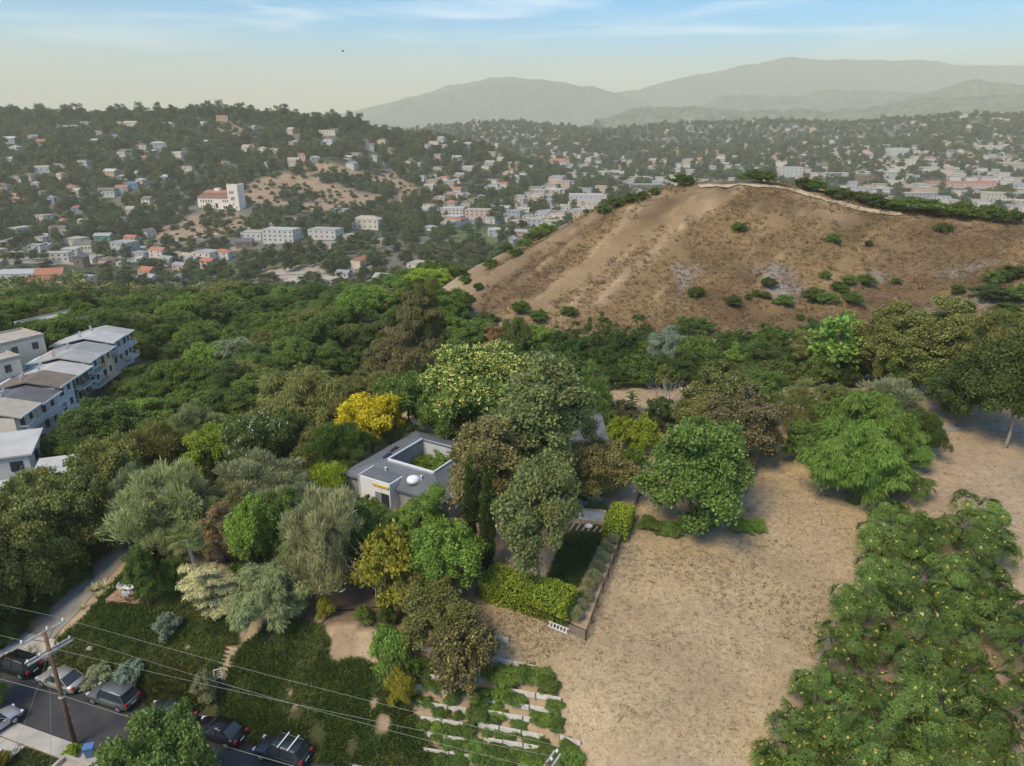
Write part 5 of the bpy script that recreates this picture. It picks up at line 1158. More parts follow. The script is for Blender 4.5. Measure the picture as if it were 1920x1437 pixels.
# ------------------------------------------------------------------ trees of the lot, one by one
# base px, base py, top py, crown width px, shape, leaf, label, extras
TREES = [
 (40, 1160, 955, 150, 'dense_1', 'olive', 'dark hedge tree overhanging the foot of the driveway'),
 (-30, 1200, 1000, 150, 'dense_2', 'dark', 'dark hedge tree cut by the left edge above the street'),
 (110, 1095, 905, 160, 'dense_2', 'olive', 'broad olive-green hedge tree halfway up the driveway'),
 (185, 1045, 880, 140, 'dense_1', 'olive', 'olive-green hedge tree at the upper bend of the driveway'),
 (25, 1080, 905, 150, 'dense_1', 'dark', 'dark tree behind the driveway hedge at the left edge'),
 (100, 1010, 880, 130, 'round_1', 'olive', 'olive tree in front of the long whitish roof'),
 (215, 985, 830, 120, 'dense_2', 'olive', 'olive tree right of the long whitish roof'),
 (320, 1050, 890, 175, 'olive_1', 'grey', 'wide grey-green pepper tree right of the driveway'),
 (262, 1010, 885, 110, 'olive_2', 'grey', 'feathery grey tree between driveway and hedge'),
 (375, 870, 762, 110, 'olive_2', 'grey', 'pale feathery tree rising above the driveway trees'),
 (300, 905, 800, 140, 'olive_1', 'olive', 'loose olive tree left of the pale feathery one'),
 (235, 925, 838, 130, 'dense_1', 'olive', 'broad olive tree below the townhouse slope'),
 (485, 900, 790, 110, 'dense_2', 'dark', 'dark round tree covered in cream flower clusters', dict(flowers=('whitef', 420, 0.024))),
 (500, 965, 865, 150, 'olive_1', 'sage', 'silvery olive tree at the drive, left of the house'),
 (440, 990, 905, 110, 'olive_2', 'grey', 'grey-green shrubby tree above the brown dead tree'),
 (570, 990, 905, 110, 'olive_2', 'sage', 'silvery tree just left of the white entrance'),
 (425, 1072, 950, 78, 'euc_1', 'brown', 'brown dying tree behind the palm'),
 (478, 1092, 945, 80, 'round_1', 'bright', 'fresh green upright tree right of the brown one'),
 (545, 1060, 930, 90, 'dense_2', 'green', 'green tree between the fresh green and big olive trees'),
 (612, 1112, 928, 146, 'olive_1', 'sage', 'big silvery olive tree on the brown bank'),
 (281, 1142, 1022, 52, 'syc_2', 'green', 'slim green tree beside the white table'),
 (405, 1152, 1052, 80, 'euc_2', 'pale', 'pale variegated shrub tree at the foot of the palm'),
 (512, 1178, 1062, 125, 'weep_1', 'grey', 'light airy tree at the top of the dark grass bank'),
 (612, 935, 876, 96, 'fine_1', 'lime', 'yellow-green rounded tree at the corner of the house roof'),
 (638, 892, 797, 122, 'olive_2', 'green', 'rounded fresh green tree along the left roof edge'),
 (695, 1005, 938, 66, 'dense_2', 'green', 'green shrub tree between the silvery tree and the entrance'),
 (650, 990, 930, 66, 'olive_1', 'grey', 'feathery shrub tree left of the entrance'),
 (735, 1075, 985, 90, 'dense_1', 'bright', 'green tree behind the yellow-green spreading one'),
 (560, 1085, 1000, 80, 'olive_2', 'grey', 'low feathery tree left of the big silvery olive'),
 (390, 1040, 955, 90, 'dense_2', 'green', 'green tree behind the palm'),
 (345, 1000, 900, 100, 'olive_2', 'sage', 'silvery tree above the palm'),
 (530, 1010, 915, 100, 'olive_1', 'grey', 'feathery grey tree below the silvery drive tree'),
 (735, 838, 786, 96, 'fine_2', 'grey', 'grey-green bush at the back corner of the roof'),
 (600, 880, 805, 90, 'dense_1', 'olive', 'speckled olive bush left of the rounded roof-side tree'),
 (697, 848, 744, 124, 'round_2', 'yellow', 'bright yellow tree behind the house'),
 (580, 828, 702, 175, 'weep_2', 'olive', 'large dark weeping tree left of the yellow tree'),
 (670, 790, 705, 110, 'weep_1', 'olive', 'weeping olive tree behind the yellow tree'),
 (545, 870, 775, 90, 'weep_2', 'dark', 'dark weeping tree below the large one'),
 (770, 815, 712, 130, 'dense_2', 'green', 'green tree between the yellow tree and the gold-flowered tree'),
 (900, 828, 668, 200, 'round_2', 'green', 'broad tree topped with golden flower clusters', dict(flowers=('yelf', 2200, 0.02))),
 (850, 830, 730, 120, 'dense_1', 'green', 'dark green lower crown below the golden-flowered tree'),
 (1012, 965, 672, 165, 'syc_1', 'syc', 'tall dense sycamore standing over the house', dict(bark=BARKP)),
 (905, 1010, 782, 132, 'syc_2', 'sycb', 'brownish sycamore in front of the courtyard', dict(bark=BARKP)),
 (1108, 950, 802, 112, 'sycw_1', 'sycb', 'sycamore with yellowing leaves over the patio', dict(bark=BARKP)),
 (1006, 1105, 872, 150, 'sycw_2', 'syc', 'broad pale sycamore above the clipped hedge', dict(bark=BARKP)),
 (1110, 805, 680, 84, 'pine_1', 'green', 'green pine just right of the tall sycamore'),
 (846, 1122, 985, 142, 'round_1', 'bright', 'bright green rounded tree at the left end of the hedge'),
 (738, 1136, 1000, 135, 'shrub_2', 'ygreen', 'yellow-green spreading tree with bare grey twigs', dict(twigs=True)),
 (795, 1048, 915, 88, 'euc_2', 'bright', 'thin green tree in front of the white entrance', dict(twigs=True)),
 (700, 1050, 950, 90, 'dense_1', 'green', 'dark green tree behind the big silvery olive'),
 (800, 1050, 968, 100, 'round_2', 'lime', 'lime-green tree top below the courtyard'),
 (1295, 990, 792, 208, 'dense_1', 'green', 'big round green tree standing on the dry lot'),
 (1395, 868, 742, 135, 'dense_2', 'rust', 'dull reddish-green tree behind the big round one', dict(flowers=('pinkf', 130, 0.022))),
 (1345, 800, 696, 120, 'dense_1', 'olive', 'tree with white blossom near the back boundary', dict(flowers=('whitef', 200, 0.02))),
 (1310, 830, 745, 90, 'round_2', 'olive', 'olive shrub tree with pinkish blossom right of the bare shrub', dict(flowers=('pinkf', 90, 0.025))),
 (1430, 770, 700, 80, 'dense_2', 'green', 'green tree between blossom tree and pine'),
 (1492, 808, 712, 95, 'pine_2', 'olive', 'olive-green pine at the back of the dry lot'),
 (1612, 885, 738, 158, 'weep_1', 'bright', 'bright weeping pepper tree, the taller at the back'),
 (1588, 938, 798, 152, 'weep_2', 'bright', 'bright weeping pepper tree, the lower one in front'),
 (1680, 880, 800, 90, 'weep_1', 'bright', 'small weeping green tree against the boundary'),
 (1660, 800, 712, 110, 'olive_1', 'sage', 'silvery tree behind the bright pepper tree'),
 (1722, 862, 772, 70, 'olive_2', 'dark', 'dark feathery tree right of the pepper trees'),
 (1560, 790, 722, 80, 'round_1', 'olive', 'olive tree left of the silvery one'),
 # beyond the back boundary
 (785, 725, 552, 105, 'euc_1', 'rust', 'tall brownish eucalyptus beyond the back boundary'),
 (725, 735, 620, 75, 'euc_2', 'rust', 'lower brownish eucalyptus left of the tall one'),
 (800, 715, 520, 60, 'euc_2', 'olive', 'slim eucalyptus top behind the tall one'),
 (925, 690, 612, 48, 'euc_1', 'brown', 'brown dead-looking tree below the dry hill'),
 (968, 692, 598, 58, 'weep_2', 'dark', 'dark drooping tree right of the brown one'),
 (1062, 690, 605, 60, 'ball_2', 'dark', 'ragged dark tree with a bare limb below the hill'),
 (1118, 700, 588, 62, 'ball_1', 'dark', 'dark tree of tight round clumps, the left one'),
 (1178, 712, 596, 80, 'ball_2', 'dark', 'dark tree of tight round clumps, the right one'),
 (1250, 705, 618, 80, 'weep_1', 'blue', 'blue-grey tree against the foot of the dry hill'),
 (1310, 710, 635, 80, 'round_1', 'green', 'green tree right of the blue-grey one'),
 (880, 660, 598, 90, 'dense_1', 'green', 'green thicket tree left of the brown tree'),
 (1010, 675, 612, 70, 'dense_2', 'bright', 'light green thicket tree below the hill'),
 (1380, 705, 650, 70, 'dense_1', 'bright', 'light green bush tree at the hill foot'),
 (1460, 705, 650, 90, 'dense_2', 'dark', 'dark low tree left of the back row'),
 (1562, 722, 592, 100, 'fart_1', 'bright', 'fresh green tree, first of the back row'),
 (1520, 715, 620, 60, 'euc_2', 'olive', 'thin grey-limbed tree left of the back row'),
 (1640, 728, 568, 86, 'syc_2', 'olive', 'tall narrow tree, second of the back row'),
 (1735, 742, 562, 120, 'syc_1', 'olive', 'tallest broad tree of the back row'),
 (1690, 735, 640, 80, 'dense_1', 'green', 'green underbrush tree between the back row trunks'),
 (1815, 780, 585, 115, 'euc_1', 'olive', 'grey-green leaning tree at the right of the back row'),
 (1795, 800, 660, 110, 'sycw_1', 'dark', 'dark low-branched tree behind the footpath'),
 (1885, 840, 645, 150, 'sycw_2', 'dark', 'dark grey-green tree with a bare trunk by the footpath', dict(bark=BARKP)),
 (1915, 760, 610, 100, 'dense_1', 'olive', 'tree cut by the right edge behind the footpath'),
 (1770, 770, 690, 80, 'dense_2', 'green', 'green bush tree at the back right corner of the lot'),
 (308, 1540, 1368, 188, 'dense_2', 'green', 'dense dark street tree at the bottom left'),
 (-22, 1330, 1255, 70, 'dense_1', 'bright', 'leafy street tree cut by the left edge'),
 (820, 1212, 1108, 130, 'round_2', 'olive', 'olive shrub tree at the top of the planted terraces'),
 (868, 1282, 1182, 118, 'shrub_2', 'rust', 'brownish shrub tree dotted with yellow flowers on the terraces', dict(flowers=('yelf', 420, 0.018))),
]
TWM = twig_mesh('bare_twigs', 26, 0.15, 0.8, 0.5, 0.9, 3, 0.006)
for r in TREES:
    ex = r[7] if len(r) > 7 else {}
    e = plant(*r[:7], flowers=ex.get('flowers'), bark=ex.get('bark'))
    if ex.get('twigs'): put('bare_twigs', TWM, TWIG, e)
# slender cypresses
for px, py, top, w, lab in ((883, 1066, 866, 22, 'left dark column cypress before the sycamore'), (915, 1072, 880, 24, 'right dark column cypress before the sycamore'), (405, 925, 848, 13, 'thin cypress at the driveway, the left one'), (424, 948, 884, 13, 'thin cypress at the driveway, the right one'),
                            ):
    plant(px, py, top, w, 'cyp_1', 'cyp', lab)
# two column cacti by the pepper trees
CAC = solid('cactus_green', (0.055, 0.10, 0.03), 0.7, var=0.2, scale=4)
for px, py, top, lab in ((1602, 946, 838, 'tall dark column cactus in front of the pepper tree'), (1656, 925, 845, 'column cactus beside the boundary, the right one')):
    P = at(px, py); H = top_z(top, P.y) - P.z; e = empty('column_cactus', P, 0, (1, 1, 1), lab, 'cactus')
    def col_(x, y, r, h0, h1):
        m = MB(); V = []; F = []; seg = 16; Z = [h0, h0 + .1, h0 + (h1 - h0) * .5, h1 - .25, h1 - .08, h1]; Rr = [r * .8, r, r, r * .9, r * .55, .02]
        for z, q in zip(Z, Rr):
            for k in range(seg): a = 6.2832 * k / seg; qq = q * (1 if k % 2 else .78); V.append((x + qq * math.cos(a), y + qq * math.sin(a), z))
        for i in range(5):
            for k in range(seg): F.append((i * seg + k, i * seg + (k + 1) % seg, (i + 1) * seg + (k + 1) % seg, (i + 1) * seg + k))
        return m.add(V, F)
    col_(0, 0, .32, -.1, H).build('stem', CAC, e); col_(.42, .1, .22, -.1, H * .8).build('stem', CAC, e); col_(-.3, .35, .24, -.1, H * .66).build('stem', CAC, e)

# ------------------------------------------------------------------ shrubs of the lot
SHRUBS = [
 (613, 1160, 1124, 34, 'shrub_1', 'ygreen', 'small yellow-green round bush on the brown bank'),
 (683, 1168, 1138, 36, 'shrub_2', 'green', 'small green round bush, left of the bank pair'),
 (725, 1172, 1136, 34, 'shrub_1', 'dark', 'small dark round bush, right of the bank pair'),
 (925, 1232, 1190, 24, 'fart_2', 'green', 'small upright bush at the end of the top terrace board'),
 (430, 1158, 1118, 55, 'shrub_2', 'pale', 'low pale variegated bush right of the palm trunk'),
 (440, 1168, 1150, 30, 'shrub_1', 'bright', 'bright green low bush at the top of the lawn'),
 (335, 1108, 1050, 50, 'dense_2', 'green', 'green shrub behind the stepping stones'),
 (440, 1110, 1062, 50, 'shrub_1', 'bright', 'bright shrub behind the pale variegated shrub tree'),
 (275, 1060, 1020, 70, 'dense_1', 'dark', 'dark shrub between the drive and the lawn table'),
 (735, 1245, 1180, 78, 'trail_1', 'bright', 'tall grassy mound left of the top terrace'),
 (750, 1275, 1218, 66, 'trail_2', 'green', 'grassy mound below the first one'),
 (755, 1318, 1258, 50, 'trail_1', 'ygreen', 'yellowish grassy mound at the left of the terraces'),
 (320, 1192, 1153, 46, 'shrub_1', 'blue', 'blue-grey cushion shrub in the middle of the lawn'),
 (246, 1288, 1246, 50, 'shrub_2', 'blue', 'blue-grey cushion shrub by the kerb'),
 (192, 1284, 1252, 50, 'shrub_1', 'sage', 'green feathery cushion left of the blue-grey one'),
 (388, 1315, 1264, 46, 'shrub_2', 'sage', 'grey straggling shrub below the timber steps'),
 (1160, 850, 785, 55, 'shrub_2', 'lime', 'lime bush at the back of the patio, left one'),
 (1205, 850, 780, 56, 'shrub_1', 'lime', 'lime bush at the back of the patio, right one'),
 (1185, 880, 840, 40, 'shrub_2', 'bright', 'small bright bush beside the patio path'),
 (1170, 800, 752, 52, 'dense_1', 'rust', 'shrub with pink flowers behind the lime bushes', 'pinkf'),
 (1240, 808, 752, 62, 'dense_2', 'dark', 'dark rounded shrub with small white flowers', 'whitef'),
 (1140, 815, 770, 40, 'dense_1', 'green', 'dark green shrub beside the house wing'),
 (1505, 870, 795, 80, 'sycw_1', 'green', 'dark green large-leaved shrub left of the pepper trees'),
 (1120, 965, 945, 40, 'fine_1', 'grey', 'grey lavender mound at the end of the retaining wall'),
 (1150, 925, 888, 40, 'fine_2', 'grey', 'grey-green rosemary along the patio edge, front'),
 (1163, 905, 875, 36, 'fine_1', 'grey', 'grey-green rosemary along the patio edge, back'),
 (1213, 996, 968, 30, 'shrub_1', 'green', 'low weed clump on the dry lot, leftmost'),
 (1235, 996, 978, 34, 'trail_1', 'green', 'low weed clump beside the leftmost one'),
 (1258, 1002, 984, 40, 'shrub_2', 'green', 'low creeping weeds in front of the big round tree'),
 (1280, 998, 976, 30, 'shrub_1', 'bright', 'bright green weed clump under the big round tree'),
 (1318, 985, 965, 50, 'shrub_2', 'green', 'low spreading growth at the foot of the big round tree'),
 (1390, 994, 974, 40, 'shrub_1', 'bright', 'low bright clump alone on the dry lot, left half'),
 (1418, 994, 976, 34, 'shrub_2', 'bright', 'low bright clump alone on the dry lot, right half'),
 (830, 905, 850, 60, 'dense_1', 'bright', 'green shrub growing in the courtyard, right'),
 (790, 895, 848, 52, 'dense_2', 'bright', 'green shrub growing in the courtyard, left'),
 (137, 1420, 1400, 28, 'shrub_1', 'lime', 'yellow-green bush at the foot of the utility pole'),
 (5, 1440, 1415, 30, 'shrub_2', 'ygreen', 'small yellowish bush on the neighbour drive'),
]
for r in SHRUBS: plant(*r[:7], cat='shrub', name='shrub', crownname='foliage', flowers=(r[7], 60, .03) if len(r) > 7 else None)
# row of grey lavender bushes along the fence
for i in range(9):
    t = i / 8; px = 1078 + (1148 - 1078) * t; py = 1162 + (1020 - 1162) * t
    plant(px, py, py - 22 + 3 * t, 27 - 5 * t, 'fine_%d' % (1 + i % 2), 'pale' if i % 4 == 5 else 'sage', '%s grey lavender bush of the fence row, counted from the corner' % ('first', 'second', 'third', 'fourth', 'fifth', 'sixth', 'seventh', 'eighth', 'ninth')[i], cat='shrub', name='lavender_bush', crownname='foliage', group='lavender row along the fence')
# bare grey shrub behind the house
P = at(1255, 775); e = empty('bare_shrub', P, 0, (5, 5, 6), 'leafless grey-brown shrub behind the house', 'shrub')
put('twigs', twig_mesh('bare_shrub_twigs', 46, 0, 1, .35, .9, 9, .008), TWIG, e)

# clipped hedges: block of leaves over a woody core
def hedge(px0, px1, topw, h, fol, label, seed, dens=1):
    A = at(*px0); B = at(*px1); d = (B - A); L = d.length; e = empty('clipped_hedge', (A + B) / 2, math.atan2(d.y, d.x), (1, 1, 1), label, 'hedge')
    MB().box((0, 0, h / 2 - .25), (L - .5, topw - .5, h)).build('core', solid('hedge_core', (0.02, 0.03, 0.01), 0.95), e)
    rg = np.random.default_rng(seed); n = int((L * topw + 2 * h * (L + topw)) * 150 * dens)
    P = np.stack([rg.uniform(-.5, .5, n) * L, rg.uniform(-.5, .5, n) * topw, rg.uniform(0, 1, n) * h], 1); ar = np.array([L * topw, L * h, L * h, topw * h, topw * h]); f = rg.choice(5, n, p=ar / ar.sum())
    nn = np.zeros((n, 3)); j = rg.normal(size=n) * .09
    for k, (axi, val, s) in enumerate(((2, h, 1), (1, -topw / 2, -1), (1, topw / 2, 1), (0, -L / 2, -1), (0, L / 2, 1))):
        q = f == k; P[q, axi] = val + j[q]; nn[q, axi] = s
    und = 0.10 * np.sin(P[:, 0] * 2.1) * np.cos(P[:, 2] * 1.7); P += nn * und[:, None]
    Nn = unit(nn + rg.normal(size=(n, 3)) * .6); Ax = unit(np.cross(Nn, rg.normal(size=(n, 3))) + nn * .3 + np.array([0, 0, .3])); s = rg.uniform(.7, 1.3, n)
    V, F = leaf_quads(P, Ax, Nn, .2 * s, .12 * s); crown_obj('foliage', np_mesh('hedge_leaves', V, F), fol, e)
    return e
h1 = hedge((915, 1108), (1068, 1158), 3.0, 2.2, 'lime', 'long clipped box hedge at the corner of the fenced garden', 1)
h1.children[0]; hedge((1151, 1014), (1168, 975), 2.2, 2.0, 'lime', 'short block of clipped hedge beside the fence', 2)

# ------------------------------------------------------------------ planted terraces: trailing mounds between the boards
MOUND = [(950, 1276, 70), (985, 1268, 60), (1015, 1275, 55), (1030, 1290, 50), (925, 1268, 50), (1040, 1312, 46), (965, 1300, 46), (938, 1305, 44), (855, 1262, 36), (790, 1248, 38), (800, 1262, 30), (805, 1286, 34), (822, 1290, 34), (780, 1282, 26), (860, 1302, 40), (880, 1298, 36), (905, 1312, 50), (930, 1326, 40), (845, 1312, 30),
         (782, 1314, 30), (803, 1320, 32), (822, 1326, 30), (860, 1332, 24), (838, 1328, 20), (975, 1318, 34), (1005, 1330, 34), (1030, 1336, 40), (895, 1345, 54), (925, 1342, 34), (945, 1342, 26), (973, 1350, 40), (1010, 1352, 36), (1040, 1362, 46), (795, 1352, 30), (818, 1354, 30), (838, 1358, 28), (858, 1360, 34), (880, 1372, 40),
         (912, 1366, 28), (935, 1368, 26), (955, 1374, 30), (975, 1374, 28), (995, 1380, 34), (1020, 1384, 34), (820, 1382, 36), (840, 1386, 30), (862, 1392, 40), (890, 1404, 48), (935, 1408, 48), (975, 1412, 50), (1005, 1412, 40), (1068, 1398, 52), (1075, 1430, 56), (830, 1418, 44), (860, 1424, 46), (910, 1432, 56), (950, 1440, 50), (1000, 1442, 60), (1035, 1420, 44), (1045, 1440, 50)]
ROWS = [((759, 1213), (818, 1226), 'topmost pale board row, left of the olive shrub tree'), ((871, 1187), (954, 1206), 'short board row at the upper edge beside the dry lot'), ((914, 1239), (1006, 1258), 'long board row along the top right of the terraces'),
        ((782, 1268), (888, 1291), 'board row under the brownish shrub tree'), ((774, 1291), (930, 1323), 'long board row through the middle of the terraces'),
        ((956, 1300), (1052, 1318), 'board row reaching the right rim of the terraces'), ((767, 1321), (875, 1337), 'long board row at the left, fifth level'), ((945, 1323), (1040, 1340), 'board row at the right, fifth level'), ((787, 1351), (868, 1364), 'board row at the left, sixth level'), ((906, 1340), (1017, 1358), 'long board row at the right, sixth level'),
        ((895, 1363), (1019, 1387), 'longest board row across the lower terraces'), ((800, 1383), (872, 1394), 'board row at the lower left'), ((794, 1411), (889, 1426), 'long board row at the bottom left'), ((905, 1391), (1018, 1410), 'long board row at the bottom right'), ((1048, 1388), (1088, 1400), 'board row at the lower right rim')]
mr_ = random.Random(3)
for i, (px, py, w) in enumerate(MOUND):
    row = 'upper' if py < 1300 else ('middle' if py < 1365 else 'lower')
    tp_ = py - w * mr_.uniform(.26, .36)
    for (q0, q1, _l) in ROWS:
        if q0[0] - 6 < px < q1[0] + 6:
            yb = q0[1] + (q1[1] - q0[1]) * (px - q0[0]) / (q1[0] - q0[0])
            if -4 < py - yb < 26: tp_ = max(tp_, yb + 1); py = max(py, yb + 9)
    plant(px, py + 3, tp_, w * .82, 'trail_%d' % (1 + i % 3), mr_.choice(['green', 'bright', 'green', 'wood']), 'green trailing mound on the %s terraces' % row, cat='plant', name='trailing_plant', crownname='foliage', group='trailing plants on the terraces')

# ------------------------------------------------------------------ yellow-flowered thicket on the right
def frond_crown(key, seed, nros):
    rg = np.random.default_rng(seed); Vs = []; Fs = []; b = 0; heads = []
    lb = ell_lobes(16, .48, .36, .36, .12, .19, rg, .74, -.3)
    for k in range(nros):
        L = lb[rg.integers(len(lb))]; d = sph(1, rg)[0]; d[2] = abs(d[2]) * .9 + .05; d = unit(d); c = L[:3] + d * L[3] * rg.uniform(.65, 1.05); heads.append((c, d))
        nf = 9; az = rg.uniform(0, 6.28) + np.arange(nf) * 2 * math.pi / nf
        t1 = unit(np.cross(d, [0.1, .2, 1.])); t2 = np.cross(d, t1)
        for a in az:
            ax_ = unit(t1 * math.cos(a) + t2 * math.sin(a) + d * .45); Ln = .115 * rg.uniform(.8, 1.2); m = 6
            s = (np.arange(m) + 1) / m; sag = -0.35 * s ** 2 * Ln
            pos = c + ax_[None] * (s * Ln)[:, None]; pos[:, 2] += sag; side = unit(np.cross(ax_, d))
            for sg in (-1, 1):
                A = unit(side[None] * sg + ax_[None] * .55 + np.array([0, 0, -.15])); A = np.repeat(A, m, 0); Nn = np.repeat(d[None], m, 0)
                V, F = leaf_quads(pos, A, Nn, .046 * (1.1 - .5 * s), .017); Vs.append(V); Fs.append(F + b); b += len(V)
    H = np.array([h[0] + h[1] * .02 for h in heads]); return np_mesh(key, np.vstack(Vs), np.vstack(Fs)), H
FR = []
for s in (1, 2, 3):
    me, H = frond_crown('frond_crown_%d' % s, 40 + s, 95); rg = np.random.default_rng(s); pick = H[rg.random(len(H)) < .5]; n = len(pick)
    P = np.repeat(pick, 9, 0) + rg.normal(size=(n * 9, 3)) * .008; A = unit(sph(n * 9, rg) + np.array([0, 0, .8])); V, F = leaf_quads(P, A, sph(n * 9, rg), .034, .022)
    FR.append((me, np_mesh('flower_spikes_%d' % s, V, F), twig_mesh('thicket_twigs_%d' % s, 12, .2, .85, .5, .9, s, .004)))
GROVE = [(1640, 905, 85), (1690, 920, 80), (1655, 985, 90), (1640, 1035, 100), (1705, 1000, 80), (1690, 1065, 110), (1640, 1110, 110), (1745, 1010, 80), (1810, 1005, 110), (1835, 1050, 100), (1740, 1110, 120), (1800, 1105, 110), (1590, 1160, 110), (1680, 1175, 130), (1770, 1180, 120), (1840, 1150, 90),
         (1560, 1230, 110), (1630, 1245, 130), (1720, 1260, 120), (1790, 1250, 100), (1530, 1310, 130), (1600, 1330, 120), (1690, 1340, 130), (1770, 1320, 120), (1880, 1200, 110), (1915, 1270, 120), (1890, 1340, 130), (1830, 1370, 100), (1500, 1400, 130), (1580, 1415, 140), (1670, 1425, 140), (1760, 1410, 130), (1850, 1440, 110), (1480, 1470, 150), (1580, 1490, 150), (1690, 1490, 150), (1785, 1480, 130), (1930, 1180, 90)]
for i, (px, py, w) in enumerate(GROVE):
    P = at(px + 14, py + 18); Wm = w * mr_.uniform(.94, 1.12) * P.y / fd(py)[0]; me, fl, tw = FR[i % 3]; hz = Wm * mr_.uniform(.85, 1.15)
    rowt = 'top' if py < 1020 else ('upper' if py < 1150 else ('middle' if py < 1280 else 'lower')); sd_ = 'boundary side' if px < 1700 else 'outer side'
    e = empty('thicket_shrub', P, mr_.uniform(0, 6.28), (Wm, Wm, hz), 'feathery yellow-flowered shrub, %s thicket, %s' % (rowt, sd_), 'shrub', 'yellow-flowered thicket on the right')
    crown_obj('foliage', me, 'frond', e, mr_); put('flowers', fl, FOL['yelf'], e)['kind'] = 'stuff'; put('bare_twigs', tw, TWIG, e)

# ------------------------------------------------------------------ bushes on the dry hill
HB = [(980, 582, 34), (1010, 598, 32), (1066, 588, 26), (910, 605, 40), (870, 625, 50), (925, 628, 40), (897, 540, 18), (873, 528, 20), (865, 518, 26), (880, 562, 18), (850, 582, 18), (1303, 553, 28), (1385, 430, 24), (1470, 407, 20), (1470, 418, 12), (1562, 452, 26), (1628, 458, 14), (1575, 381, 26), (1548, 388, 20), (1530, 388, 14), (1440, 533, 26), (1418, 553, 18), (1435, 556, 18), (1402, 558, 14), (1375, 570, 30), (1470, 570, 32), (1525, 560, 40), (1552, 565, 32), (1545, 518, 20), (1570, 540, 24), (1592, 530, 26), (1625, 530, 30), (1600, 565, 34), (1580, 545, 22), (1680, 530, 16), (1300, 622, 60), (1363, 635, 28), (1410, 650, 22), (1500, 596, 14), (1215, 620, 18), (1800, 583, 44), (1795, 547, 24), (1770, 432, 26), (1280, 345, 34), (1345, 336, 40), (1375, 334, 36), (1415, 338, 44), (1450, 338, 26), (1310, 339, 30), (1520, 350, 26), (1545, 358, 34), (1590, 376, 40), (1625, 382, 34), (1655, 384, 30), (1700, 398, 40), (1740, 412, 74), (1775, 418, 40), (1720, 404, 50), (1850, 418, 50), (1880, 408, 40), (1910, 418, 40), (1820, 402, 40),
      (1155, 385, 28), (1180, 376, 26), (1130, 395, 26), (1205, 370, 22), (1225, 362, 20), (1040, 420, 24), (1020, 440, 40), (1000, 448, 30), (985, 462, 26), (1045, 413, 14), (1100, 398, 12), (968, 478, 24), (950, 470, 24), (920, 500, 28), (1870, 528, 40), (1900, 520, 50), (1860, 560, 60), (1910, 560, 60), (1885, 590, 50), (820, 600, 40), (790, 590, 36), (710, 612, 20), (1060, 410, 14)]
for i, (px, py, w) in enumerate(HB):
    if py < 430 and px > 1240: w *= 1.05; where, g = 'along the trail on the hill crest', 'bushes along the hill crest'
    elif px < 1240 and py < 510: where, g = 'on the left skyline of the dry hill', 'bushes on the hill edge'
    else: where, g = ('on the left foot of the dry hill' if px < 1120 else ('on the middle face of the dry hill' if px < 1560 else 'on the right face of the dry hill')), 'bushes dotting the dry hill'
    sz = 'large' if w > 42 else ('small' if w < 20 else 'mid-sized')
    PP = None
    if 1430 < px < 1930 and py < 425:                                  # these stand behind the trail
        q0 = at(px, np.interp(px, [1430, 1520, 1650, 1800, 1930], [350, 366, 400, 419, 434])); PP = ground(q0.x, q0.y + (6 if w < 45 else 9))
    plant(px, py + 4, py - w * ((.42 if w > 40 else .5) + (.12 if PP else 0)), w * (1.3 if PP else 1.1), P=PP, key=mr_.choice(('shrub_1', 'shrub_2', 'dense_1')), fol=mr_.choice(('dark', 'dark', 'green', 'wood')), label='%s green bush %s' % (sz, where), cat='bush', name='hill_bush', crownname='foliage', group=g)

# ------------------------------------------------------------------ the wooded slope on the left
wr = random.Random(21); WD = []
NEARH = [at(a, b) for a, b in ((110, 618), (22, 690), (-8, 735), (20, 870), (140, 915), (0, 965))]
def clear_of_houses(x, y):
    if -93 < x < -72 and 94 < y < 152: return False
    for q in NEARH:
        if abs(x - q.x) < 9 and (-20 if q.y > 150 else -10) < y - q.y < 8: return False
    return True
yw = 86.0
while yw < 330:
    st = 6.0 if yw < 130 else (7.5 if yw < 200 else 9.5); x = -0.86 * yw - 10
    while x < 12:
        gx, gy_ = x + wr.uniform(-.45, .45) * st, yw + wr.uniform(-.45, .45) * st; x += st
        z = float(height(gx, gy_)); a, b = project((gx, gy_, z))
        if a < -60 or b > 905: continue
        if gx > -26 + max(0, (gy_ - 118)) * .45 and gy_ < 170: continue
        if gy_ >= 160 and gx > (-36 if gy_ < 205 else -22): continue
        if gy_ < 118 and gx > -30: continue
        if abs(a - 500) < 14 and 600 < b < 640: continue
        if not clear_of_houses(gx, gy_): continue
        if 470 < a < 700 and b > 690 and gx > -45: continue
        WD.append((gy_, gx, z, a, b))
    yw += st
WD = [t for t in WD if visible((t[1], t[0], t[2]), lift=6)]
WD.sort(); print('wood trees', len(WD))
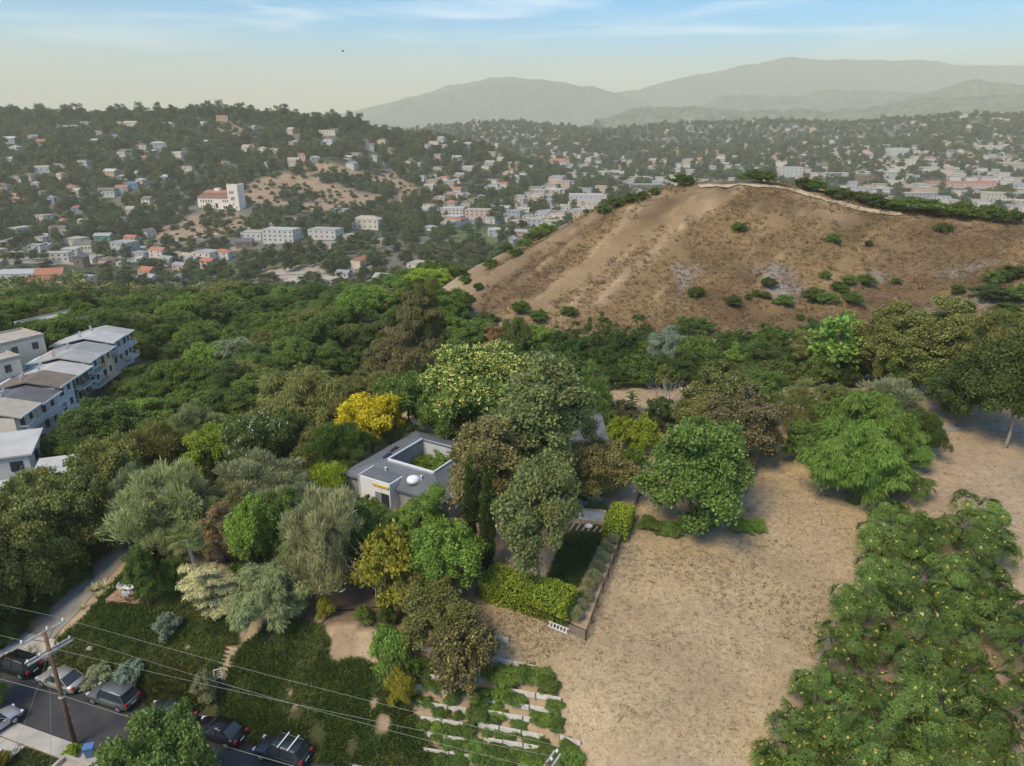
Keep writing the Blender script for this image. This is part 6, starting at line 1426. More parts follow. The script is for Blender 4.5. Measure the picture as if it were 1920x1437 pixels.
for i, (gy_, gx, z, a, b) in enumerate(WD[:230]):
    key = wr.choice(('dense_1', 'dense_2', 'round_1', 'round_2', 'dense_3', 'shrub_2', 'weep_2')); fol = wr.choice(('wood', 'wood', 'wood', 'green', 'wood', 'olive', 'dark', 'bright') if wr.random() > .06 else ('lime', 'sage'))
    w = wr.uniform(6.5, 10.5) if gy_ < 200 else wr.uniform(9, 13); h = w * wr.uniform(.62, .9); c_, t_, h0 = shape(key)
    if key == 'shrub_2': h *= .8
    where = 'below the townhouses' if a < 290 else ('mid wooded slope' if a < 500 else 'right on the slope'); dep = 'near' if gy_ < 140 else ('mid' if gy_ < 205 else 'far')
    lab = '%s %s tree %s' % ({'near': 'nearer', 'mid': 'mid-distance', 'far': 'farther'}[dep], {'wood': 'leafy green', 'green': 'green', 'olive': 'olive', 'dark': 'dark green', 'bright': 'fresh green', 'lime': 'yellow-green', 'sage': 'silvery'}[fol], where)
    e = empty('tree', (gx, gy_, z - .2), wr.uniform(0, 6.28), (w, w, h / h0), lab, 'tree', 'trees of the wooded slope'); crown_obj('crown', c_, fol, e, wr); put('trunk', t_, BARK, e)
wp = [proto('wood_kind', shape(kx)[0], FOL['wood']) for kx in ('dense_1', 'round_1', 'shrub_1')]
if len(WD) > 230: scatter('far_slope_wood', [(t[1], t[0], t[2] - .3) for t in WD[230:]], wp, 8, 12, 'massed trees at the far brink of the wooded slope', 'trees', seed=6, zs=(.7, .95))
# undergrowth that closes the gaps of the wood and of the gully below the hill
ug = spread_in([(-120, 90), (-62, 90), (-34, 104), (-26, 118), (-18, 150), (-40, 165), (-42, 190), (-25, 300), (-170, 320), (-150, 150)], 2600, 4)
ug = np.array([p for p in ug if clear_of_houses(p[0], p[1])])
scatter('undergrowth', ug, [wp[2]], 2.0, 4.6, 'leafy undergrowth between the trees of the slope', 'undergrowth', seed=2, zs=(.7, 1.1))
gl = np.array([p for p in spread_in([(-24, 121), (20, 124), (60, 120), (100, 116), (140, 125), (140, 140), (90, 139), (40, 139), (0, 142), (-12, 150)], 320, 9)])
scatter('gully_scrub', gl, [wp[0], wp[2]], 2.5, 6.5, 'green scrub filling the gully below the dry hill', 'scrub', seed=3, zs=(.8, 1.2))
bk = np.array([p for p in spread_in([(-5, 100), (22, 103), (48, 106), (75, 106), (78, 116), (30, 118), (-12, 116)], 90, 19)])
scatter('boundary_scrub', bk, [wp[0], wp[2]], 2.5, 5.5, 'green scrub along the back boundary of the lot', 'scrub', seed=13, zs=(.8, 1.2))
bank = np.concatenate([spread_in(wpoly((250, 1000), (330, 905), (480, 880), (640, 900), (700, 960), (660, 1090), (560, 1060), (440, 1075), (340, 1040)), 230, 5), spread_in(wpoly((500, 880), (640, 800), (760, 790), (700, 830), (600, 880)), 60, 6)])
bank = np.array([p for p in bank if not (p[1] > 70 and p[0] > -21.5)])
scatter('garden_undergrowth', bank, [proto('garden_kind', shape('fine_1')[0], FOL['grey']), proto('garden_kind', shape('shrub_2')[0], FOL['dark'])], 1.2, 3.0, 'mixed undergrowth below the garden trees', 'undergrowth', seed=14, zs=(.7, 1.1))

hu = spread_in(wpoly((-40, 1215), (30, 1205), (100, 1135), (205, 1030), (235, 985), (180, 950), (0, 1060)), 170, 51)
scatter('hedge_undergrowth', hu, [wp[2]], 1.4, 3.0, 'dark undergrowth below the driveway hedge', 'undergrowth', seed=52, zs=(.6, 1.0))
tu = spread_in([(-72, 98), (-66, 98), (-70, 150), (-77, 150)], 90, 53)
scatter('townhouse_scrub', tu, [wp[2], wp[0]], 2.2, 4.2, 'green scrub at the foot of the townhouses', 'scrub', seed=54, zs=(.7, 1.0))
# ------------------------------------------------------------------ grasses
tf = [proto('grass_kind', tuft_mesh('tuft_%d' % s, 26, .42, .22, .75, .05, s), FOL['grass']) for s in (1, 2, 3)]
lp = np.concatenate([spread_in(Z_LAWN, 9500, 31), spread_in(Z_LAWN2, 9500, 32)])
lp = lp[~inpoly(lp[:, 0], lp[:, 1], wpoly((205, 1128), (222, 1100), (285, 1105), (262, 1132)))]
lp = lp[~inpoly(lp[:, 0], lp[:, 1], wpoly((404, 1275), (432, 1210), (446, 1212), (424, 1280)))]
for p_, r_ in BARE: lp = lp[np.hypot(lp[:, 0] - p_.x, lp[:, 1] - p_.y) > r_ * .85]
gn = fbm(lp[:, 0] / 2.6, lp[:, 1] / 2.6, 3)
mt = [proto('grass_kind', tuft_mesh('mtuft_%d' % s, 24, .36, .22, .9, .05, s), foliage('blade_mid_green', (0.10, 0.13, 0.03), (0.28, 0.31, 0.09), .3, vvar=.35)) for s in (31, 32)]
scatter('long_grass', lp[gn <= .22], tf, .7, 1.5, 'long dark green grass covering the banks above the street', 'grass', seed=15, tilt=.25)
scatter('pale_grass', lp[gn > .22], mt, .6, 1.4, 'paler grass patches mottling the banks above the street', 'grass', seed=55, tilt=.3)
yt = [proto('yellow_grass_kind', tuft_mesh('ytuft', 20, .5, .25, .8, .05, 9), foliage('blade_yellow_green', (0.09, 0.10, 0.02), (0.2, 0.2, 0.05)))]
scatter('yellowing_grass', np.concatenate([spread_in(wpoly((275, 1320), (300, 1245), (375, 1255), (365, 1330)), 500, 33), spread_in(wpoly((720, 1300), (765, 1290), (772, 1340), (740, 1350)), 160, 34)]), yt, .8, 1.4, 'yellowing grass patches on the street bank', 'grass', seed=16, tilt=.25)
scatter('garden_grass', spread_in(Z_YARD, 1500, 35), [proto('lawn_kind', tuft_mesh('lawntuft', 22, .18, .2, .7, .04, 4), foliage('blade_lawn', (0.045, 0.085, 0.018), (0.12, 0.19, 0.045)))], .8, 1.3, 'short dark lawn inside the hedge and fence', 'grass', seed=17)
scatter('front_yard_grass', spread_in([tuple(A0 + ax * u + ay * v) for u, v in ((7.6, .1), (12.4, .1), (12.4, 9), (7.6, 9))], 900, 36) * np.array([1, 1, 0]) + np.array([0, 0, .11]), [proto('lawn_kind', tuft_mesh('yardtuft', 22, .14, .2, .7, .04, 5), foliage('blade_yard', (0.03, 0.06, 0.01), (0.08, 0.14, 0.03)))], .8, 1.3, 'short green front lawn by the utility pole', 'grass', seed=18)
st_ = [proto('straw_kind', tuft_mesh('straw_%d' % s, 14, .22, .3, 1.6, .03, s), FOL['straw']) for s in (5, 6)] + [proto('straw_kind', tuft_mesh('straw_8', 12, .2, .25, 1.5, .035, 8), FOL['brush'])]
sp_ = spread_in(Z_STRAW, 9000, 41); scatter('dry_straw', sp_, st_, .6, 1.3, 'cut dry straw lying over the cleared lot', 'straw', seed=19, tilt=.3)
dk = spread_in(Z_STRAW, 2600, 43); q_ = fbm(dk[:, 0] / 5.5, dk[:, 1] / 5.5, 3); dk = dk[(q_ > .25) & (dk[:, 1] < 64)]
scatter('dry_weeds', dk, [proto('weed_kind', tuft_mesh('weed_1', 16, .22, .28, 1.3, .035, 12), foliage('blade_dead_weed', (0.09, 0.075, 0.04), (0.20, 0.165, 0.095), .1)), proto('weed_kind', tuft_mesh('weed_2', 14, .2, .25, 1.3, .04, 13), foliage('blade_green_weed', (0.06, 0.075, 0.025), (0.14, 0.15, 0.06), .1))], .6, 1.5, 'dead and green weeds speckling the cleared lot', 'weeds', seed=20, tilt=.25)
rs = np.concatenate([spread_in([(36, 38), (70, 38), (95, 95), (62, 96), (50, 84), (40, 60)], 5000, 44), spread_in(wpoly((880, 1120), (1095, 1205), (1000, 1250), (880, 1190)), 500, 45), spread_in([(5, 92), (30, 94), (30, 106), (8, 106)], 500, 46)])
scatter('dry_grass', rs, st_, .7, 1.5, 'dry grass on the slope right of the boundary', 'straw', seed=21, tilt=.3)
hb_ = spread_in([(-8, 158), (0, 146), (60, 139), (110, 140), (175, 146), (190, 212), (120, 226), (70, 228), (25, 214), (-6, 192)], 13000, 47)
hb_ = hb_[(hb_[:, 0] > -100)]
_r = np.clip((np.log(hb_[:, 1] / Y0) / math.log(RATIO)).astype(int), 0, NROW - 1); _c = np.clip(((hb_[:, 0] / (hb_[:, 1] + UOFF) + UMAX) / (2 * UMAX) * (NCOL - 1)).astype(int), 0, NCOL - 1); hb_ = hb_[SPW[_r, _c] < .2]
bt = [proto('brush_kind', tuft_mesh('brush_%d' % s, 12, .75, .6, 1.1, .11, s), FOL['brush']) for s in (21, 22)] + [proto('brush_kind', tuft_mesh('brush_9', 12, .6, .6, 1.2, .1, 23), foliage('blade_tan_brush', (0.23, 0.16, 0.078), (0.43, 0.31, 0.155), .1))]
rv = fbm(hb_[:, 0] / 7, hb_[:, 1] / 7, 3); sp2 = np.clip((1.5 * vnoise((hb_[:, 0] * .77 - hb_[:, 1] * .64) / 9.0, (hb_[:, 0] + hb_[:, 1]) / 160.0)) / 2 + .15, 0, 1); hb_ = hb_[(rv > -.5) & (sp2 < .6)]
scatter('hill_brush', hb_, bt, .6, 1.5, 'dry brown brush clothing the bare hill', 'brush', seed=22, tilt=.3)
# ------------------------------------------------------------------ timber terraces
TIMB = solid('terrace_timber', (0.66, 0.60, 0.50), 0.9, var=0.22, scale=2.5, bump=0.3); STAKE = solid('steel_stake', (0.30, 0.29, 0.27), 0.6, 0.3)
rb = random.Random(8)
for (a, b, lab) in ROWS:
    A, B = at(*a), at(*b); n = max(1, round((B - A).length / 1.9)); e = empty('terrace_board_row', (A + B) / 2, 0, (1, 1, 1), lab, 'retaining wall', 'timber board rows of the terraces'); o = (A + B) / 2
    for i in range(n):
        p, q = A.lerp(B, i / n + .006), A.lerp(B, (i + 1) / n - .006); dz = Vector((0, 0, rb.uniform(-.02, .03)))
        for lv in range(2): MB().bar(p - o + dz + Vector((0, 0, .12 + lv * .25)), q - o + dz + Vector((rb.uniform(-.02, .02), 0, .12 + lv * .25 + rb.uniform(-.015, .015))), .07, .24).build('plank', TIMB, e)
        MB().bar(p - o + Vector((0, -.07, -.2)), p - o + Vector((0, -.07, .58)), .05).build('stake', STAKE, e)
A, B = at(758, 1236), at(773, 1290); tag(MB().bar(A + Vector((0, 0, .35)), B + Vector((0, 0, .25)), .09, .12).build('timber_rail', TIMB), 'pale pole running down the left end of the terraces', 'pole')

# ------------------------------------------------------------------ fences
BLK = solid('black_steel', (0.018, 0.018, 0.018), 0.55, 0.4)
def fence(pts, h, label, postgap=2.4):
    W_ = [at(*p) for p in pts]; e = empty('wire_fence', W_[0], 0, (1, 1, 1), label, 'fence'); o = W_[0]; wm = MB()
    for a, b in zip(W_[:-1], W_[1:]):
        L = (b - a).length; n = max(1, round(L / postgap)); P = [ground(*(a.lerp(b, i / n))[:2]) for i in range(n + 1)]
        for i, p in enumerate(P): MB().bar(p - o + Vector((0, 0, -.2)), p - o + Vector((0, 0, h + .05)), .07).build('post', BLK, e)
        for p, q in zip(P[:-1], P[1:]):
            MB().bar(p - o + Vector((0, 0, h)), q - o + Vector((0, 0, h)), .045).build('top_rail', BLK, e)
            for k in range(7): wm.bar(p - o + Vector((0, 0, .08 + k * h / 7)), q - o + Vector((0, 0, .08 + k * h / 7)), .014)
            m = int((q - p).length / .16)
            for k in range(m): r = p.lerp(q, k / m); wm.bar(r - o + Vector((0, 0, .03)), r - o + Vector((0, 0, h)), .012)
    m = wm.build('wire_mesh', BLK, e); m['kind'] = 'stuff'; return e
fence([(1098, 1202), (1120, 1140), (1150, 1060), (1178, 985), (1203, 925)], 1.1, 'black wire fence along the dry lot from the corner to the patio')
fence([(1098, 1202), (1040, 1176), (960, 1144), (895, 1118)], 1.1, 'black wire fence in front of the long clipped hedge')
# black drip line / low edging along the brown bank
m = MB(); pl = [at(600, 1146), at(640, 1146), at(690, 1142), at(740, 1134), at(785, 1131)]; m.tube([p + Vector((0, 0, .06)) for p in pl], .06, 5); tag(m.build('garden_pipe', BLK), 'black pipe snaking over the brown bank', 'pipe')

# ------------------------------------------------------------------ ladder on the ground by the hedge
P = at(1046, 1183); Q = at(1030, 1176); e = empty('ladder', P, math.atan2((P - Q).y, (P - Q).x), (1, 1, 1), 'white ladder leaning low against the fence below the hedge', 'ladder')
ALU = solid('white_aluminium', (0.75, 0.75, 0.74), 0.4, 0.2)
M_ = Matrix.Rotation(math.radians(50), 3, 'X')
for s in (-.2, .2): MB().bar(M_ @ Vector((-1.0, s, 0)) + Vector((0, 0, .35)), M_ @ Vector((1.0, s, 0)) + Vector((0, 0, .35)), .06, .09).build('rail', ALU, e)
for k in range(6): MB().bar(M_ @ Vector((-.8 + k * .32, -.2, 0)) + Vector((0, 0, .35)), M_ @ Vector((-.8 + k * .32, .2, 0)) + Vector((0, 0, .35)), .05).build('rung', ALU, e)

# ------------------------------------------------------------------ lawn furniture
WP = solid('white_plastic', (0.78, 0.77, 0.74), 0.45, var=.04)
PT = at(238, 1116); zt = PT.z + .12
pp_ = [at(a, b) for a, b in ((204, 1126), (230, 1100), (282, 1104), (262, 1132))]
BRK = [solid('patio_brick_%d' % i, c, .9, var=.2) for i, c in enumerate(((.40, .22, .14), (.46, .28, .18), (.36, .23, .16)))]
MB().prism([(p.x, p.y) for p in pp_][::-1] if False else [(p.x, p.y) for p in pp_], PT.z - .5, zt - .03)
c_ = sum(pp_, Vector((0, 0, 0))) / 4
pb = MB(); pb.box((c_.x, c_.y, zt - .25), (3.4, 2.6, .42), -.2); pat = tag(pb.build('brick_patio', solid('patio_base', (.3, .2, .14), .95)), kind='structure')
bm_ = [MB().box((0, 0, 0), (.36, .175, .07)).mesh('paver')]
for i in range(9):
    for j in range(14):
        v = Matrix.Rotation(-.2, 3, 'Z') @ Vector((-1.5 + i * .375 + (.18 if j % 2 else 0), -1.22 + j * .188, 0)); put('brick', bm_[0], rb.choice(BRK), pat, (c_.x + v.x, c_.y + v.y, zt - .025 + rb.uniform(-.006, .006)), -.2)
def round_table(P):
    e = empty('round_table', P, 0, (1, 1, 1), 'round white garden table on the brick patio', 'table')
    MB().lathe([(.02, .70), (.62, .70), (.64, .72), (.64, .745), (.6, .76), (.02, .76)], seg=28).build('tabletop', WP, e, True)
    for k in range(4): a = k * 1.571 + .6; MB().tube([(.42 * math.cos(a), .42 * math.sin(a), 0), (.34 * math.cos(a), .34 * math.sin(a), .71)], .03, 8).build('leg', WP, e)
round_table((c_.x + .1, c_.y + .25, zt))
def chair(P, rz, lab):
    e = empty('garden_chair', P, rz, (1, 1, 1), lab, 'chair', 'white chairs at the garden table')
    MB().box((0, 0, .43), (.48, .46, .045)).build('seat', WP, e)
    b = MB()
    for k in range(5): b.bar((-.2 + k * .1, -.22, .44), (-.21 + k * .105, -.31, .86), .06, .025)
    b.bar((-.25, -.31, .87), (.25, -.31, .87), .06, .07); b.build('backrest', WP, e)
    for x in (-.21, .21):
        for y in (-.2, .2): MB().bar((x, y, .43), (x * 1.12, y * 1.15, 0), .045).build('leg', WP, e)
        MB().bar((x * 1.15, -.27, .64), (x * 1.15, .2, .64), .06, .03).build('armrest', WP, e)
chair((c_.x - .85, c_.y + .3, zt), -1.5, 'white garden chair left of the round table'); chair((c_.x + .95, c_.y + .35, zt), 1.5, 'white garden chair right of the round table'); chair((c_.x + .05, c_.y - .7, zt), .05, 'white garden chair nearest the street')
STONE = solid('pale_stone', (.42, .37, .31), .9, var=.25, scale=3, bump=.4)
def rock(P, s, lab, rz=0, cat='stone', name='boulder'):
    rg = np.random.default_rng(int(abs(P[0] * 97 + P[1] * 31)) % 9999); V = []; F = []; nu, nv = 10, 6
    for j in range(nv + 1):
        th = math.pi * j / nv
        for i in range(nu):
            ph = 2 * math.pi * i / nu; r = 1 + .22 * float(vnoise(math.cos(ph) * 1.7 + j * .6 + P[0], math.sin(ph) * 1.7 + P[1])); V.append((s[0] * r * math.sin(th) * math.cos(ph), s[1] * r * math.sin(th) * math.sin(ph), s[2] * (.5 + r * math.cos(th) * .8)))
    F = [(j * nu + i, (j + 1) * nu + i, (j + 1) * nu + (i + 1) % nu, j * nu + (i + 1) % nu) for j in range(nv) for i in range(nu)]
    o = MB().add(V, F).build(name, STONE, None, True, loc=P, rz=rz); return tag(o, lab, cat)
rock(at(232, 1102), (.8, .3, .35), 'pale boulder behind the table, left one', .1); rock(at(248, 1102), (.7, .3, .33), 'pale boulder behind the table, right one', -.1)
rock(at(170, 1218), (.35, .25, .25), 'small pale stone alone on the lawn')
sp = [(308, 1104), (312, 1098), (316, 1092), (320, 1086), (325, 1080), (330, 1077), (342, 1082), (346, 1090), (354, 1095)]
stp = empty('stepping_stones', at(318, 1090), 0, (1, 1, 1), 'curving pale stepping-stone path behind the slim tree', 'path')
for i, q in enumerate(sp):
    P = at(*q); o = rock(P - stp.location + Vector((0, 0, -.05)), (.55, .38, .14), None, i * .7, None, 'stone'); o.parent = stp
    for kx in ('label', 'category'):
        if kx in o: del o[kx]

# timber steps down the bank, and the white folding frame beside them
ts = empty('timber_steps', at(425, 1245), 0, (1, 1, 1), 'flight of timber-edged dirt steps down the grassy bank', 'steps'); o = ts.location
TT = solid('step_timber', (.50, .38, .25), .9, var=.2, scale=4); DT = solid('step_soil', (.36, .25, .16), .95, var=.2)
for i in range(8):
    t = i / 7; P = at(413 + 24 * t, 1272 - 52 * t); dx = Vector((.95, -.33, 0))
    MB().bar(P - o - dx * .65 + Vector((0, 0, .14)), P - o + dx * .65 + Vector((0, 0, .14)), .14, .2).build('tread_edge', TT, ts)
    MB().box(P - o + Vector((.12, .36, .08)), (1.25, .6, .22), -.33).build('tread', DT, ts)
P = at(410, 1273); e = empty('folding_frame', P, .3, (1, 1, 1), 'small white A-frame at the foot of the bank steps', 'frame')
for y in (-.28, .28):
    for x in (-.3, .3): MB().bar((x, y * 1.1, 0), (x, y * .05, 1.0), .05).build('upright', WP, e)
    MB().bar((-.3, y * .8, .3), (.3, y * .8, .3), .045).build('crossbar', WP, e)
MB().bar((-.3, 0, 1.0), (.3, 0, 1.0), .05).build('top_bar', WP, e)

# ------------------------------------------------------------------ palm, agaves, yuccas
def blade(P0, d, L, wd, bend, n=4, curl=0.0):
    """tapering leaf strip; returns V,F"""
    d = Vector(d).normalized(); up = Vector((0, 0, 1)); side = d.cross(up)
    if side.length < 1e-3: side = Vector((1, 0, 0))
    side.normalize(); V = []; F = []; p = Vector(P0); dd = d.copy()
    for i in range(n + 1):
        t = i / n; w = wd * (1 - t) ** .6 * (.55 + 1.1 * min(t * 2.2, 1) * .45 / .45 * .41) if i < n else 0.004
        nn = side.cross(dd).normalized(); V += [tuple(p - side * w / 2), tuple(p + nn * -w * .18), tuple(p + side * w / 2)]
        dd = (dd + Vector((0, 0, -bend)) / n).normalized(); p = p + dd * L / n
    for i in range(n):
        b = i * 3; F += [(b, b + 1, b + 4, b + 3), (b + 1, b + 2, b + 5, b + 4)]
    return V, F
def rosette(name, px, py, w, mat, label, n=22, bend=.7, up=.9, wd=.12, cat='agave', group=None):
    P = at(px, py); R_ = w * P.y / fd(py)[0] * .5; e = empty(name, P, rb.uniform(0, 6), (1, 1, 1), label, cat, group)
    for k in range(n):
        a = k * 2.4; el = up * (1 - .75 * k / n) + .12; d = (math.cos(a), math.sin(a), el * 1.6); V, F = blade((0, 0, .05), d, R_ * rb.uniform(.95, 1.25), wd * R_ * 1.4, bend); MB().add(V, F).build('leaf', mat, e)
    return e
AG = solid('agave_green', (.09, .14, .07), .6, var=.2); AGY = solid('agave_variegated', (.42, .40, .18), .6, var=.3, scale=6); AGB = solid('agave_blue', (.20, .29, .24), .6, var=.15); YUC = solid('yucca_grey', (.26, .27, .17), .7, var=.2)
rosette('yucca', 62, 1228, 44, YUC, 'spiky grey yucca at the edge of the driveway', 40, .35, 1.0, .07, 'yucca'); rosette('agave', 113, 1228, 38, AG, 'dark green agave right of the utility pole', 20, .7, .9, .16)
for q, w, lab in (((178, 1110), 34, 'left rosette'), ((196, 1104), 36, 'back rosette'), ((206, 1112), 30, 'right rosette'), ((186, 1122), 28, 'front rosette')): rosette('agave', *q, w, AGY, 'yellow-edged agave clump left of the table, %s' % lab, 22, .5, 1.0, .2)
rosette('agave', 155, 1142, 26, AGY, 'small yellow-edged agave lower on the lawn', 16, .6); rosette('agave', 230, 1152, 20, AGY, 'thin pale agave below the brick patio', 12, .8, .7, .1); rosette('agave', 323, 1186, 22, AGY, 'yellowish agave in front of the blue-grey cushion', 12, .8, .7)
rosette('agave', 516, 1200, 22, AGB, 'pale blue agave on the dark bank, left one', 18, .5); rosette('agave', 547, 1182, 18, AGB, 'pale blue agave on the dark bank, upper right', 18, .5); rosette('agave', 497, 1242, 16, AGB, 'pale blue agave lower on the dark bank', 16, .5)
rosette('agave', 165, 1278, 20, AG, 'green agave leaves behind the parked cars', 14, .8); rosette('yucca', 325, 1072, 40, YUC, 'sword-leaved plant at the head of the stepping stones', 40, .5, .9, .08, 'yucca'); rosette('agave', 403, 1298, 24, solid('agave_pink', (.34, .22, .18), .7), 'pinkish spiky rosette beside the bank steps', 22, .7, .8, .07); rosette('agave', 360, 1335, 26, AGB, 'blue-green agave by the kerb below the bank', 18, .6)
rosette('yucca', 518, 1085, 26, YUC, 'small spiky yucca above the airy tree', 26, .4, .9, .07, 'yucca')
# green rosette plant by the house (large leaves)
for q, w, lab in (((1183, 778), 60, 'tall large-leaved plant behind the house'),): 
    P = at(*q); e = empty('large_leaved_plant', P, 0, (1, 1, 1), lab, 'plant'); MB().tube([(0, 0, -.1), (.1, 0, 2), (0, .1, 3.4)], [.12, .1, .07], 8).build('stem', BARK, e)
    for k in range(26): a = k * 2.4; z = 1.0 + 2.6 * k / 26; V, F = blade((0, 0, z), (math.cos(a), math.sin(a), .5), 1.9 - k * .03, .55, .9); MB().add(V, F).build('leaf', FOL['bright'], e)
# fan palm
def palm(px, py, top, lab):
    P = at(px, py); H = top_z(top, P.y) - P.z; e = empty('fan_palm', P, 0, (1, 1, 1), lab, 'palm'); PB = solid('palm_bark', (.33, .28, .23), .9, var=.25, scale=8, bump=.4)
    lean = Vector((-.9, .15, 0)); pts = [Vector((lean.x * (t / 6) ** 1.6, lean.y * t / 6, -.15 + (H + .15) * t / 6)) for t in range(7)]
    MB().tube(pts, [.30, .24, .21, .19, .18, .18, .2], 10).build('trunk', PB, e, True); T_ = pts[-1]
    rg = random.Random(4); FP = foliage('palm_leaf', (.10, .13, .03), (.28, .33, .10), .3); DP = foliage('palm_leaf_dry', (.22, .18, .08), (.42, .36, .18), .2)
    for k in range(30):
        a = k * 2.4; el = 1.15 - 1.75 * k / 30; d = Vector((math.cos(a), math.sin(a), el)).normalized(); st = T_ + d * .95; m = MB(); m.bar(T_, st, .04)
        side = d.cross(Vector((0, 0, 1))).normalized(); nn = side.cross(d)
        for j in range(13):
            f = (j - 6) / 6 * 1.25; dv = d * math.cos(f) + side * math.sin(f); V, F = blade(st, dv, .95 * (1 - .12 * abs(f)), .10, .55, 3); m.add(V, F)
        m.build('frond', FP if k < 25 else DP, e)
palm(388, 1142, 1012, 'single fan palm with a thin leaning trunk on the lawn')

# ------------------------------------------------------------------ utility poles and wires
PW = solid('pole_wood', (.17, .095, .06), .9, var=.3, scale=5, bump=.4); XA = solid('crossarm_wood', (.42, .39, .36), .85, var=.2, scale=4); INS = solid('insulator', (.62, .64, .66), .25); WIRE = solid('wire_grey', (.26, .28, .25), .6, .2)
PB_ = Vector(at_z(141, 1396, .1)); PB_.z = 0; PTOP = top_z(1186, PB_.y)
def pole(P, H, lab, arms):
    e = empty('utility_pole', P, 0, (1, 1, 1), lab, 'utility pole'); out = []
    MB().tube([(0, 0, -.5), (0, 0, H * .5), (0, 0, H)], [.19, .165, .13], 12).build('pole', PW, e, True)
    for z, L, ang, dbl in arms:
        d = Vector((math.cos(ang), math.sin(ang), 0)); n = Vector((-d.y, d.x, 0))
        for s in ((-1, 1) if dbl else (1,)):
            a = MB().bar(d * -L / 2 + n * .2 * s + Vector((0, 0, z)), d * L / 2 + n * .2 * s + Vector((0, 0, z)), .1, .13).build('crossarm', XA, e)
        for t in (-.46, -.2, .2, .46) if dbl else (-.46, .1, .46):
            q = d * L * t + n * (.2 if not dbl else 0) + Vector((0, 0, z + .06)); MB().lathe([(.03, 0), (.03, .1), (.08, .1), (.09, .16), (.05, .2), (.08, .24), (.03, .3)], q, 10).build('insulator', INS, e); out.append(q + Vector(P) + Vector((0, 0, .28)))
        if not dbl:
            for s in (-1, 1): MB().bar(d * s * L * .28 + n * .2 + Vector((0, 0, z)), Vector((0, 0, z - .75)), .05).build('brace', STAKE, e)
    MB().lathe([(.25, 0), (.27, .1), (.27, .14), (.2, .2)], (0, 0, H * .44), 12).build('collar', STAKE, e)
    for k in range(8): MB().bar((.15, 0, 2.5 + k * .8), (.33, 0, 2.5 + k * .8), .03).build('step_bolt', STAKE, e)
    return e, out
ang = math.radians(58)
p1, ins1 = pole(PB_, PTOP, 'brown wooden utility pole with two crossarms beside the street', [(PTOP - .12, 3.2, ang, False), (PTOP - 1.75, 3.3, ang, True)])
T2 = Vector(at_z(1026, 1440, 10.9)); p2, ins2 = pole((T2.x, T2.y, 0), 11.2, 'top of a second utility pole at the bottom edge of the picture', [(10.9, 2.6, ang, True)])
def wire(A, B, sag, lab, r=.010):
    pts = [A.lerp(B, i / 24) + Vector((0, 0, -sag * 4 * (i / 24) * (1 - i / 24))) for i in range(25)]
    tag(MB().tube(pts, r, 4, False).build('power_line', WIRE), lab, 'wire', 'wires between the utility poles')
B2 = [q for q in ins2]
wire(ins1[2], B2[3] + Vector((0, 0, .3)), .35, 'uppermost wire crossing the lawn to the second pole'); wire(ins1[0], B2[2] + Vector((0, 0, .1)), .35, 'second wire from the top of the wooden pole'); wire(ins1[6], B2[1], .4, 'lowest wire across the bank, from the lower crossarm')
L0 = Vector((-105, PB_.y + 21, PTOP))
wire(ins1[2], L0 + Vector((0, 2, 0)), .5, 'upper wire leaving the picture at the left'); wire(ins1[0], L0 + Vector((0, 0, -.2)), .5, 'lower wire leaving the picture at the left')
for k, (q, z0) in enumerate(((( 18, 1425), 5.2), ((95, 1440), 5.0))):
    E = Vector(at_z(q[0], q[1], 3.2)); wire(Vector((PB_.x - .1, PB_.y, PTOP - 1.9)), E, .25, ('service wire from the pole towards the neighbour drive', 'service wire from the pole towards the front lawn')[k], .011)
wire(Vector((PB_.x, PB_.y, PTOP * .46)), Vector((-90, PB_.y + 17.5, PTOP * .46)), .5, 'thick cable low on the pole going left', .016); wire(Vector((PB_.x, PB_.y, PTOP * .46)), Vector((T2.x, T2.y, 5.6)), .5, 'thick cable low on the pole going right', .016)
# blue bin and neighbour's roofs in the corner
P = Vector(at_z(170, 1418, .1)); e = empty('recycling_bin', P, .3, (1, 1, 1), 'blue recycling bin on the paving by the pole', 'bin'); BLU = solid('bin_blue', (.10, .20, .42), .45)
V = []; 
for z, s in ((.08, .26), (.95, .34)): V += [(-s, -s * .9, z), (s, -s * .9, z), (s, s * .9, z), (-s, s * .9, z)]
MB().add(V, [(3, 2, 1, 0), (4, 5, 6, 7), (0, 1, 5, 4), (1, 2, 6, 5), (2, 3, 7, 6), (3, 0, 4, 7)]).build('body', BLU, e); MB().box((0, 0, 1.0), (.74, .7, .07)).build('lid', BLU, e); MB().bar((-.3, .36, .93), (.3, .36, .93), .05).build('handle', BLU, e)
for s in (-.26, .26): MB().tube([(s - .04, .28, .1), (s + .04, .28, .1)], .1, 10).build('wheel', BLK, e)
q = Vector(at_z(165, 1452, 2.2)); building((q.x, q.y - 2.5, 0), -.34, 6, 5, 2.4, 'flat', 'tan', 'beige', 'corner of a tan garage roof at the bottom edge', cat='garage', name='garage', win=(1, 1), sink=.3)
q = Vector(at_z(-5, 1450, 3)); building((q.x, q.y - 4, 0), -.34, 6, 7, 2.8, 'hip', 'cream', 'grey', 'grey roof corner at the bottom left of the picture', win=(1, 1), sink=.3)

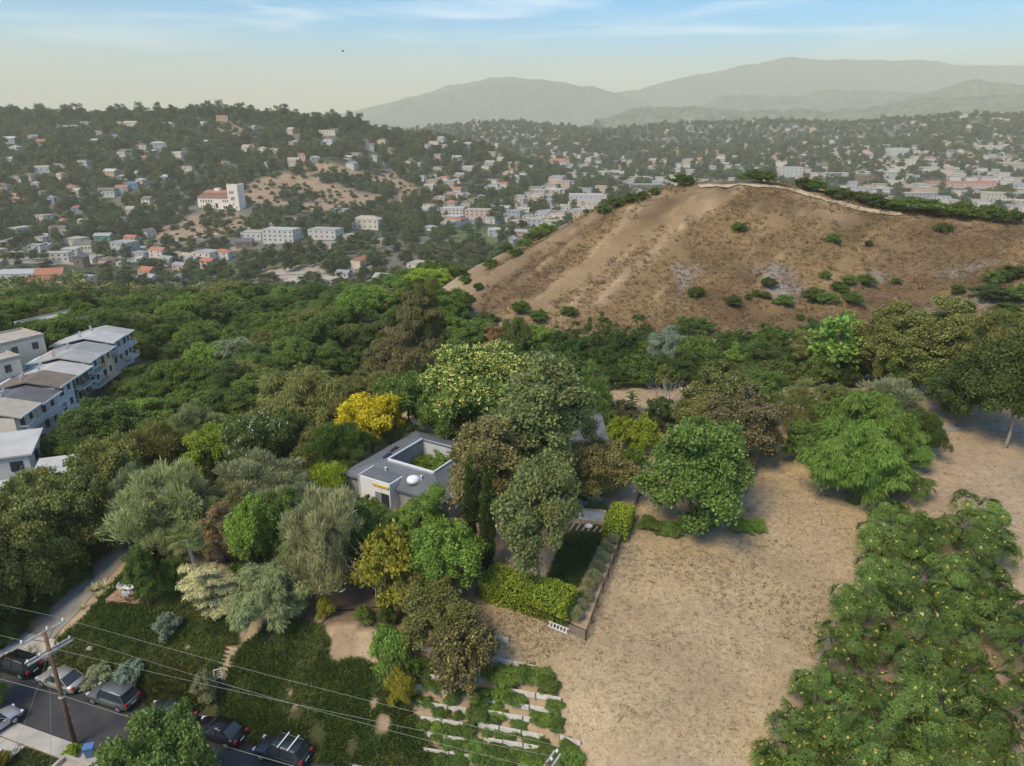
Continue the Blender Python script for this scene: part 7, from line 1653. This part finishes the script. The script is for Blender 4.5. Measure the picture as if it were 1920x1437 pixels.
# ------------------------------------------------------------------ cars
def loft(secs):
    n = len(secs[0]); V = [p for s in secs for p in s]; F = []
    for i in range(len(secs) - 1):
        for k in range(n): F.append((i * n + k, i * n + (k + 1) % n, (i + 1) * n + (k + 1) % n, (i + 1) * n + k))
    F += [tuple(range(n - 1, -1, -1)), tuple(range((len(secs) - 1) * n, len(secs) * n))]
    return V, F
TYRE = solid('tyre', (.02, .02, .02), .9); RIM = solid('rim', (.55, .56, .57), .3, .8); CHR = solid('chrome', (.6, .6, .6), .2, .9); RED = solid('tail_red', (.42, .02, .02), .3); LAMP = solid('head_lamp', (.75, .76, .78), .15)
def paintm(name, c, metal=.35):
    m = solid(name, c, .28, metal, var=.02, spec=.6); return m
def car(P, rz, col, lab, suv=True, rack=None, lowcol=None):
    e = empty('parked_car', P, rz, (1, 1, 1), lab, 'car', 'cars parked along the street'); H = 1.68 if suv else 1.45; bh = .98 if suv else .86; g = .22 if suv else .16
    # x forward
    st = [(-2.28, .62, g + .22, bh - .18), (-2.2, .80, g + .05, bh - .05), (-1.7, .90, g, bh), (-.6, .92, g, bh), (.7, .92, g, bh - .01), (1.0, .91, g, bh - .03), (1.75, .87, g + .02, bh - .14), (2.15, .76, g + .08, bh - .26), (2.28, .58, g + .22, bh - .36)]
    sec = []
    for x, w, z0, z1 in st: sec.append([(x, -w * .92, z0), (x, -w, z0 + .18), (x, -w, z1 - .16), (x, -w * .9, z1), (x, w * .9, z1), (x, w, z1 - .16), (x, w, z0 + .18), (x, w * .92, z0)])
    V, F = loft(sec); body = MB().add(V, [f[::-1] for f in F]).build('body', col, e, True)
    rt, rb2, wt, wb = (-1.75, -2.12, .55, 1.05) if suv else (-1.0, -1.75, .35, 1.05)
    def cab(z, k): return [(x, y, z) for x, y in k]
    cs = []
    for t in (0, .25, .5, .75, 1):
        xr = rb2 + (rt - rb2) * t; xf = wb + (wt - wb) * t; w = .84 - .16 * t; z = bh - .02 + (H - .06 - bh) * t; cs.append([(xr, -w * .9, z), (xr + .25, -w, z), (xf - .3, -w, z), (xf, -w * .82, z), (xf, w * .82, z), (xf - .3, w, z), (xr + .25, w, z), (xr, w * .9, z)])
    V, F = loft(cs); MB().add(V, F).build('windows', GLASS, e)
    w = .69; z = H - .05; rp_ = [(rt - .05, -w * .88), (rt + .2, -w), (wt - .25, -w), (wt + .02, -w * .8), (wt + .02, w * .8), (wt - .25, w), (rt + .2, w), (rt - .05, w * .88)]
    V, F = loft([[(x, y, z) for x, y in rp_], [(x * .99, y * .97, z + .05) for x, y in rp_]]); MB().add(V, F).build('roof', col, e, True)
    pl = MB()
    for s in (-1, 1):
        for xb, xt in ((wb - .05, wt - .02), (-.35, -.4), (rb2 + .08, rt + .1)): pl.bar((xb, s * .83, bh - .02), (xt, s * .69, H - .04), .07, .05)
        pl.bar((rb2 + .1, s * .86, bh), (wb - .1, s * .86, bh), .04, .05)
    pl.build('pillars', col, e)
    for x in (-1.38, 1.42):
        for s in (-1, 1):
            t_ = MB().tube([(x, s * .70, .34), (x, s * .93, .34)], .34, 18).build('tyre', TYRE, e); MB().tube([(x, s * .90, .34), (x, s * .945, .34)], .22, 14).build('rim', RIM, t_)
            for kx in range(5): a = kx * 1.257; MB().bar((x, s * .95, .34), (x + .19 * math.cos(a), s * .955, .34 + .19 * math.sin(a)), .05, .03).build('spoke', RIM, t_)
    for s in (-1, 1):
        MB().box((2.14, s * .62, bh - .32), (.22, .3, .14), s * -.3).build('headlight', LAMP, e); MB().box((-2.2, s * .68, bh - .12), (.16, .26, .22), s * .25).build('tail_light', RED, e)
        MB().box((.72, s * .99, bh + .06), (.18, .18, .13)).build('mirror', col, e); MB().bar((-1.9, s * .925, g + .08), (1.9, s * .925, g + .08), .03, .08).build('sill', BLK, e)
        if suv: MB().bar((-1.7, s * .6, H + .06), (.4, s * .6, H + .06), .035, .04).build('roof_rail', CHR, e)
    MB().box((2.24, 0, g + .3), (.1, 1.0, .2)).build('grille', BLK, e); MB().box((-2.28, 0, bh - .32), (.05, .5, .14)).build('number_plate', WHITE, e); MB().box((-2.26, 0, g + .2), (.12, 1.5, .18)).build('bumper', BLK, e)
    if rack:
        for x in (-1.15, -.25): MB().bar((x, -.78, H + .14), (x, .78, H + .14), .1, .05).build('roof_bar', WHITE, e)
    return e
rdz = math.atan(-0.353) + math.pi
def park(px, py, *a, **k):
    P = Vector(at_z(px, py, .0)); Y = road_y(P.x) + .10; car((P.x, Y, .015), rdz, *a, **k)
BK = paintm('car_black', (.012, .012, .014)); 
park(30, 1262, BK, 'black car at the foot of the lot drive', suv=True); park(112, 1290, paintm('car_beige', (.42, .39, .33)), 'beige sedan parked behind the utility pole', suv=False); park(208, 1325, paintm('car_grey', (.16, .17, .16)), 'grey-green estate car with pale wheels on the street', suv=True)
park(318, 1352, paintm('car_slate', (.06, .075, .09)), 'dark slate car hidden behind the street tree', suv=False); park(408, 1390, BK, 'black sedan beyond the street tree', suv=False); park(528, 1428, paintm('car_dark_green', (.035, .05, .05)), 'dark green car with white roof bars at the bottom', suv=True, rack=True)
P = Vector(at_z(-16, 1372, .1)); car((P.x, P.y, .13), math.radians(62), paintm('car_silver', (.5, .51, .52)), 'silver car cut by the left edge on the concrete drive', suv=False)

# ------------------------------------------------------------------ bits and pieces round the patio
def barrel(px, py, r, h, mat, lab, name='planter', cat='planter'):
    P = Vector(at_z(px, py, 6.12)); e = empty(name, P, 0, (1, 1, 1), lab, cat); MB().lathe([(r * .8, 0), (r, h * .5), (r, h), (r * .88, h), (r * .85, h - .08), (.01, h - .08)], seg=20).build('pot', mat, e, True); return e
GAL = solid('galvanised_tub', (.48, .52, .54), .4, .6)
for px, py, lab in ((1062, 944, 'galvanised round planter at the left end of the patio wall'), (1094, 948, 'galvanised planter with shrubs beside the patio wall')):
    e = barrel(px, py, .75, .55, GAL, lab); o = crown_obj('foliage', shape('shrub_1')[0], 'olive' if px < 1080 else 'green', e); o.location = (0, 0, .4); o.scale = (1.5, 1.5, 1.6)
P = Vector(at_z(1131, 940, 6.2)); e = empty('young_tree', P, 0, (1.3, 1.3, 2.0), 'thin potted sapling on the white patio edge', 'sapling'); crown_obj('crown', shape('sycw_1')[0], 'grey', e); put('trunk', shape('sycw_1')[1], BARKP, e)
def umbrella(px, py, mat, lab):
    P = Vector(at_z(px, py, 6.12)); e = empty('closed_umbrella', P, 0, (1, 1, 1), lab, 'umbrella'); MB().tube([(0, 0, 0), (0, 0, 2.6)], .03, 8).build('pole', BLK, e); MB().lathe([(.05, .9), (.22, 1.0), (.16, 1.8), (.06, 2.45), (.02, 2.55)], seg=10).build('canopy', mat, e, True); MB().lathe([(.3, 0), (.3, .08), (.05, .12)], seg=14).build('base', BLK, e)
umbrella(1062, 928, solid('navy_canvas', (.03, .07, .13), .9), 'folded dark blue patio umbrella under the sycamores')
def toybox(px, py, mat, d, lab, nm):
    P = Vector(at_z(px, py, 6.3)); e = empty(nm, P, .3, (1, 1, 1), lab, 'box'); MB().box((0, 0, d[2] / 2), d).build('body', mat, e); MB().box((0, 0, d[2] + .03), (d[0] + .05, d[1] + .05, .07)).build('lid', mat, e); MB().bar((-.1, -d[1] / 2 - .02, d[2] * .7), (.1, -d[1] / 2 - .02, d[2] * .7), .04).build('handle', WHITE, e)
toybox(1157, 896, solid('red_plastic', (.45, .04, .05), .4), (.7, .5, .45), 'red box at the far end of the patio edge', 'storage_box'); toybox(1150, 902, solid('teal_plastic', (.05, .35, .40), .4), (.8, .5, .25), 'teal tub beside the red box', 'storage_tub')
P = at(1104, 990); e = empty('fire_bowl', P, 0, (1, 1, 1), 'white ring-shaped pot on the planting strip', 'pot'); MB().lathe([(.3, 0), (.42, .25), (.42, .3), (.3, .3), (.28, .12), (.02, .1)], seg=20).build('bowl', WHITE, e, True)
# thin stakes on the dry lot
for px, py, lab in ((1477, 985, 'thin dark stake on the dry lot, left one'), (1539, 985, 'thin dark stake on the dry lot, right one')):
    P = at(px, py); MBx = MB(); MBx.tube([(0, 0, -.1), (0, 0, .5), (.02, 0, 1.0)], .025, 6); o = MBx.build('stake', solid('rust', (.12, .07, .04), .9), loc=P); tag(o, lab, 'stake')
# white van/cars in the far yards
for px, py, lab in ((113, 640, 'white car in the yard of the low tan house'),): 
    P = at(px, py); car((P.x, P.y, P.z), .9, paintm('car_white', (.75, .75, .74), .1), lab, suv=False)
# bird in the sky
P = Vector(at_y(643, 96, 120)); e = empty('bird', P, .4, (1, 1, 1), 'tiny dark bird high in the sky left of centre', 'bird'); DKB = solid('bird_dark', (.02, .02, .02), .9)
MB().lathe([(.01, -.25), (.07, -.1), (.08, .05), (.05, .18), (.01, .26)], seg=8).build('body', DKB, e, True, rot=(0, 1.571, 0))
for s in (-1, 1): MB().slab([(.1, 0, .03), (.05, s * .25, .14), (-.06, s * .5, .08), (-.1, s * .24, .1), (-.08, 0, .02)][::s], .015).build('wing', DKB, e)

# ------------------------------------------------------------------ labels: look-alikes are told apart by their place
ORD = 'first second third fourth fifth sixth seventh eighth ninth tenth eleventh twelfth thirteenth fourteenth fifteenth sixteenth seventeenth eighteenth nineteenth twentieth'.split()
bpy.context.view_layer.update()
byl = {}
for o in list(COL.objects):
    if o.parent is None and 'label' in o and 'category' in o and o.get('kind') is None: byl.setdefault(o['label'], []).append(o)
for lab, os_ in byl.items():
    if len(os_) < 2: continue
    P = [(project(o.location), o) for o in os_]; P.sort(key=lambda t: -t[0][1])
    tiers = 1 if len(P) <= 8 else (2 if len(P) <= 16 else (3 if len(P) <= 30 else 4)); k = math.ceil(len(P) / tiers)
    names = {1: [''], 2: ['nearer ', 'farther '], 3: ['nearest ', 'middle ', 'farthest '], 4: ['nearest ', 'near-middle ', 'far-middle ', 'farthest ']}[tiers]
    for ti in range(tiers):
        g = sorted(P[ti * k:(ti + 1) * k], key=lambda t: t[0][0])
        for i, (_, o) in enumerate(g):
            o['label'] = '%s, %s%s from left' % (lab, (names[ti].strip() + ' row ') if tiers > 1 else '', ORD[i] if i < len(ORD) else 'last')
